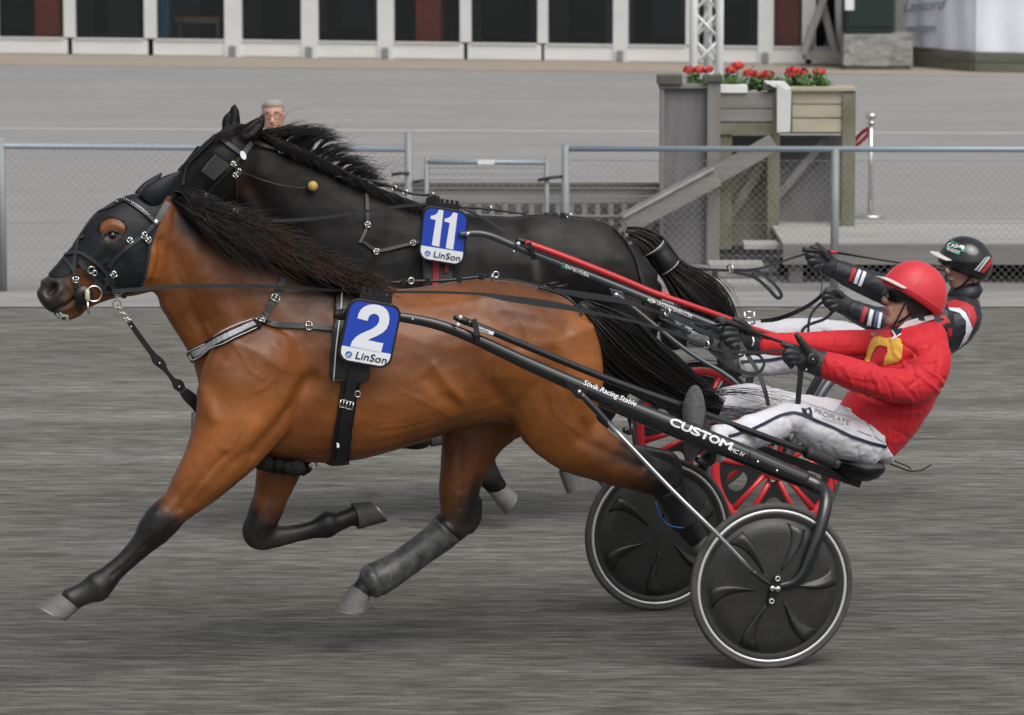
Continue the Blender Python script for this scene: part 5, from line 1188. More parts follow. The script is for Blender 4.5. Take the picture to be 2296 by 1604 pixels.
MB().prism(bp1, FK.n * .006).build('blinker', M_blackp, bk2, smooth=False, bevel=.002)
for X, Y in ((855, 722), (905, 785), (618, 992), (875, 818)):
    h, nn = SKK.hit(*Z2(X, Y), .02); buckle(h, nn, FK.at(Z2(X, Y)[0] - 6, Z2(X, Y)[1] + 6) - FK.at(*Z2(X, Y)), .022, .018, bk2, .0028)
hk = thing('harness', 'black trotting harness with red girth on the black horse', 'harness', tuple(FK.at(980, 600)))
strap_on(SKK, [Z2(*p) for p in ((1020, 515), (1070, 550), (1140, 585), (1270, 612), (1400, 665), (1560, 745), (1740, 830))], 8, hk, 'overcheck', M_leather, .016)
MB().tube(catmull([FK.at(*p) for p in ((750, 396, .10), (790, 401, .085), (821, 404, .07), (855, 412, .06), (883, 421, .05), (905, 430, .045), (930, 436, .04), (962, 438, .03))], 3), .006, 8).build('overcheck', M_leather, hk)
for u, v in ((630, 338), (884, 422), (908, 431), (968, 438), (1097, 468), (1276, 484)):
    torus(FK.at(u, v, .07 if u < 960 else .02), FK.h + FK.n, .013, .004, 14, 6).build('clip', M_steel, hk)
crd = catmull([SKK.hit(*Z2(*p), .03)[0] for p in ((860, 745), (905, 785), (1000, 815), (1100, 850), (1250, 910), (1350, 928), (1430, 935), (1475, 925))], 4)
MB().tube(crd, .0035, 8).build('ear_plug_cord', M_leather, hk)
h, nn = SKK.hit(698, 419.5, .03); yb_ = MB().ball(h, .0252, 16).build('yellow_ball', mat('yellow_ball', (.52, .36, .085), .5, var=.2, vscale=30), hk)
strap_on(SKK, [(820, 438), (822, 470), (823, 505)], 8, hk, 'neck_strap', M_rein, .014); strap_on(SKK, [(823, 505), (818, 525), (806, 545)], 6, hk, 'neck_strap', MATS['worn_leather'], .012)
strap_on(SKK, [(812, 540), (828, 555), (844, 566), (890, 556), (940, 544)], 7, hk, 'trace_strap', M_leather, .014)
for p in ((823, 506), (842, 566), (926, 548)):
    h, nn = SKK.hit(*p, .02); buckle(h, nn, FK.at(p[0] + 8, p[1] - 2) - FK.at(*p), .024, .024, hk, .003)
PV, PF = SKK.patch([(948, 450), (1020, 450), (1020, 640), (1010, 760), (955, 760), (945, 640)], .02, relax=6); mk('saddle_pad', PV, PF, M_leather, hk)
strap_on(SKK, [(976, 580), (975, 640), (974, 700)], 14, hk, 'girth_strap', mat('red_webbing', (.36, .02, .03), .6), .032)
strap_on(SKK, [(1000, 592), (999, 614)], 8, hk, 'girth_tab', MATS['red_webbing'], .034); strap_on(SKK, [(957, 452), (961, 480)], 9, hk, 'girth_tab', MATS['red_webbing'], .03)
MB().loft([[FK.at(*p, n_) for p in ((952, 470), (956, 442), (972, 434), (986, 440), (990, 470))] for n_ in (-.10, -.03, .03, .10)]).build('saddle_tree', M_blackp, hk, smooth=False, bevel=.006)
mb = MB(); mb.prism([FK.at(*p, .30) for p in ((976, 452), (1030, 459), (1028, 478), (974, 470))], FK.n * .012)
for k in range(5): mb.prism([FK.at(977 + k * 11, 452 + k * 1.5 - 8, .303), FK.at(984 + k * 11, 453 + k * 1.5 - 8, .303), FK.at(983 + k * 11, 462 + k * 1.5, .303), FK.at(976 + k * 11, 461 + k * 1.5, .303)], FK.n * .006)
mb.build('plate_holder', M_blackp, hk, smooth=False)
MB().tube(catmull([FK.at(*p) for p in ((1030, 465, .05), (1070, 467, .03), (1097, 469, .025), (1140, 475, .02), (1178, 480, .02))], 4), .006, 8).build('back_strap', M_leather, hk)
strap_on(SKK, [(1178, 488), (1240, 486), (1300, 491), (1350, 503), (1390, 520)], 6, hk, 'crupper_strap', M_leather, .010)
for u in (1225, 1244, 1262): MB().box(FK.at(u, 482, .0), FK.h * .012, FK.n * .012, Vector((0, 0, .010))).build('keeper', M_blackp, hk, smooth=False)
strap_on(SKK, [(1372, 512), (1400, 540), (1425, 585), (1440, 640), (1444, 690)], 9, hk, 'crupper', M_leather, .012)
for u, v in ((1368, 508), (1388, 521), (1400, 532), (1408, 548)): MB().box(SKK.hit(u, v, .014)[0], FK.h * .010, FK.n * .008, Vector((0, 0, .008))).build('clip', M_steel, hk, smooth=False)
d11 = [[Z3(*p) for p in ((1252, 198), (1290, 206), (1252, 518), (1188, 503), (1222, 287), (1178, 277), (1180, 252), (1208, 246), (1232, 232))], [Z3(*p) for p in ((1372, 222), (1410, 231), (1372, 542), (1308, 528), (1342, 312), (1296, 301), (1299, 276), (1328, 270), (1352, 255))]]
number_plate(FK, .33, (994.4, 529), (.985, .160), (-.105, .993), 105, 124, .735, 'blue plate numbered 11 hanging on the side of the black horse', d11, None, 'number plates on the horses')
# ================================================================== SULKIES
M_tube = mat('black_lacquer', (0.013, 0.0145, 0.017), .22, coat=.35, spec=.55, var=.2, vscale=14)
M_tubeg = mat('gunmetal_lacquer', (0.045, 0.052, 0.060), .28, coat=.3, spec=.5)
M_redl = mat('red_lacquer', (0.50, 0.022, 0.028), .33, coat=.2)
M_tyre = mat('tyre_rubber', (0.040, 0.038, 0.036), .75, var=.35, vscale=12, col2=(.075, .072, .068))
M_disc = mat('wheel_disc', (0.030, 0.030, 0.030), .38, spec=.5, var=.25, vscale=20, rvar=.08)
M_rim = mat('silver_rim', (.66, .68, .68), .42, .5)
M_grip = mat('rubber_grip', (0.022, .022, .023), .6)
def tube_chain(fr, pts, lat=.8, k=5, m=18):
    """pts (u, v, n, radius in picture units): a tube, taller than wide by lat"""
    C_ = catmull(pts, k); P_ = [fr.at(c[0], c[1], c[2]) for c in C_]; rs = []
    for i, c in enumerate(C_):
        t = (P_[min(i + 1, len(C_) - 1)] - P_[max(i - 1, 0)]).normalized(); q = t.cross(fr.n).normalized(); w_ = q.cross(t); r = c[3] * mpp(P_[i])
        rs.append([P_[i] + q * (r * math.cos(2 * math.pi * j / m)) + w_ * (r * lat * math.sin(2 * math.pi * j / m)) for j in range(m)])
    return MB().loft(rs)
def mirrored(fr, mb):
    o = MB(); o.add([fr.mir(v) for v in mb.V], [tuple(reversed(f)) for f in mb.F]); return o
def both(fr, mb, name, m, parent, sm=True, bev=0):
    a = mb.build(name, m, parent, sm, bev); b = mirrored(fr, mb).build(name, m, parent, sm, bev); return a, b
def wheel_solid(c, ax, rad, parent, rib0=64):
    """disc wheel with six raised blades; c hub centre, ax axle direction (outwards)"""
    ax = ax.normalized(); X = Vector((ax.y, -ax.x, 0)).normalized()
    if X.x < 0: X = -X
    Z = Vector((0, 0, 1))
    rt = .0145
    w = torus(c, ax, rad - rt, rt, 72, 12).build('wheel', M_tyre, parent); ROOT[w.name] = ROOT[parent.name]
    MB().lathe(c, ax, [(-.010, rad - .026), (-.0125, rad - .030), (.0125, rad - .030), (.010, rad - .026)][::-1] , 72)
    for s in (1, -1):
        MB().lathe(c, ax * s, [(.004, rad - .027), (.0125, rad - .0285), (.0135, rad - .034), (.0125, rad - .0395), (.004, rad - .041)], 72).build('rim', M_rim, w)
    prof = lambda r: .034 - .022 * (r / rad) ** 1.3
    for s in (1, -1):
        MB().lathe(c, ax * s, [(prof(r), r) for r in (.004, .05, .11, .17, .22)] + [(prof(.24) - .004, rad - .085), (.001, rad - .068), (.001, rad - .062), (.0125, rad - .044), (.010, rad - .040)], 64).build('disc', M_disc, w)
    mb = MB()
    for s in (1, -1):
        for k in range(6):
            a0 = R(rib0 + 60 * k); path = []
            for i in range(9):
                t = i / 8; r = .075 + (rad - .075 - .082) * t; a = a0 + .26 * (t - .35) ** 2 * 1.6 - .10 * t
                path.append((r, a, .005 + .040 * t ** 1.2, .017 * math.sin(math.pi * min(1, t * .75 + .12)) ** .7))
            rs = []
            for r, a, hw_, hh_ in path:
                d = X * math.cos(a) + Z * math.sin(a); e = X * -math.sin(a) + Z * math.cos(a); b = c + d * r + ax * s * (prof(r) - .004)
                rs.append([b - e * hw_, b - e * hw_ * .70 + ax * s * (hh_ * .75), b - e * hw_ * .45 + ax * s * (hh_ + .004), b - e * hw_ * .1 + ax * s * (hh_ * .8 + .003), b + e * hw_ * .4 + ax * s * (hh_ * .35 + .003), b + e * hw_])
            mb.loft(rs)
    mb.build('blades', M_disc, w)
    return w
def axle_plate(fr, u, v, n, sg, parent, m=M_tube):
    c = fr.at(u, v, abs(n)); c = c if sg > 0 else fr.mir(c); o = fr.n * sg
    Zv = Vector((.25, 0, .97)).normalized(); pts = []
    for a, r, cz in [(t, .018, .038 if math.sin(t) > 0 else -.055) for t in [2 * math.pi * i / 20 for i in range(20)]]:
        pts.append(c + fr.h * (r * math.cos(a)) + Zv * (cz + r * math.sin(a)))
    p = MB().prism(pts, o * .010).build('axle_plate', m, parent, smooth=False, bevel=.002)
    for dx, dz in ((.014, .0), (-.012, -.004)):
        MB().lathe(c + fr.h * dx + Zv * dz + o * .010, o, [(0, .012), (.008, .012), (.011, .008), (.0115, .001)], 14).build('bolt', M_steel, p)
    for dz in (.040, -.056): torus(c + Zv * dz + o * .011, o, .009, .003, 16, 6).build('washer', M_rim, p)
    return p

# ------------------------------------------------------------------ near sulky
HT = FA.track / 2
hub = FA.at(1730, 1314, HT); RAD = hub.z
sk = thing('racing_sulky', 'black two wheeled racing sulky with solid disc wheels, hitched to the bay horse', 'sulky', tuple(Vector((FA.O.x, FA.O.y, 0))))
wheel_solid(hub, Matrix.Rotation(R(-5), 3, 'Z') @ FA.n, RAD * 1.01, sk, 4); wheel_solid(FA.mir(hub), -FA.n, RAD, sk, 22)
shaftA = [(772, 704, .36, 9.5), (830, 706, .365, 10.5), (900, 712, .37, 11), (980, 728, .38, 12), (1060, 758, .40, 13), (1200, 823, .43, 15.5), (1400, 910, .48, 19), (1560, 975, .52, 21.5), (1640, 1008, .54, 22), (1740, 1050, .565, 21), (1822, 1084, .585, 19)]
both(FA, tube_chain(FA, shaftA, .72), 'shaft', M_tube, sk)
both(FA, tube_chain(FA, [(748, 706, .345, 9), (764, 706, .35, 13), (776, 705, .36, 14)], .8, 3), 'shaft_clamp', M_blackp, sk)
forkA = [(1806, 1078, .585, 17), (1834, 1092, .61, 18), (1851, 1110, .655, 17), (1850, 1142, .695, 15.5), (1836, 1195, .722, 14.5), (1818, 1246, .73, 14), (1803, 1282, .73, 13), (1780, 1306, .725, 11), (1745, 1316, .716, 8)]
both(FA, tube_chain(FA, forkA, .8), 'fork', M_tube, sk)
axle_plate(FA, 1736, 1318, .716, 1, sk); axle_plate(FA, 1736, 1318, .716, -1, sk)
brk = [(1258, 846), (1268, 864), (1291, 891), (1301, 895), (1312, 884), (1318, 873), (1300, 864)]
b1 = MB().prism([FA.at(*p, .475) for p in brk], FA.n * .012); both(FA, b1, 'stay_bracket', M_tube, sk, False, .003)
both(FA, tube_chain(FA, [(1302, 884, .486, 7), (1330, 912, .50, 8), (1352, 936, .512, 7.5), (1380, 966, .527, 6)], .7), 'stay_socket', M_tube, sk)
M_stay = mat('polished_stay', (.42, .43, .44), .22, .85)
both(FA, tube_chain(FA, [(1360, 944, .516, 5.2), (1500, 1092, .635, 5.2), (1600, 1190, .715, 5.2), (1690, 1284, .735, 5)], .9, 3, 12), 'stay', M_stay, sk)
both(FA, tube_chain(FA, [(1688, 1282, .735, 6), (1712, 1302, .738, 5.5), (1728, 1311, .736, 5)], .7), 'stay_end', M_tube, sk)
MB().lathe(FA.at(1299, 879, .487), FA.n, [(0, .009), (.004, .009), (.006, .005), (.0065, .001)], 14).build('bolt', M_steel, sk)
barA = [(1044, 721, .405, 8.2), (1110, 747, .41, 8.4), (1361, 850, .41, 8.4), (1527, 910, .405, 8.2), (1693, 972, .375, 8), (1812, 1015, .345, 8)]
both(FA, tube_chain(FA, barA, .95, 4), 'boost_bar', M_tube, sk)
both(FA, tube_chain(FA, [(1808, 1013, .346, 14.5), (1840, 1026, .338, 15), (1868, 1037, .33, 14.5)], 1, 4), 'bar_sleeve', M_grip, sk)
both(FA, tube_chain(FA, [(1866, 1036, .331, 9), (1880, 1042, .328, 9)], 1, 2), 'bar_end', M_tubeg, sk)
both(FA, tube_chain(FA, [(1018, 712, .405, 5), (1034, 717, .405, 8), (1046, 722, .405, 8.6)], 1, 3), 'bar_clamp', M_blackp, sk)
for u, v in ((1032, 712), (1027, 729)): MB().ball(FA.at(u, v, .43), .010, 10).build('clamp_knob', M_rim, sk)
MB().strap([FA.at(1062, 716, .428), FA.at(1067, 735, .432), FA.at(1071, 752, .436), FA.at(1070, 770, .432)], .022, FA.n, .004).build('velcro_strap', M_blackp, sk, smooth=False)
fa_n = lambda n: (lambda u, v: FA.at(u, v, n))
MB().prism([FA.at(*p, .427) for p in ((1064, 729), (1108, 745), (1105, 752), (1061, 737))], FA.n * .002).build('sticker', M_whitep, sk, smooth=False)
text_on('CUSTOM', fa_n(.430), (1072, 738.5), (1094, 747), (1.6, -6), M_blackink, sk, .02, .25)
def shaft_pos(u, v):      # print on the outer face of the near shaft
    n_ = np.interp(u, [p[0] for p in shaftA], [p[2] for p in shaftA]); r = np.interp(u, [p[0] for p in shaftA], [p[3] for p in shaftA]); vc = np.interp(u, [p[0] for p in shaftA], [p[1] for p in shaftA])
    q = min(.98, abs(v - vc) * .93 / r); return FA.at(u, v, n_ + r * .00186 * .72 * math.sqrt(1 - q * q) + .003)
text_on('Sövik Racing Stable', shaft_pos, (1307, 862), (1424, 911), (4.5, -15.5), M_whitep, sk, .012, .28)
# CUSTOM as heavy slanted letters, each letter a part
ctr = [('C', 1500, 1523), ('U', 1525.5, 1546), ('S', 1548, 1567), ('T', 1568, 1587), ('O', 1588, 1609), ('M', 1612, 1637)]
for ch, x0, x1 in ctr:
    f = lambda x: 951 + (x - 1500) * .424
    text_on(ch, shaft_pos, (x0, f(x0)), (x1, f(x1)), (5, -23.5), M_whitep, sk, .05, .25)
text_on('MC IV', shaft_pos, (1637, 1012), (1667, 1025), (3, -13), M_whitep, sk, .02, .25)
for u, v in ((1699, 1036), (1742, 1056)):
    MB().ball(shaft_pos(u, v), .0065, 10).build('bolt', M_steel, sk)
for u, v in ((925, 716), ): MB().ball(FA.at(u, v, .39), .005, 8).build('bolt', M_rim, sk)
MB().tube([shaft_pos(1683, 1012), shaft_pos(1682, 1022), shaft_pos(1681, 1034)], .0015, 5).build('joint_line', M_blackink, sk)
# cross members, seat rail, seat
for (u, v, n_, r) in ((1800, 1074, .575, .020), (1556, 978, .51, .014)):
    p = FA.at(u, v, n_); MB().tube([p, FA.mir(p)], r, 14).build('cross_tube', M_tube, sk)
MB().beam(FA.at(1575, 962, .0), FA.at(1920, 1082, 0), .11, .036, Vector((0, 0, 1))).build('seat_rail', M_blackp, sk, smooth=False, bevel=.004)
sc_ = FA.at(1916, 1046, 0); up_ = Vector((0, 0, 1)); sd_ = (FA.h * .97 + Vector((0, 0, .12))).normalized(); su = sd_.cross(FA.n).normalized(); su = su if su.z > 0 else -su
prof = [(-.052, .02), (-.050, .55), (-.030, .82), (-.004, .97), (.010, 1.0), (.020, .985), (.032, .90), (.037, .70), (.034, .40), (.030, .05)]
seat = MB().loft([[sc_ + su * h_ + sd_ * (.118 * f_ * math.cos(a)) + FA.n * (.19 * f_ * math.sin(a)) for a in [2 * math.pi * i / 32 for i in range(32)]] for h_, f_ in prof[:6]]).build('seat_shell', M_blackp, sk)
MB().loft([[sc_ + su * h_ + sd_ * (.118 * f_ * math.cos(a)) + FA.n * (.19 * f_ * math.sin(a)) for a in [2 * math.pi * i / 32 for i in range(32)]] for h_, f_ in prof[4:]]).build('seat_cushion', mat('grey_vinyl', (.060, .062, .064), .42, var=.2), sk)
MB().tube([FA.at(1900, 1062, -.08), FA.at(1895, 1085, -.08)], .012).build('seat_clamp', M_steel, sk)
MB().tube(catmull([FA.at(*p, .30) for p in ((1862, 1050), (1868, 1075), (1872, 1095), (1866, 1104), (1850, 1100))], 4), .0025, 6).build('cable', M_blackp, sk)
MB().tube(catmull([FA.at(*p, -.02) for p in ((1985, 1035), (2010, 1046), (2040, 1056), (2066, 1054), (2088, 1042))], 4), .004, 6).build('cable', M_blackp, sk)
MB().tube(catmull([FA.at(*p, -.06) for p in ((1985, 1028), (2010, 1036), (2035, 1046), (2042, 1052))], 4), .003, 6).build('cable', M_blackp, sk)
# foot stirrups on the shafts
fs = MB(); a = FA.at(1595, 985, .50); b = FA.at(1590, 1035, .46)
both(FA, MB().tube(catmull([FA.at(1598, 992, .52), FA.at(1600, 1030, .50), FA.at(1585, 1040, .47), FA.at(1560, 1030, .44)], 4), .012, 10), 'stirrup', M_tube, sk)

# ------------------------------------------------------------------ far sulky with red spoked wheels
HK = FK.track / 2
hubk = FK.at(1737, 1049, HK); RK = hubk.z
sr = thing('racing_sulky', 'racing sulky with red spoked wheels and a red bar, hitched to the black horse', 'sulky', tuple(Vector((FK.O.x, FK.O.y, 0))))
def wheel_red(c, ax, rad, parent, a0):
    ax = ax.normalized(); X = Vector((ax.y, -ax.x, 0)).normalized(); X = X if X.x > 0 else -X; Z = Vector((0, 0, 1))
    w = torus(c, ax, rad - .014, .014, 72, 12).build('wheel', M_tyre, parent)
    rim = MB().lathe(c, ax, [(-.012, rad - .024), (-.018, rad - .034), (-.018, rad - .058), (-.010, rad - .066), (.010, rad - .066), (.018, rad - .058), (.018, rad - .034), (.012, rad - .024)], 64); rim.build('rim', M_redl, w)
    pt = lambda r, a, h_=0: c + (X * math.cos(a) + Z * math.sin(a)) * r + ax * h_
    mb = MB()
    for k in range(5):
        a = a0 + k * 2 * math.pi / 5
        sp = MB()
        for sg in (-1, 1):
            p0, p1 = pt(.035, a + sg * .5), pt(rad - .060, a + sg * .16); d = (p1 - p0).normalized(); e = d.cross(ax)
            sp.tube([p0, p0.lerp(p1, .5), p1], [.017, .013, .019], 10)
        sp.build('spoke', M_redl, w)
    hubm = MB().lathe(c, ax, [(-.035, .004), (-.035, .05), (-.015, .065), (.015, .065), (.035, .05), (.035, .004)], 28).build('hub', M_redl, w)
    for k in range(5):      # black web plates with an oval opening between the spokes
        am = a0 + (k + .5) * 2 * math.pi / 5; outer, inner = [], []
        n_ = 28; rc = (.06 + rad - .07) / 2 + .02
        for i in range(n_):
            t = 2 * math.pi * i / n_; co, si = math.cos(t), math.sin(t)
            sc2 = 1 / max(abs(co), abs(si)); r = rc + (rad - .068 - rc) * co * sc2 if co > 0 else rc + (rc - .055) * co * sc2; an = am + .47 * si * sc2
            outer.append((r, an)); inner.append((rc + .052 * co + .01, am + .26 * si))
        pl_ = MB().loft([[pt(r, a_, h_) for r, a_ in rr_] for rr_, h_ in ((outer, .004), (inner, .004), (inner, -.004), (outer, -.004))], closed=True); pl_.build('web_plate', M_blackp, w, smooth=False)
    return w
wheel_red(hubk, FK.n, RK, sr, R(232)); wheel_red(FK.mir(hubk), -FK.n, RK, sr, R(200))
shaftK = [(1030, 527, .34, 6.5), (1052, 524, .345, 7), (1076, 524, .35, 7.2), (1102, 530, .355, 7.4), (1136, 544, .36, 7.6), (1180, 563, .37, 8), (1255, 592, .385, 8), (1315, 615, .40, 8.2), (1382, 642, .415, 8.4), (1458, 673, .435, 8.6), (1550, 710, .46, 8.6), (1640, 745, .49, 9), (1760, 785, .54, 10), (1862, 816, .58, 11)]
both(FK, tube_chain(FK, shaftK, .85), 'shaft', M_tubeg, sr)
both(FK, tube_chain(FK, [(1850, 812, .58, 12), (1872, 824, .60, 13), (1868, 845, .62, 12), (1840, 886, .66, 11), (1800, 960, .69, 10), (1760, 1030, .70, 9), (1740, 1049, .70, 7)], .85), 'fork', M_tubeg, sr)
both(FK, tube_chain(FK, [(1846, 832, .50, 9), (1830, 858, .50, 10), (1812, 892, .48, 10), (1795, 930, .45, 9)], .9), 'rear_strut', M_tubeg, sr)
barK = [(1172, 542, .385, 7), (1255, 572, .40, 7.4), (1382, 622, .41, 7.4), (1461, 655, .415, 7.2), (1539, 682, .42, 6.6), (1628, 713, .40, 6), (1684, 735, .38, 5.4), (1751, 756, .35, 5.2), (1830, 790, .32, 5.2)]
both(FK, tube_chain(FK, barK, 1, 4), 'boost_bar', M_redl, sr)
both(FK, tube_chain(FK, [(1158, 538, .385, 4.5), (1170, 541, .385, 7.5), (1176, 543, .385, 7.8)], 1, 3), 'bar_clamp', M_blackp, sr)
MB().ball(FK.at(1162, 547, .40), .011, 10).build('clamp_knob', M_rim, sr); MB().ball(FK.at(1049, 525, .362), .012, 10).build('shaft_cap', M_steel, sr); MB().ball(FK.at(1152, 564, .392), .006, 8).build('bolt', M_rim, sr)
MB().strap([FK.at(1186, 544, .404), FK.at(1190, 556, .404), FK.at(1196, 572, .402), FK.at(1196, 582, .396)], .020, FK.n, .004).build('velcro_strap', M_blackp, sr, smooth=False)
both(FK, MB().prism([FK.at(*p, .425) for p in ((1364, 646), (1372, 664), (1386, 674), (1400, 668), (1396, 654))], FK.n * .012), 'stay_bracket', M_tubeg, sr, False, .003)
both(FK, tube_chain(FK, [(1386, 664, .43, 6), (1400, 674, .44, 5.2), (1539, 786, .53, 5.2), (1660, 868, .62, 5.2), (1710, 985, .685, 5), (1733, 1042, .705, 5)], .9, 5, 12), 'stay', M_tubeg, sr)
MB().lathe(FK.at(1382, 662, .438), FK.n, [(0, .012), (.005, .012), (.007, .006), (.0075, .001)], 14).build('bolt', M_steel, sr)
axle_plate(FK, 1738, 1050, .70, 1, sr, M_tubeg); axle_plate(FK, 1738, 1050, .70, -1, sr, M_tubeg)
def shaftk_pos(u, v):
    n_ = np.interp(u, [p[0] for p in shaftK], [p[2] for p in shaftK]); r = np.interp(u, [p[0] for p in shaftK], [p[3] for p in shaftK]); vc = np.interp(u, [p[0] for p in shaftK], [p[1] for p in shaftK])
    q = min(.98, abs(v - vc) * .93 / r); return FK.at(u, v, n_ + r * .00215 * .85 * math.sqrt(1 - q * q) + .003)
text_on('bravida', shaftk_pos, (1268, 602), (1320, 622.5), (3.2, -13), M_whitep, sr, .02)
poly_on([(1259, 592), (1264, 597), (1270, 594), (1266, 600), (1268, 605), (1262, 601), (1257, 604), (1260, 598)], shaftk_pos, mat('logo_green', (.05, .42, .22), .5), sr, 'logo')
text_on('UNTERSTEINER.COM', shaftk_pos, (1473, 683.5), (1550, 714.5), (2.6, -12.5), M_whitep, sr, .02)
for dx, dy, r in ((0, 0, 5.2), (-6, -2.4, 3.4), (6, 2.4, 3.4)): poly_on([(1461 + dx + r * math.cos(a), 675 + dy + r * .9 * math.sin(a)) for a in [2 * math.pi * i / 12 for i in range(12)]], shaftk_pos, M_whitep, sr, 'logo')
poly_on([(1458, 672), (1461, 678), (1464, 673), (1463, 672), (1461, 675.5), (1459.5, 671.5)], lambda u, v: shaftk_pos(u, v) + FK.n * .001, M_blackink, sr, 'logo')
p = FK.at(1845, 812, .57); MB().tube([p, FK.mir(p)], .020, 14).build('cross_tube', M_tubeg, sr)
p = FK.at(1545, 745, .45); MB().tube([p, FK.mir(p)], .012, 12).build('cross_tube', M_tubeg, sr)
MB().beam(FK.at(1560, 735, 0), FK.at(1905, 850, 0), .11, .04).build('seat_rail', M_blackp, sr, smooth=False, bevel=.004)
sc2_ = FK.at(1890, 826, 0)
MB().loft([[sc2_ + su * h_ + FK.h * (.118 * f_ * math.cos(a)) + FK.n * (.19 * f_ * math.sin(a)) for a in [2 * math.pi * i / 28 for i in range(28)]] for h_, f_ in prof]).build('seat', MATS['grey_vinyl'], sr)
# grey mudguard over the far red wheel
mg = MB(); c = FK.mir(hubk); X = FK.h * -1; rs = []
for i in range(15):
    a = R(52 + 76 * i / 14); d = X * math.cos(a) + Vector((0, 0, 1)) * math.sin(a); b = c + d * (RK + .012)
    rs.append([b - FK.n * .05, b - FK.n * .04 + d * .012, b + FK.n * .04 + d * .012, b + FK.n * .05, b + FK.n * .04 + d * .006, b - FK.n * .04 + d * .006])
mg.loft(rs).build('mudguard', mat('grey_plastic', (.13, .13, .13), .6), sr)
both(FK, MB().tube(catmull([FK.at(1590, 738, .46), FK.at(1596, 765, .44), FK.at(1575, 775, .40), FK.at(1545, 765, .38)], 4), .012, 10), 'stirrup', M_tubeg, sr)
# ================================================================== PEOPLE
M_skin = mat('skin', (0.46, 0.255, 0.19), .5, var=.22, vscale=14, spec=.4, bump=.1, bscale=120)
M_redj = mat('red_nylon', (0.54, 0.018, 0.028), .66, spec=.3, sheen=.1, bump=.10, bscale=22, bdist=.01)
M_trous = mat('white_breeches', (0.66, 0.67, 0.73), .75, var=.10, vscale=7, col2=(.52, .52, .55), bump=.15, bscale=18, bdist=.01)
M_navy = mat('navy_trim', (.012, .017, .040), .6); M_yel = mat('yellow_patch', (.72, .40, .06), .6)
M_glove = mat('black_glove', (.022, .024, .027), .5, bump=.3, bscale=60); M_lens = mat('dark_lens', (.006, .006, .006), .06, spec=.7)
M_black_j = mat('black_jacket', (.012, .013, .020), .5, sheen=.1, bump=.12, bscale=22, bdist=.01)
M_boots = mat('dark_boot_leather', (.022, .021, .020), .55, bump=.2, bscale=40); M_sole = mat('boot_sole', (.125, .130, .130), .8, bump=.8, bscale=70, bstretch=(.3, .3, 3), bdist=.01, var=.3, vscale=30)
M_hcover = mat('red_helmet_cover', (0.60, 0.030, 0.045), .48, sheen=.15, bump=.2, bscale=9, bdist=.02); M_visor = mat('white_visor', (.62, .62, .58), .45)
M_hblack = mat('black_helmet', (.010, .010, .012), .12, coat=.5)
def folds(V, N, lines, amp=.0035, sc=16, fr=None):
    def rid(p, k, q): return (.32 - abs(mnoise.noise(Vector((p[0] * k + q, p[1] * k, p[2] * k * 1.5)))))
    r = np.array([rid(p, sc * .55, 0) * amp * 2.4 + rid(p, sc * 1.3, 9) * amp * 1.0 + mnoise.noise(Vector(p) * sc * 3) * amp * .25 for p in V])
    if fr is not None and lines:
        Q, d = side_uv(fr, V)
        for poly, w, dep in lines: r = r + 1.0 * dep * np.exp(-(pdist(Q, poly) / (w * .8)) ** 2)
    return V + N * r[:, None]
def garment(name, fr, mbs, m, parent, vox=.0065, amp=.0045, lines=None, sm=3, sc=16):
    V, N, Fq = fuse(mbs, vox, sm); V = folds(V, N, lines, amp, sc, fr); o = mk(name, V, Fq, m, parent)
    bm = bmesh.new(); bm.from_mesh(o.data); bm.normal_update(); Nn = np.array([tuple(v.normal) for v in bm.verts]); bm.free()
    return o, Skin(fr, V, Nn, Fq)
def head_solid(fr, slices, yaw=0.0, n0=0.0):
    """slices: (v, u front, u back, half width); yaw turns the face towards the camera"""
    rs = []
    for s in catmull(slices, 3):
        f, b = fr.at(s[1], s[0], n0), fr.at(s[2], s[0], n0); c = (f + b) / 2; L_ = (f - b).length / 2; ring_ = []
        fwd = (f - b).normalized(); fwd = (fr.h * math.cos(yaw) + fr.n * math.sin(yaw)); sd = Vector((0, 0, 1)).cross(fwd).normalized()
        for k in range(28):
            t = 2 * math.pi * k / 28; co, si = math.cos(t), math.sin(t); ex = math.copysign(abs(co) ** .85, co); ey = math.copysign(abs(si) ** .9, si)
            ring_.append(c + fwd * (L_ * ex) + sd * (s[3] * ey * (1 if co < .2 else 1 - .22 * (co - .2))))
        rs.append(ring_)
    return MB().loft(rs)
def dome(fr, c_uv, n0, ax_uv, half, up_h, lat, low=-.12, yaw=0.0):
    """helmet shell: c = centre of its rim in the picture, ax = picture direction of the rim (front to back)"""
    c = fr.at(*c_uv, n0); a = (fr.at(c_uv[0] + ax_uv[0] * 50, c_uv[1] + ax_uv[1] * 50, n0) - c).normalized(); m_ = mpp(c)
    sd = fr.n.copy()
    if yaw: rot = Matrix.Rotation(-yaw, 3, 'Z'); a = rot @ a; sd = rot @ sd
    sd = (sd - a * sd.dot(a)).normalized(); up = a.cross(sd); up = up if up.z > 0 else -up
    rs = []
    for i in range(13):
        e = R(low * 60 + (90 - low * 60) * i / 12); h_ = math.sin(e); r = math.cos(e); r = max(r, .01)
        rs.append([c + up * (up_h * m_ * h_) + a * (half * m_ * r ** .92 * math.cos(t)) + sd * (lat * r ** .92 * math.sin(t)) for t in [2 * math.pi * k / 36 for k in range(36)]])
    return rs, c, a, sd, up, m_
def hand(fr, palm, fingers, parent, name='glove', m=None):
    sol = [chain_loft(fr, palm, .62, 3, 14)] + [chain_loft(fr, f, 1.0, 3, 10) for f in fingers]
    V, N, Fq = fuse(sol, .0036, 2); V = V + N * np.array([mnoise.noise(Vector(p) * 60) * .0008 for p in V])[:, None]
    return mk(name, V, Fq, m or M_glove, parent)
def ZH(X, Y): return (1734 + .261 * X, 478.3 + .261 * Y)
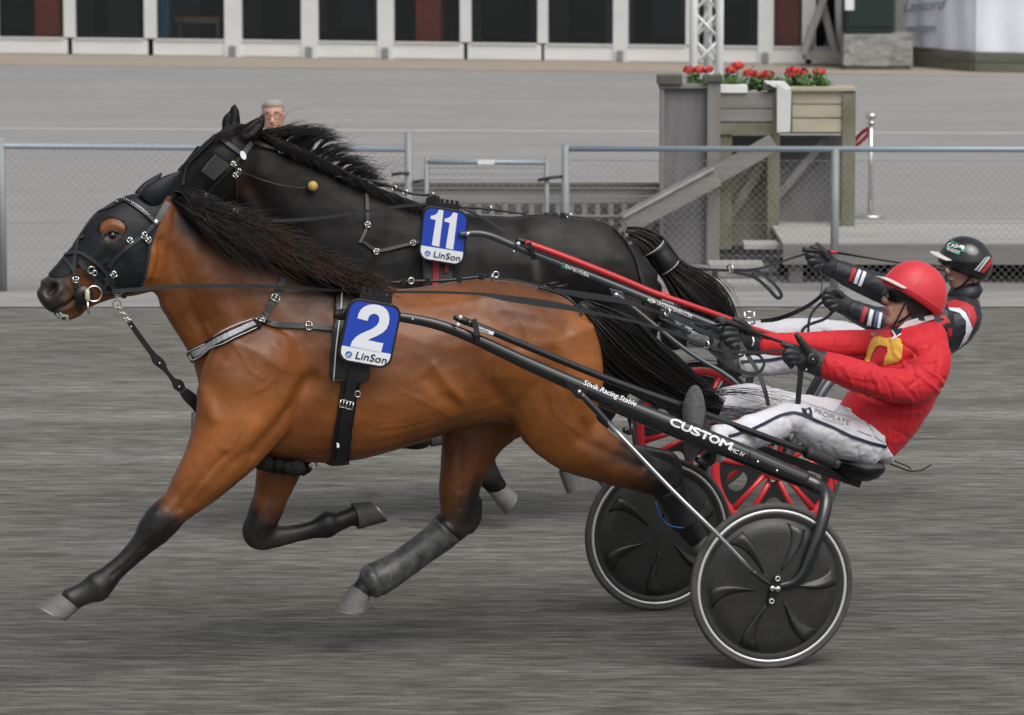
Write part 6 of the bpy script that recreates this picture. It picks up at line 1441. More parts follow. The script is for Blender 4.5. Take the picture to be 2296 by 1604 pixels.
def ZA(X, Y): return (1435 + .28646 * X, 777.3 + .28646 * Y)
def ZF(X, Y): return (1435 + .15625 * X, 657.7 + .15625 * Y)

# ------------------------------------------------------------------ near driver
dr = thing('person', 'person in red jacket, red helmet cover and white breeches driving the bay horse', 'person', tuple(FA.at(1915, 1020)))
face_a = [(596, 2036, 2062, .030), (606, 2014, 2086, .052), (622, 1999, 2104, .068), (638, 1993, 2112, .076), (652, 1991, 2112, .076), (664, 1993, 2109, .074), (674, 1994, 2102, .070), (684, 1991, 2092, .066), (694, 1990, 2084, .061), (706, 1988, 2074, .055), (718, 1985, 2064, .047), (727, 1988, 2056, .037), (733, 1996, 2048, .026)]
body_a = [head_solid(FA, face_a), chain_loft(FA, [(1996, 652, 0, 4, 1.1), (1988, 664, 0, 5, 1.2), (1983, 673, 0, 6.2, 1.4), (1987, 679, 0, 5, 1.5)]), chain_loft(FA, [(1991, 690, 0, 3, 4.5), (1988, 694, 0, 3.2, 4.5)]), chain_loft(FA, [(1991, 700, 0, 3, 4.2), (1989, 702, 0, 3, 4.2)]), chain_loft(FA, [(1990, 719, 0, 9, 1.3), (2000, 721, 0, 9, 1.5)]),
          chain_loft(FA, [(2050, 680, 0, 30, 1), (2052, 715, 0, 29, 1), (2056, 750, 0, 34, 1.2)]),
          section_loft(FA, [(1915, 915, 1975, 1015, .13), (1940, 860, 2060, 945, .15), (1965, 800, 2095, 840, .16), (1985, 765, 2100, 770, .16), (2015, 740, 2090, 735, .10)]),
          chain_loft(FA, [(2085, 785, .15, 30), (2040, 862, .22, 27), (1920, 840, .24, 23), (1868, 824, .236, 17)]), chain_loft(FA, [(2040, 772, -.15, 30), (1900, 770, -.19, 22), (1730, 771, -.135, 14)]),
          chain_loft(FA, [(1950, 995, .10, 34), (1815, 950, .15, 30), (1780, 938, .165, 26), (1660, 978, .31, 22), (1605, 990, .41, 18)]), chain_loft(FA, [(1930, 970, -.10, 34), (1800, 930, -.15, 30), (1680, 904, -.17, 26), (1575, 922, -.2, 19)])]
V, N, Fq = fuse(body_a, .0055, 2)
ob = mk('body', V, Fq, M_skin, dr)
bm = bmesh.new(); bm.from_mesh(ob.data); bm.normal_update(); Nn = np.array([tuple(v.normal) for v in bm.verts]); bm.free(); SHA = Skin(FA, V, Nn, Fq)
jl = [([ZH(430, 1200), ZH(560, 1230), ZH(760, 1300)], 6, -.004), ([ZH(900, 1310), ZH(1080, 1290), ZH(1200, 1230), ZH(1330, 1150)], 7, -.010), ([ZH(1150, 1330), ZH(1260, 1290), ZH(1380, 1260)], 6, .007), ([ZH(1170, 1370), ZH(1250, 1420), ZH(1180, 1480)], 6, -.007), ([ZH(1300, 1330), ZH(1420, 1400), ZH(1480, 1520)], 6, .006),
      ([(1930, 880), (1985, 905), (2040, 910)], 8, -.010), ([(1950, 900), (2000, 930), (2060, 925)], 7, .006), ([(2000, 960), (2040, 985)], 6, -.004), ([(2090, 760), (2105, 800), (2100, 850)], 8, -.005), ([ZH(1390, 960), ZH(1430, 1060), ZH(1480, 1180)], 5, -.004), ([(1860, 812), (1880, 845)], 5, .004), ([(1890, 820), (1915, 868)], 5, .004), ([(1950, 830), (1975, 880)], 6, .005), ([(2010, 850), (2050, 890)], 6, -.005), ([(1900, 850), (1960, 862)], 5, -.003)]
for a, b, w, d in (((1850, 806), (1862, 842), 4, .004), ((1872, 815), (1868, 850), 4, -.004), ((1905, 828), (1898, 866), 4, .004), ((1930, 822), (1940, 880), 4, -.004), ((1962, 835), (1968, 884), 5, .005), ((1985, 850), (2000, 890), 4, -.005), ((2030, 838), (2020, 890), 4, .005), ((2045, 820), (2060, 885), 4, -.006), ((2070, 850), (2105, 880), 5, .006), ((2085, 830), (2118, 850), 4, -.005),
                   ((2020, 770), (2060, 800), 4, -.005), ((2005, 790), (2035, 830), 4, .005), ((2075, 745), (2100, 790), 4, .004), ((1990, 760), (2000, 800), 3, -.003), ((1945, 890), (1935, 935), 4, .004), ((1965, 900), (1962, 965), 4, -.004), ((1990, 905), (1990, 990), 4, .005), ((2015, 905), (2010, 985), 4, -.004), ((2045, 900), (2035, 965), 4, .004), ((1760, 758), (1768, 788), 3.5, .003), ((1800, 756), (1806, 790), 3.5, -.003), ((1850, 752), (1856, 795), 3.5, .003), ((1885, 750), (1890, 790), 3.5, -.003), ((1920, 740), (1930, 780), 4, .004)):
    jl.append(([a, ((a[0] + b[0]) / 2 + 3, (a[1] + b[1]) / 2), b], w, d))
jo, SJA = garment('jacket', FA, [section_loft(FA, [(1890, 914, 1982, 1034, .155), (1908, 884, 2018, 1000, .165), (1930, 848, 2062, 944, .172), (1946, 814, 2094, 880, .180), (1958, 784, 2112, 818, .188), (1968, 762, 2116, 770, .185), (1988, 742, 2108, 733, .145), (2008, 730, 2090, 716, .078)]),
    chain_loft(FA, [(2078, 772, .14, 46), (2086, 812, .19, 47), (2062, 856, .225, 44), (2020, 868, .24, 40), (1975, 860, .25, 36), (1920, 842, .25, 33), (1875, 826, .24, 30), (1845, 818, .235, 27)], .9), chain_loft(FA, [(2050, 780, -.14, 46), (1960, 778, -.19, 36), (1880, 775, -.2, 30), (1800, 774, -.17, 25), (1735, 772, -.14, 22), (1704, 771, -.13, 20)], .9)], M_redj, dr, lines=jl, vox=.0052, amp=.0022)
M_red2 = mat('red_patch_shadow', (.40, .012, .02), .55)
pos_j = lambda off: (lambda u, v: SJA.hit(u, v, off)[0])
def fine(poly, step=3.0):
    out = []
    for a, b in zip(poly, poly[1:] + poly[:1]):
        k = max(1, int(math.hypot(b[0] - a[0], b[1] - a[1]) / step)); out += [(a[0] + (b[0] - a[0]) * i / k, a[1] + (b[1] - a[1]) * i / k) for i in range(k)]
    return out
def draped(poly, sk, off, m, parent, name, step=3.0):
    """a printed patch laid on cloth: a fine grid clipped to the outline"""
    xs = [p[0] for p in poly]; ys = [p[1] for p in poly]; nx = max(2, int((max(xs) - min(xs)) / step)); nyy = max(2, int((max(ys) - min(ys)) / step))
    G_ = [(min(xs) + (max(xs) - min(xs)) * i / nx, min(ys) + (max(ys) - min(ys)) * j / nyy) for j in range(nyy + 1) for i in range(nx + 1)]
    ins = inpoly(np.array(G_), poly); W = {}; Fq = []; V = []
    edge = fine(poly, step)
    tri = tess_points(edge, [g for g, k in zip(G_, ins) if k and pdist(np.array([g]), poly, True)[0] > step * .5], poly)
    for p in tri[0]: V.append(sk.hit(p[0], p[1], off)[0])
    return mk(name, V, tri[1], m, parent, smooth=True)
def tess_points(edge, inner, poly):
    from mathutils.geometry import delaunay_2d_cdt
    pts = [Vector(p) for p in edge + inner]; n = len(edge)
    vo, eo, fo, *_ = delaunay_2d_cdt(pts, [(i, (i + 1) % n) for i in range(n)], [list(range(n))], 1, 1e-5)
    return [(v.x, v.y) for v in vo], [tuple(f) for f in fo]
arch = [ZH(*p) for p in ((786, 1270), (796, 1205), (818, 1150), (842, 1100), (872, 1068), (920, 1062), (968, 1078), (1010, 1068), (1055, 1066), (1096, 1084), (1113, 1128), (1110, 1190), (1096, 1250), (1080, 1275), (1030, 1288), (985, 1298), (945, 1310), (962, 1240), (985, 1190), (982, 1150), (922, 1135), (884, 1150), (850, 1215), (826, 1290))]
draped(arch, SJA, .003, M_yel, dr, 'yellow_numeral')
MB().loft([[FA.at(*p, n_) for p in ((2012, 738), (2030, 722), (2060, 712), (2092, 706), (2096, 716), (2064, 726), (2034, 738))] for n_ in (-.068, .068)]).build('collar', M_trous, dr, smooth=False, bevel=.004)
draped([ZH(*p) for p in ((1012, 985), (1110, 985), (1098, 1025), (1060, 1060), (1030, 1030))], SJA, .004, M_navy, dr, 'neck_insert')
MB().tube([pos_j(.006)(*ZH(*p)) for p in ((1025, 1020), (1050, 1060), (1040, 1080), (1015, 1105))], .004, 6).build('white_zip', M_whitep, dr)
MB().tube([pos_j(.006)(*ZH(*p)) for p in ((1100, 1045), (1060, 1070), (1045, 1085))], .003, 6).build('white_zip', M_whitep, dr)
tl = [([ZA(1160, 560), ZA(1200, 640), ZA(1180, 760)], 7, -.008), ([ZA(1260, 720), ZA(1350, 780)], 6, -.004), ([ZA(1150, 700), ZA(1050, 760)], 6, .004), ([ZA(1700, 660), ZA(1760, 700), ZA(1840, 830)], 3, -.003), ([ZA(1560, 470), ZA(1660, 500)], 4, .004), ([ZA(700, 700), ZA(860, 730)], 5, -.005), ([ZA(620, 640), ZA(720, 660)], 5, .004), ([ZA(1500, 800), ZA(1540, 860)], 4, -.004), ([ZA(1700, 800), ZA(1720, 900)], 4, -.004), ([ZA(1400, 760), ZA(1440, 850)], 4, -.004), ([ZA(900, 620), ZA(1000, 700)], 6, .004)]
to_, STA = garment('breeches', FA, [section_loft(FA, [(1900, 905, 1992, 1036, .160), (1880, 925, 1975, 1040, .158), (1850, 940, 1950, 1036, .14)]),
    chain_loft(FA, [(1962, 1000, .09, 46), (1925, 990, .11, 46), (1865, 973, .13, 46), (1815, 952, .15, 43), (1786, 936, .165, 35), (1758, 943, .185, 33), (1710, 962, .24, 34), (1660, 977, .31, 36), (1622, 988, .38, 37), (1603, 994, .41, 36)], .9),
    chain_loft(FA, [(1945, 968, -.09, 48), (1880, 944, -.12, 44), (1800, 928, -.15, 41), (1720, 907, -.17, 38), (1672, 900, -.175, 35), (1620, 908, -.19, 32), (1570, 922, -.2, 28)], .9), chain_loft(FA, [(1625, 1005, .40, 17), (1612, 1024, .41, 12), (1606, 1032, .41, 9)], .9)], M_trous, dr, lines=tl, amp=.004)
strap_on(STA, [ZA(*p) for p in ((690, 705), (760, 685), (860, 655), (1000, 590), (1100, 540), (1200, 515), (1290, 540), (1400, 590), (1520, 640), (1640, 700), (1800, 755), (1930, 785))], 7, dr, 'navy_stripe', M_navy, .004, .002, 6)
pt_ = lambda u, v: STA.hit(u, v, .004)[0]
M_gtxt = mat('grey_print', (.20, .21, .26), .6)
text_on('PROPLATE', pt_, ZA(1360, 520), ZA(1632, 618), (3.5, -13), M_gtxt, dr, .0)
text_on('STOCKHOLM', pt_, ZA(1420, 572), ZA(1590, 622), (1.6, -6), M_gtxt, dr, .0)
draped([ZA(*p) for p in ((1262, 478), (1290, 490), (1330, 476), (1345, 510), (1352, 560), (1290, 540), (1270, 515))], STA, .003, M_navy, dr, 'logo', 2)
draped([ZA(*p) for p in ((1296, 500), (1318, 498), (1322, 524), (1302, 524))], STA, .005, M_trous, dr, 'logo', 2)
for pts in (((1590, 470), (1650, 480), (1700, 520), (1740, 540)), ((1740, 540), (1790, 620), (1850, 720), (1900, 745)), ((1700, 660), (1760, 680), (1810, 700))):
    pp, nr = STA.line([ZA(*p) for p in pts], .002, 5); MB().tube(pp, .0012, 4).build('seam', M_gtxt, dr)
# boot with its sole turned to the camera
sn_ = (FA.h * .60 + FA.n * .80).normalized(); up_s = Vector((0, 0, 1)); up_s = (up_s - sn_ * up_s.dot(sn_) + FA.h * -.05).normalized(); ew = sn_.cross(up_s).normalized()
S0 = FA.at(1553, 950, .455)
def sole_ring(off, l, w, dz=0.0, dx=0.0):
    out = []
    for k in range(30):
        t = 2 * math.pi * k / 30; y = math.sin(t); x = math.cos(t) * (1 - .22 * math.exp(-((y + .15) / .35) ** 2)) * (1.0 if y > 0 else .86)
        out.append(S0 - sn_ * off + up_s * (l * y + dz) + ew * (w * x) + FA.h * dx)
    return out
bo = MB().loft([sole_ring(.012, .150, .046), sole_ring(.05, .135, .046, -.012), sole_ring(.085, .095, .045, -.05), sole_ring(.115, .06, .045, -.078), sole_ring(.16, .045, .046, -.075), sole_ring(.20, .04, .045, -.07)]).build('boot', M_boots, dr)
so = MB().loft([sole_ring(-.008, .154, .049), sole_ring(.002, .158, .052), sole_ring(.014, .158, .052), sole_ring(.018, .150, .047)]).build('sole', M_sole, bo)
MB().tube([sole_ring(.026, .152, .050)[k] for k in range(0, 9)], .0022, 5).build('zip', M_rim, bo)
chain_loft(FA, [(1580, 918, -.2, 22), (1562, 920, -.2, 24), (1548, 930, -.2, 26), (1538, 905, -.2, 20), (1536, 885, -.2, 16)], .9).build('boot', M_boots, dr)
# gloves
hand(FA, [(1856, 821, .236, 28), (1843, 818, .235, 27), (1825, 812, .235, 25), (1804, 803, .232, 25), (1788, 797, .23, 19)], [
    [(1795, 788, .24, 8), (1776, 778, .25, 7.2), (1764, 775, .25, 6.4), (1753, 772, .25, 5.4)], [(1812, 794, .25, 10), (1803, 775, .26, 8), (1793, 761, .262, 7), (1785, 750, .262, 5.5)],
    [(1790, 794, .245, 8.2), (1770, 790, .255, 7.6), (1760, 793, .252, 7.2), (1765, 800, .24, 6.8)], [(1790, 803, .245, 8.2), (1771, 801, .255, 7.6), (1762, 805, .25, 7), (1768, 812, .24, 6.6)], [(1794, 812, .24, 7.4), (1778, 813, .25, 7), (1771, 817, .246, 6.4), (1777, 823, .238, 6)]], dr)
MB().lathe(FA.at(1822, 806, .285), FA.n, [(0, .028), (.004, .028), (.006, .02), (.006, .001)], 20).build('glove_fastener', mat('black_fastener', (.012, .012, .013), .4), dr)
MB().ball(FA.at(1823, 806, .294), .004, 8).build('snap', M_steel, dr)
MB().ball(FA.at(1808, 829, .262), .006, 8).build('snap', M_steel, dr)
hand(FA, [(1714, 771, -.135, 22), (1702, 771, -.13, 22), (1684, 764, -.13, 23), (1664, 754, -.13, 24), (1648, 749, -.13, 19)], [
    [(1655, 738, -.10, 8.5), (1636, 735, -.09, 8), (1623, 739, -.09, 7.6), (1629, 747, -.1, 7)], [(1654, 750, -.10, 8.5), (1635, 749, -.088, 8), (1621, 753, -.088, 7.6), (1627, 760, -.1, 7)], [(1656, 761, -.10, 8.2), (1640, 762, -.09, 7.8), (1628, 766, -.09, 7.2), (1634, 773, -.1, 6.8)], [(1662, 771, -.10, 7.4), (1649, 774, -.09, 7), (1641, 778, -.09, 6.4), (1647, 784, -.1, 6)],
    [(1680, 742, -.10, 10), (1668, 728, -.09, 8.6), (1656, 720, -.088, 7.6), (1645, 715, -.088, 6)]], dr)
MB().strap([FA.at(1688, 756, -.075), FA.at(1690, 766, -.068), FA.at(1687, 776, -.07)], .006, FA.n, .003).build('glove_fastener', M_rim, dr, smooth=False)
# helmet, visor, goggles, hood
rs, c_, a_, sd_2, up2, m_ = dome(FA, (2047, 664), 0, (.839, .544), 79, 79, .112, -.12)
hm = MB().loft(rs).build('helmet', M_hcover, dr)
for k_ in (5, 31, 11, 25):
    MB().tube(catmull([rs[i][k_] for i in (1, 3, 5, 7, 9, 11)], 3), .0016, 5).build('seam', M_hcover, hm)
MB().tube([rs[1][k] for k in range(36)] + [rs[1][0]], .003, 6).build('hem', M_hcover, hm)
vis = MB(); top_, bot_ = [], []
for i in range(15):
    t = R(122 + (238 - 122) * i / 14); p = c_ + a_ * (77 * m_ * math.cos(t)) + sd_2 * (.108 * math.sin(t)) + up2 * (m_ * 2); o_ = (a_ * math.cos(t) + sd_2 * .35 * math.sin(t)).normalized(); k = max(0, math.cos(t - math.pi)) ** .5
    q = p + o_ * (.040 * k) - up2 * .016 * k; top_.append(p); bot_.append(q)
vis.loft([[a + up2 * .003, b + up2 * .002, b - up2 * .002, a - up2 * .004] for a, b in zip(top_, bot_)]).build('visor', M_visor, hm, smooth=False)
PV, PF = SHA.patch([(1980, 644), (2036, 648), (2044, 662), (2032, 677), (2010, 681), (1996, 676), (1984, 666)], .010, relax=6); mk('goggles', PV, PF, M_lens, dr)
PV, PF = SHA.patch([(2034, 640), (2116, 660), (2116, 716), (2064, 722), (2046, 716), (2036, 700), (2030, 682), (2040, 664)], .008, relax=8); mk('hood', PV, PF, mat('black_hood', (.012, .013, .014), .7, bump=.4, bscale=30), dr)
strap_on(SHA, [(2036, 650), (2030, 680), (2020, 700), (2012, 716), (2004, 728)], 4, dr, 'chin_strap', M_blackp, .008, .003, 4)
strap_on(SHA, [(2044, 700), (2030, 712), (2014, 722)], 6, dr, 'chin_strap', M_blackp, .008, .003, 4)

# ------------------------------------------------------------------ far driver
db = thing('person', 'person in black jacket and shiny black helmet with white visor driving the black horse', 'person', tuple(FK.at(1890, 826)))
YW = R(22)
face_b = [(552, 2146, 2186, .04), (562, 2132, 2202, .060), (580, 2121, 2212, .076), (596, 2121, 2212, .078), (608, 2124, 2208, .075), (620, 2124, 2198, .068), (632, 2126, 2188, .060), (644, 2130, 2180, .050), (652, 2138, 2174, .034)]
bod = [head_solid(FK, face_b, YW), chain_loft(FK, [(2128, 594, .035, 4, 1.2), (2124, 606, .042, 5.5, 1.2), (2127, 612, .042, 5, 1.3)]), chain_loft(FK, [(2131, 626, .03, 2.6, 4), (2129, 628, .03, 2.6, 4)]), chain_loft(FK, [(2160, 615, 0, 27, 1), (2165, 645, 0, 27, 1), (2160, 680, 0, 34, 1.2)]), chain_loft(FK, [(2187, 616, .075, 7, .5), (2188, 626, .078, 7, .5), (2185, 634, .074, 4, .6)]),
       section_loft(FK, [(1925, 785, 1975, 845, .13), (2020, 735, 2095, 790, .15), (2100, 690, 2170, 730, .15), (2130, 670, 2180, 690, .09)]), chain_loft(FK, [(2110, 700, -.15, 24), (1970, 645, -.2, 18), (1900, 616, -.19, 12)]), chain_loft(FK, [(2120, 725, .15, 24), (1990, 725, .2, 18), (1930, 704, .2, 12)]),
       chain_loft(FK, [(1940, 800, .1, 30), (1800, 795, .15, 24), (1690, 812, .26, 16)]), chain_loft(FK, [(1940, 780, -.1, 30), (1800, 752, -.14, 24), (1570, 752, -.235, 14)])]
V, N, Fq = fuse(bod, .0058, 2); ob = mk('body', V, Fq, M_skin, db)
bm = bmesh.new(); bm.from_mesh(ob.data); bm.normal_update(); Nn = np.array([tuple(v.normal) for v in bm.verts]); bm.free(); SHB = Skin(FK, V, Nn, Fq)
jo2, SJB = garment('jacket', FK, [section_loft(FK, [(1905, 772, 1985, 852, .165), (1960, 748, 2052, 830, .185), (2020, 718, 2112, 800, .197), (2070, 692, 2162, 765, .203), (2104, 676, 2188, 726, .196), (2130, 663, 2192, 692, .135), (2146, 652, 2190, 670, .075)]),
    chain_loft(FK, [(2110, 695, -.14, 38), (2040, 670, -.2, 32), (1970, 645, -.2, 28), (1912, 621, -.19, 24), (1870, 602, -.18, 19)], .9), chain_loft(FK, [(2122, 722, .14, 40), (2060, 738, .2, 33), (1990, 725, .2, 28), (1940, 709, .2, 24), (1902, 690, .2, 19)], .9)], M_black_j, db, amp=.003)
M_rtrim = mat('red_trim', (.45, .025, .035), .55); M_wtrim = mat('white_trim', (.66, .68, .76), .55); M_btrim = mat('blue_trim', (.10, .14, .34), .55)
for pts, w, m_2 in ((((1942, 690), (1936, 705), (1932, 722)), 9, M_rtrim), (((1955, 695), (1951, 712), (1948, 730)), 9, M_wtrim), (((1967, 699), (1964, 715), (1960, 733)), 5, M_btrim), (((1975, 702), (1972, 718), (1969, 735)), 7, M_wtrim), (((1916, 602), (1911, 615), (1906, 630)), 9, M_rtrim), (((1928, 606), (1922, 620), (1917, 636)), 8, M_wtrim), (((1939, 610), (1933, 626), (1927, 641)), 8, M_wtrim)):
    strap_on(SJB, list(pts), w, db, 'sleeve_stripe', m_2, .003, .002, 4)
draped([ZH(*p) for p in ((1490, 765), (1560, 745), (1660, 770), (1720, 810), (1745, 900), (1720, 985), (1690, 930), (1660, 850), (1600, 815), (1500, 812))], SJB, .003, M_rtrim, db, 'red_shoulder_panel')
draped([ZH(*p) for p in ((1500, 815), (1600, 818), (1650, 855), (1690, 935), (1710, 990), (1660, 1090), (1590, 1160), (1650, 1030), (1655, 930), (1600, 860), (1510, 835))], SJB, .0035, M_wtrim, db, 'white_piping')
for q in (((1420, 890), (1480, 880), (1515, 940), (1505, 950), (1490, 940), (1430, 980), (1440, 1000), (1420, 1010), (1395, 950), (1410, 950), (1465, 920), (1450, 900), (1430, 905)), ((1490, 990), (1530, 985), (1535, 1055), (1500, 1060), (1500, 1035), (1450, 1045), (1450, 1065), (1430, 1070), (1428, 1030), (1440, 1028), (1500, 1018))):
    draped([ZH(*p) for p in q], SJB, .004, M_rtrim, db, 'red_letter', 2.0)
chain_loft(FK, [(2160, 648, 0, 34, 1.05), (2166, 664, 0, 38, 1.1)], 1).build('collar', M_black_j, db)
tb_, STB = garment('breeches', FK, [section_loft(FK, [(1915, 770, 1985, 850, .155), (1890, 770, 1960, 850, .15)]), chain_loft(FK, [(1950, 800, .1, 40), (1880, 790, .12, 40), (1800, 797, .15, 34), (1760, 804, .18, 31), (1700, 812, .25, 29), (1664, 816, .29, 28)], .9), chain_loft(FK, [(1950, 782, -.1, 40), (1880, 758, -.12, 37), (1800, 750, -.14, 33), (1740, 750, -.16, 29), (1640, 753, -.2, 27), (1560, 752, -.24, 24), (1536, 752, -.25, 23)], .9)], M_trous, db, amp=.004)
strap_on(STB, [(1662, 812), (1690, 810), (1724, 808), (1770, 800)], 7, db, 'black_stripe', M_navy, .004, .002, 5)
for (cu, cv, n_) in ((1524, 752, -.25), (1652, 816, .29)):
    chain_loft(FK, [(cu + 40, cv, n_ * .92, 20), (cu + 16, cv, n_, 22), (cu, cv + 4, n_, 23), (cu - 16, cv + 8, n_, 23), (cu - 24, cv - 8, n_, 19), (cu - 28, cv - 34, n_, 15), (cu - 26, cv - 48, n_, 11)], .85).build('boot', M_boots, db)
hand(FK, [(1888, 611, -.185, 20.5), (1872, 604, -.18, 19), (1856, 594, -.18, 20), (1842, 582, -.18, 21), (1832, 573, -.18, 17)], [
    [(1842, 572, -.16, 7), (1832, 560, -.15, 6.6), (1822, 556, -.15, 6), (1816, 562, -.16, 5.6)], [(1836, 580, -.155, 7), (1822, 573, -.145, 6.6), (1811, 573, -.145, 6.2), (1813, 581, -.158, 5.8)], [(1838, 589, -.155, 7), (1825, 585, -.145, 6.6), (1815, 587, -.145, 6), (1819, 594, -.158, 5.6)], [(1844, 597, -.158, 6.4), (1833, 597, -.15, 6), (1826, 600, -.15, 5.6), (1831, 606, -.16, 5.2)], [(1856, 580, -.155, 8), (1848, 566, -.15, 7), (1838, 555, -.15, 6), (1831, 547, -.15, 5)]], db)
hand(FK, [(1922, 700, .2, 21), (1904, 691, .2, 19), (1888, 682, .2, 20), (1872, 672, .2, 20), (1862, 666, .2, 16)], [
    [(1874, 660, .22, 7), (1860, 654, .23, 6.6), (1850, 656, .228, 6), (1853, 663, .215, 5.6)], [(1868, 668, .22, 7), (1856, 664, .23, 6.6), (1847, 668, .228, 6), (1851, 675, .215, 5.6)], [(1870, 677, .22, 7), (1858, 676, .228, 6.4), (1851, 680, .226, 6), (1856, 686, .215, 5.6)], [(1876, 686, .218, 6.2), (1867, 688, .224, 6), (1862, 692, .222, 5.4), (1868, 696, .212, 5)], [(1888, 664, .22, 8), (1876, 654, .228, 6.6), (1864, 649, .23, 5.8), (1853, 650, .228, 5)]], db)
rs, c_, a_, sd_2, up2, m_ = dome(FK, (2164, 588), 0, (.93, .36), 62, 58, .118, -.35, YW)
hb = MB().loft(rs).build('helmet', M_hblack, db)
top_, bot_ = [], []
for i in range(15):
    t = R(118 + (242 - 118) * i / 14); p = c_ + a_ * (61 * m_ * math.cos(t)) + sd_2 * (.115 * math.sin(t)) + up2 * (m_ * -2); o_ = (a_ * math.cos(t) + sd_2 * .4 * math.sin(t)).normalized(); k = max(0, math.cos(t - math.pi)) ** .5
    top_.append(p); bot_.append(p + o_ * (.046 * k) - up2 * .014 * k)
MB().loft([[a + up2 * .003, b + up2 * .002, b - up2 * .002, a - up2 * .004] for a, b in zip(top_, bot_)]).build('visor', M_visor, hb, smooth=False)
SHELM = Skin(FK, np.array([tuple(v) for r_ in rs for v in r_]), np.zeros((len(rs) * 36, 3)), [(i * 36 + k, i * 36 + (k + 1) % 36, (i + 1) * 36 + (k + 1) % 36, (i + 1) * 36 + k) for i in range(12) for k in range(36)])
def ph(off): return lambda u, v: SHELM.hit(u, v, off)[0]
M_mint = mat('mint_green', (.03, .36, .22), .4)
def HD(poly, off, m, name): 
    e = fine([ZH(*p) for p in poly], 4); return poly_on(e, ph(off), m, hb, name)
HD(((1480, 300), (1500, 270), (1535, 240), (1590, 258), (1640, 272), (1655, 310), (1640, 332), (1610, 325), (1595, 360), (1540, 340)), .002, M_mint, 'logo')
text_on('CASH', ph(.0045), ZH(1500, 290), ZH(1605, 305), (1.6, -11), M_whitep, hb, .03)
text_on('BUDDY', ph(.0045), ZH(1498, 318), ZH(1600, 352), (1.2, -9.5), M_whitep, hb, .03)
HD(((1606, 282), (1630, 280), (1644, 300), (1632, 318), (1618, 312)), .0045, M_whitep, 'logo')
HD(((1870, 385), (1880, 420), (1810, 512), (1780, 505)), .002, M_redl, 'red_stripe'); HD(((1845, 370), (1862, 380), (1770, 502), (1750, 497)), .002, M_rim, 'silver_stripe'); HD(((1820, 380), (1836, 372), (1742, 492), (1724, 488)), .002, M_rim, 'silver_stripe')
PV, PF = SHB.patch([(2118, 580), (2150, 584), (2180, 592), (2184, 606), (2172, 613), (2152, 612), (2138, 606), (2128, 598)], .007, relax=6, both=True); mk('sunglasses', PV, PF, M_lens, db)
PV, PF = SHB.patch([(2182, 580), (2220, 585), (2222, 640), (2200, 650), (2192, 640), (2200, 612)], .006, relax=6); mk('hair_pad', PV, PF, M_blackp, db)
for pts in (((2182, 606), (2172, 625), (2158, 640), (2140, 650)), ((2200, 630), (2180, 636), (2160, 642))): strap_on(SHB, list(pts), 5, db, 'chin_strap', M_blackp, .006, .003, 4)

# ------------------------------------------------------------------ whips and reins
wp = thing('whip', 'thin black whip with a red band in the raised hand of the far driver', 'whip', tuple(FK.at(1820, 562, -.15)))
MB().tube([FK.at(1800, 560, -.14), FK.at(1812, 561, -.14), FK.at(1860, 565, -.15)], [.014, .011, .010], 10).build('handle', M_grip, wp)
MB().tube([FK.at(1860, 565, -.15), FK.at(1876, 567, -.15)], .009, 10).build('red_band', M_redl, wp)
MB().tube([FK.at(1876, 567, -.15), FK.at(2013, 589, -.17), FK.at(2110, 606, -.2), FK.at(2200, 628, -.24)], [.006, .005, .004, .002], 8).build('lash', M_blackp, wp)
wq = thing('whip', 'short dark whip handle held in the far hand of the red driver', 'whip', tuple(FA.at(1640, 724, -.09)))
MB().tube([FA.at(1606, 717, -.075), FA.at(1618, 718, -.075), FA.at(1645, 726, -.08), FA.at(1690, 745, -.09)], [.017, .012, .011, .010], 12).build('handle', M_grip, wq)
MB().lathe(FA.at(1619, 718, -.06), FA.n, [(0, .018), (.012, .018), (.014, .012), (.014, .001)], 18).build('end_cap', MATS['grey_vinyl'], wq)
MB().tube([FA.at(1690, 745, -.09), FA.at(1850, 800, -.12), FA.at(2000, 840, -.14)], [.007, .005, .003], 8).build('shaft', M_blackp, wq)
ra = thing('reins', 'long black reins from the bay horse bit to the red driver hands', 'reins', tuple(FA.at(1200, 680)))
def rein(fr, pts, w, par, name='rein', m=M_rein, k=5, nrm=None, thick=.0035):
    C_ = catmull(pts, k); P_ = [fr.at(c[0], c[1], c[2]) for c in C_]
    W_ = [c[3] * mpp(p) for c, p in zip(catmull([p if len(p) > 3 else p + (w,) for p in pts], k), P_)]
    return MB().strap(P_, W_, nrm or fr.n, thick).build(name, m, par, smooth=False)
rein(FA, [(252, 654, .13, 10), (300, 650, .13, 9), (391, 643, .14, 9), (500, 641, .16, 9), (600, 643, .17, 8), (700, 648, .18, 7), (760, 652, .18, 6), (806, 656, .175, 6), (900, 655, .20, 6), (1000, 656, .25, 6), (1080, 660, .28, 7), (1130, 668, .29, 13), (1200, 678, .30, 16), (1260, 687, .30, 14), (1320, 700, .30, 9), (1400, 716, .28, 6), (1500, 743, .27, 7), (1580, 776, .26, 7)], 8, ra)
torus(FA.at(1583, 773, .26), FA.h + FA.n * .4, .017, .0045).build('rein_ring', M_steel, ra)
rein(FA, [(1588, 776, .26, 7), (1620, 786, .26, 7), (1680, 791, .26, 7), (1730, 788, .26, 5), (1772, 784, .26, 4)], 6, ra)
rein(FA, [(1585, 778, .25, 9), (1605, 796, .25, 9), (1640, 822, .25, 9), (1675, 837, .25, 9), (1700, 836, .25, 8), (1713, 818, .25, 6), (1705, 800, .25, 6), (1690, 794, .25, 6), (1672, 797, .25, 6)], 8, ra)
rein(FA, [(1600, 786, .25, 5), (1625, 806, .25, 5), (1650, 803, .25, 5), (1668, 796, .25, 5)], 5, ra)
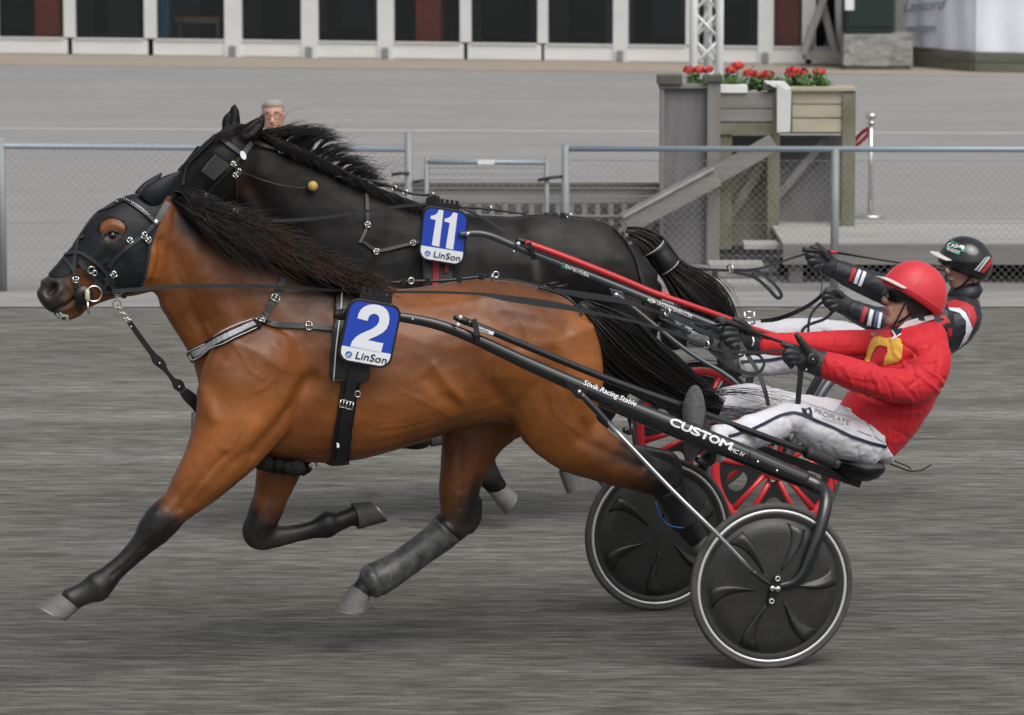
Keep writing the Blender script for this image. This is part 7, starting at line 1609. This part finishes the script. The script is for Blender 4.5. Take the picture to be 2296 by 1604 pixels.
rein(FA, [(1240, 650, -.28, 8), (1310, 662, -.28, 14), (1400, 676, -.27, 12), (1450, 692, -.22, 8), (1488, 702, -.16, 8)], 8, ra, m=M_rein)
torus(FA.at(1496, 700, -.14), FA.h + FA.n * .4, .017, .0045).build('rein_ring', M_steel, ra)
rein(FA, [(1500, 704, -.14, 12), (1540, 726, -.12, 10), (1590, 748, -.10, 9), (1632, 760, -.09, 8)], 9, ra); rein(FA, [(1504, 702, -.14, 6), (1550, 722, -.12, 6), (1600, 730, -.1, 6), (1630, 728, -.09, 6)], 6, ra)
rein(FA, [(1660, 770, -.08, 9), (1676, 796, -.06, 10), (1700, 836, -.03, 10), (1715, 876, .0, 10), (1723, 910, .02, 9)], 9, ra)
rein(FA, [(1795, 815, .24, 13), (1794, 850, .235, 13), (1791, 880, .22, 13), (1789, 912, .20, 12)], 12, ra)
rb = thing('reins', 'long black reins from the black horse to the far driver hands', 'reins', tuple(FK.at(1600, 600)))
rein(FK, [(560, 500, .12, 6), (599, 496, .15, 7), (690, 492, .17, 7), (769, 482, .18, 7), (850, 470, .19, 6), (900, 463, .19, 6), (955, 458, .18, 5)], 7, rb)
rein(FK, [(1040, 470, .2, 4), (1090, 492, .26, 5), (1130, 520, .3, 5), (1160, 540, .33, 5)], 5, rb)
rein(FK, [(1503, 593, .03, 5), (1520, 594, .03, 6), (1560, 603, .0, 6), (1634, 607, -.05, 6)], 6, rb); torus(FK.at(1637, 603, -.05), FK.h + FK.n * .4, .022, .005).build('rein_ring', M_steel, rb)
rein(FK, [(1640, 606, -.05, 7), (1680, 606, -.08, 7), (1720, 598, -.1, 5), (1770, 581, -.13, 5), (1812, 568, -.15, 5)], 6, rb)
rein(FK, [(1640, 609, -.05, 6), (1690, 622, -.05, 7), (1720, 645, -.05, 8), (1742, 668, -.05, 8), (1752, 662, -.05, 8), (1738, 640, -.05, 7), (1706, 612, -.06, 6), (1690, 606, -.06, 5)], 7, rb)
rein(FK, [(1838, 600, -.14, 3), (1842, 625, -.05, 3), (1842, 650, .12, 3), (1838, 664, .2, 4)], 3, rb)
rein(FK, [(1846, 660, .2, 8), (1815, 684, .15, 9), (1780, 702, .1, 10), (1740, 716, .0, 10), (1706, 720, -.05, 8)], 9, rb); buckle(FK.at(1680, 713, -.05), FK.n, FK.h, .06, .05, rb, .006)
rein(FK, [(1852, 672, .21, 6), (1830, 690, .2, 6), (1815, 715, .2, 6), (1812, 752, .2, 5)], 6, rb); rein(FK, [(1872, 694, .21, 7), (1850, 715, .2, 7), (1815, 728, .2, 7), (1800, 740, .2, 7), (1795, 760, .2, 6)], 7, rb)
# ------------------------------------------------------------------ spectator leaning on the fence
FS = Frame(Vector((P(612, 300, 32.1).x, 32.1, 0)), along=Vector((P(612, 300, 32.1).x - 1, 32.1, 0)))
YSP = 32.1
sp_ = thing('person', 'person with grey hair and glasses leaning on the fence behind the black horse', 'person', tuple(Vector((FS.O.x, YSP + .2, 0))))
x0 = FS.O.x; hz = P(612, 262, YSP).z
def at3(x, y, z): return Vector((x0 + x, YSP + y, z))
hs_ = []
for z, wf, yf, yb3 in ((-.135, .035, -.055, .01), (-.12, .05, -.082, .05), (-.09, .062, -.092, .07), (-.05, .07, -.094, .085), (0, .074, -.092, .095), (.04, .077, -.09, .098), (.08, .072, -.075, .088), (.105, .055, -.045, .062), (.118, .02, -.01, .03)):
    hs_.append([at3(wf * math.cos(t), (yf + yb3) / 2 + (yb3 - yf) / 2 * math.sin(t), hz + z) for t in [2 * math.pi * k / 24 for k in range(24)]])
def tub(pts, rad): return MB().tube(pts, rad, 14)
shz = hz - .24
solid = [MB().loft(hs_), tub([at3(0, .02, hz - .08), at3(0, .06, hz - .24)], .055), tub([at3(0, -.09, hz + .01), at3(0, -.112, hz - .03), at3(0, -.10, hz - .045)], [.010, .016, .012]), tub([at3(-.028, -.088, hz - .075), at3(.028, -.088, hz - .075)], .009)]
solid += [tub([at3(s * .078, .0, hz + .02), at3(s * .08, .01, hz - .03)], [.018, .012]) for s in (-1, 1)]
solid += [tub([at3(0, .05, shz - .02), at3(0, .22, shz - .22), at3(0, .42, shz - .36), at3(0, .45, shz - .45)], [.12, .15, .14, .13])]
for s in (-1, 1):
    solid += [tub([at3(s * .17, .06, shz - .02), at3(s * .24, -.05, 1.02), at3(s * .26, -.28, 1.10), at3(s * .1, -.66, 1.10)], [.06, .05, .042, .035]), tub([at3(s * .1, .44, shz - .42), at3(s * .12, .40, .45), at3(s * .13, .46, .06)], [.09, .065, .045])]
    solid += [tub([at3(s * .06 + dx, -.66, 1.105), at3(s * .05 + dx * 1.6, -.71, 1.10), at3(s * .045 + dx * 1.8, -.73, 1.075)], .0095) for dx in (-.03, -.01, .01, .03)] + [tub([at3(s * .07, -.64, 1.11), at3(s * .03, -.69, 1.115)], .011)]
V, N, Fq = fuse(solid, .009, 2); mk('body', V, Fq, mat('pale_skin', (.56, .30, .22), .55), sp_)
V, N, Fq = fuse([tub([at3(0, .045, shz), at3(0, .22, shz - .20), at3(0, .43, shz - .36), at3(0, .46, shz - .44)], [.16, .185, .17, .16])] + [tub([at3(s * .15, .05, shz - .01), at3(s * .24, -.05, 1.02), at3(s * .26, -.28, 1.10), at3(s * .12, -.62, 1.10)], [.08, .064, .055, .048]) for s in (-1, 1)], .012, 2)
mk('jacket', V, Fq, mat('navy_jacket', (.05, .06, .12), .8), sp_)
V, N, Fq = fuse([tub([at3(s * .1, .45, shz - .40), at3(s * .12, .40, .45), at3(s * .13, .46, .04)], [.115, .08, .065]) for s in (-1, 1)], .012, 2); mk('trousers', V, Fq, mat('grey_trousers', (.08, .08, .09), .8), sp_)
for s in (-1, 1): MB().ball(at3(s * .13, .40, .045), .05, 10, .13, .045).build('shoe', M_blackp, sp_)
hr_ = MB()
for z, wf, yf, yb3 in ((-.05, .073, .02, .098), (.0, .081, .01, .105), (.05, .083, -.03, .108), (.085, .080, -.085, .102), (.115, .062, -.055, .08), (.13, .02, -.01, .03)):
    hr_.V += [at3(wf * math.cos(t), (yf + yb3) / 2 + (yb3 - yf) / 2 * math.sin(t), hz + z) for t in [2 * math.pi * k / 24 for k in range(24)]]
hr_.F = [(i * 24 + k, i * 24 + (k + 1) % 24, (i + 1) * 24 + (k + 1) % 24, (i + 1) * 24 + k) for i in range(5) for k in range(24)]
hr_.build('hair', mat('grey_hair', (.36, .34, .30), .8, var=.3, vscale=40), sp_)
gl = MB()
for s in (-1, 1): V0 = torus(at3(s * .036, -.096, hz + .012), (0, 1, 0), .025, .0020, 18, 6); gl.add(V0.V, V0.F); gl.tube([at3(s * .062, -.095, hz + .015), at3(s * .082, .0, hz + .018)], .003, 6)
gl.tube([at3(-.012, -.098, hz + .014), at3(.012, -.098, hz + .014)], .003, 6).build('glasses', M_blackp, sp_)
for s in (-1, 1): MB().tube([at3(s * .02, -.09, hz + .045), at3(s * .055, -.085, hz + .043)], .005, 6).build('eyebrow', MATS['grey_hair'], sp_)
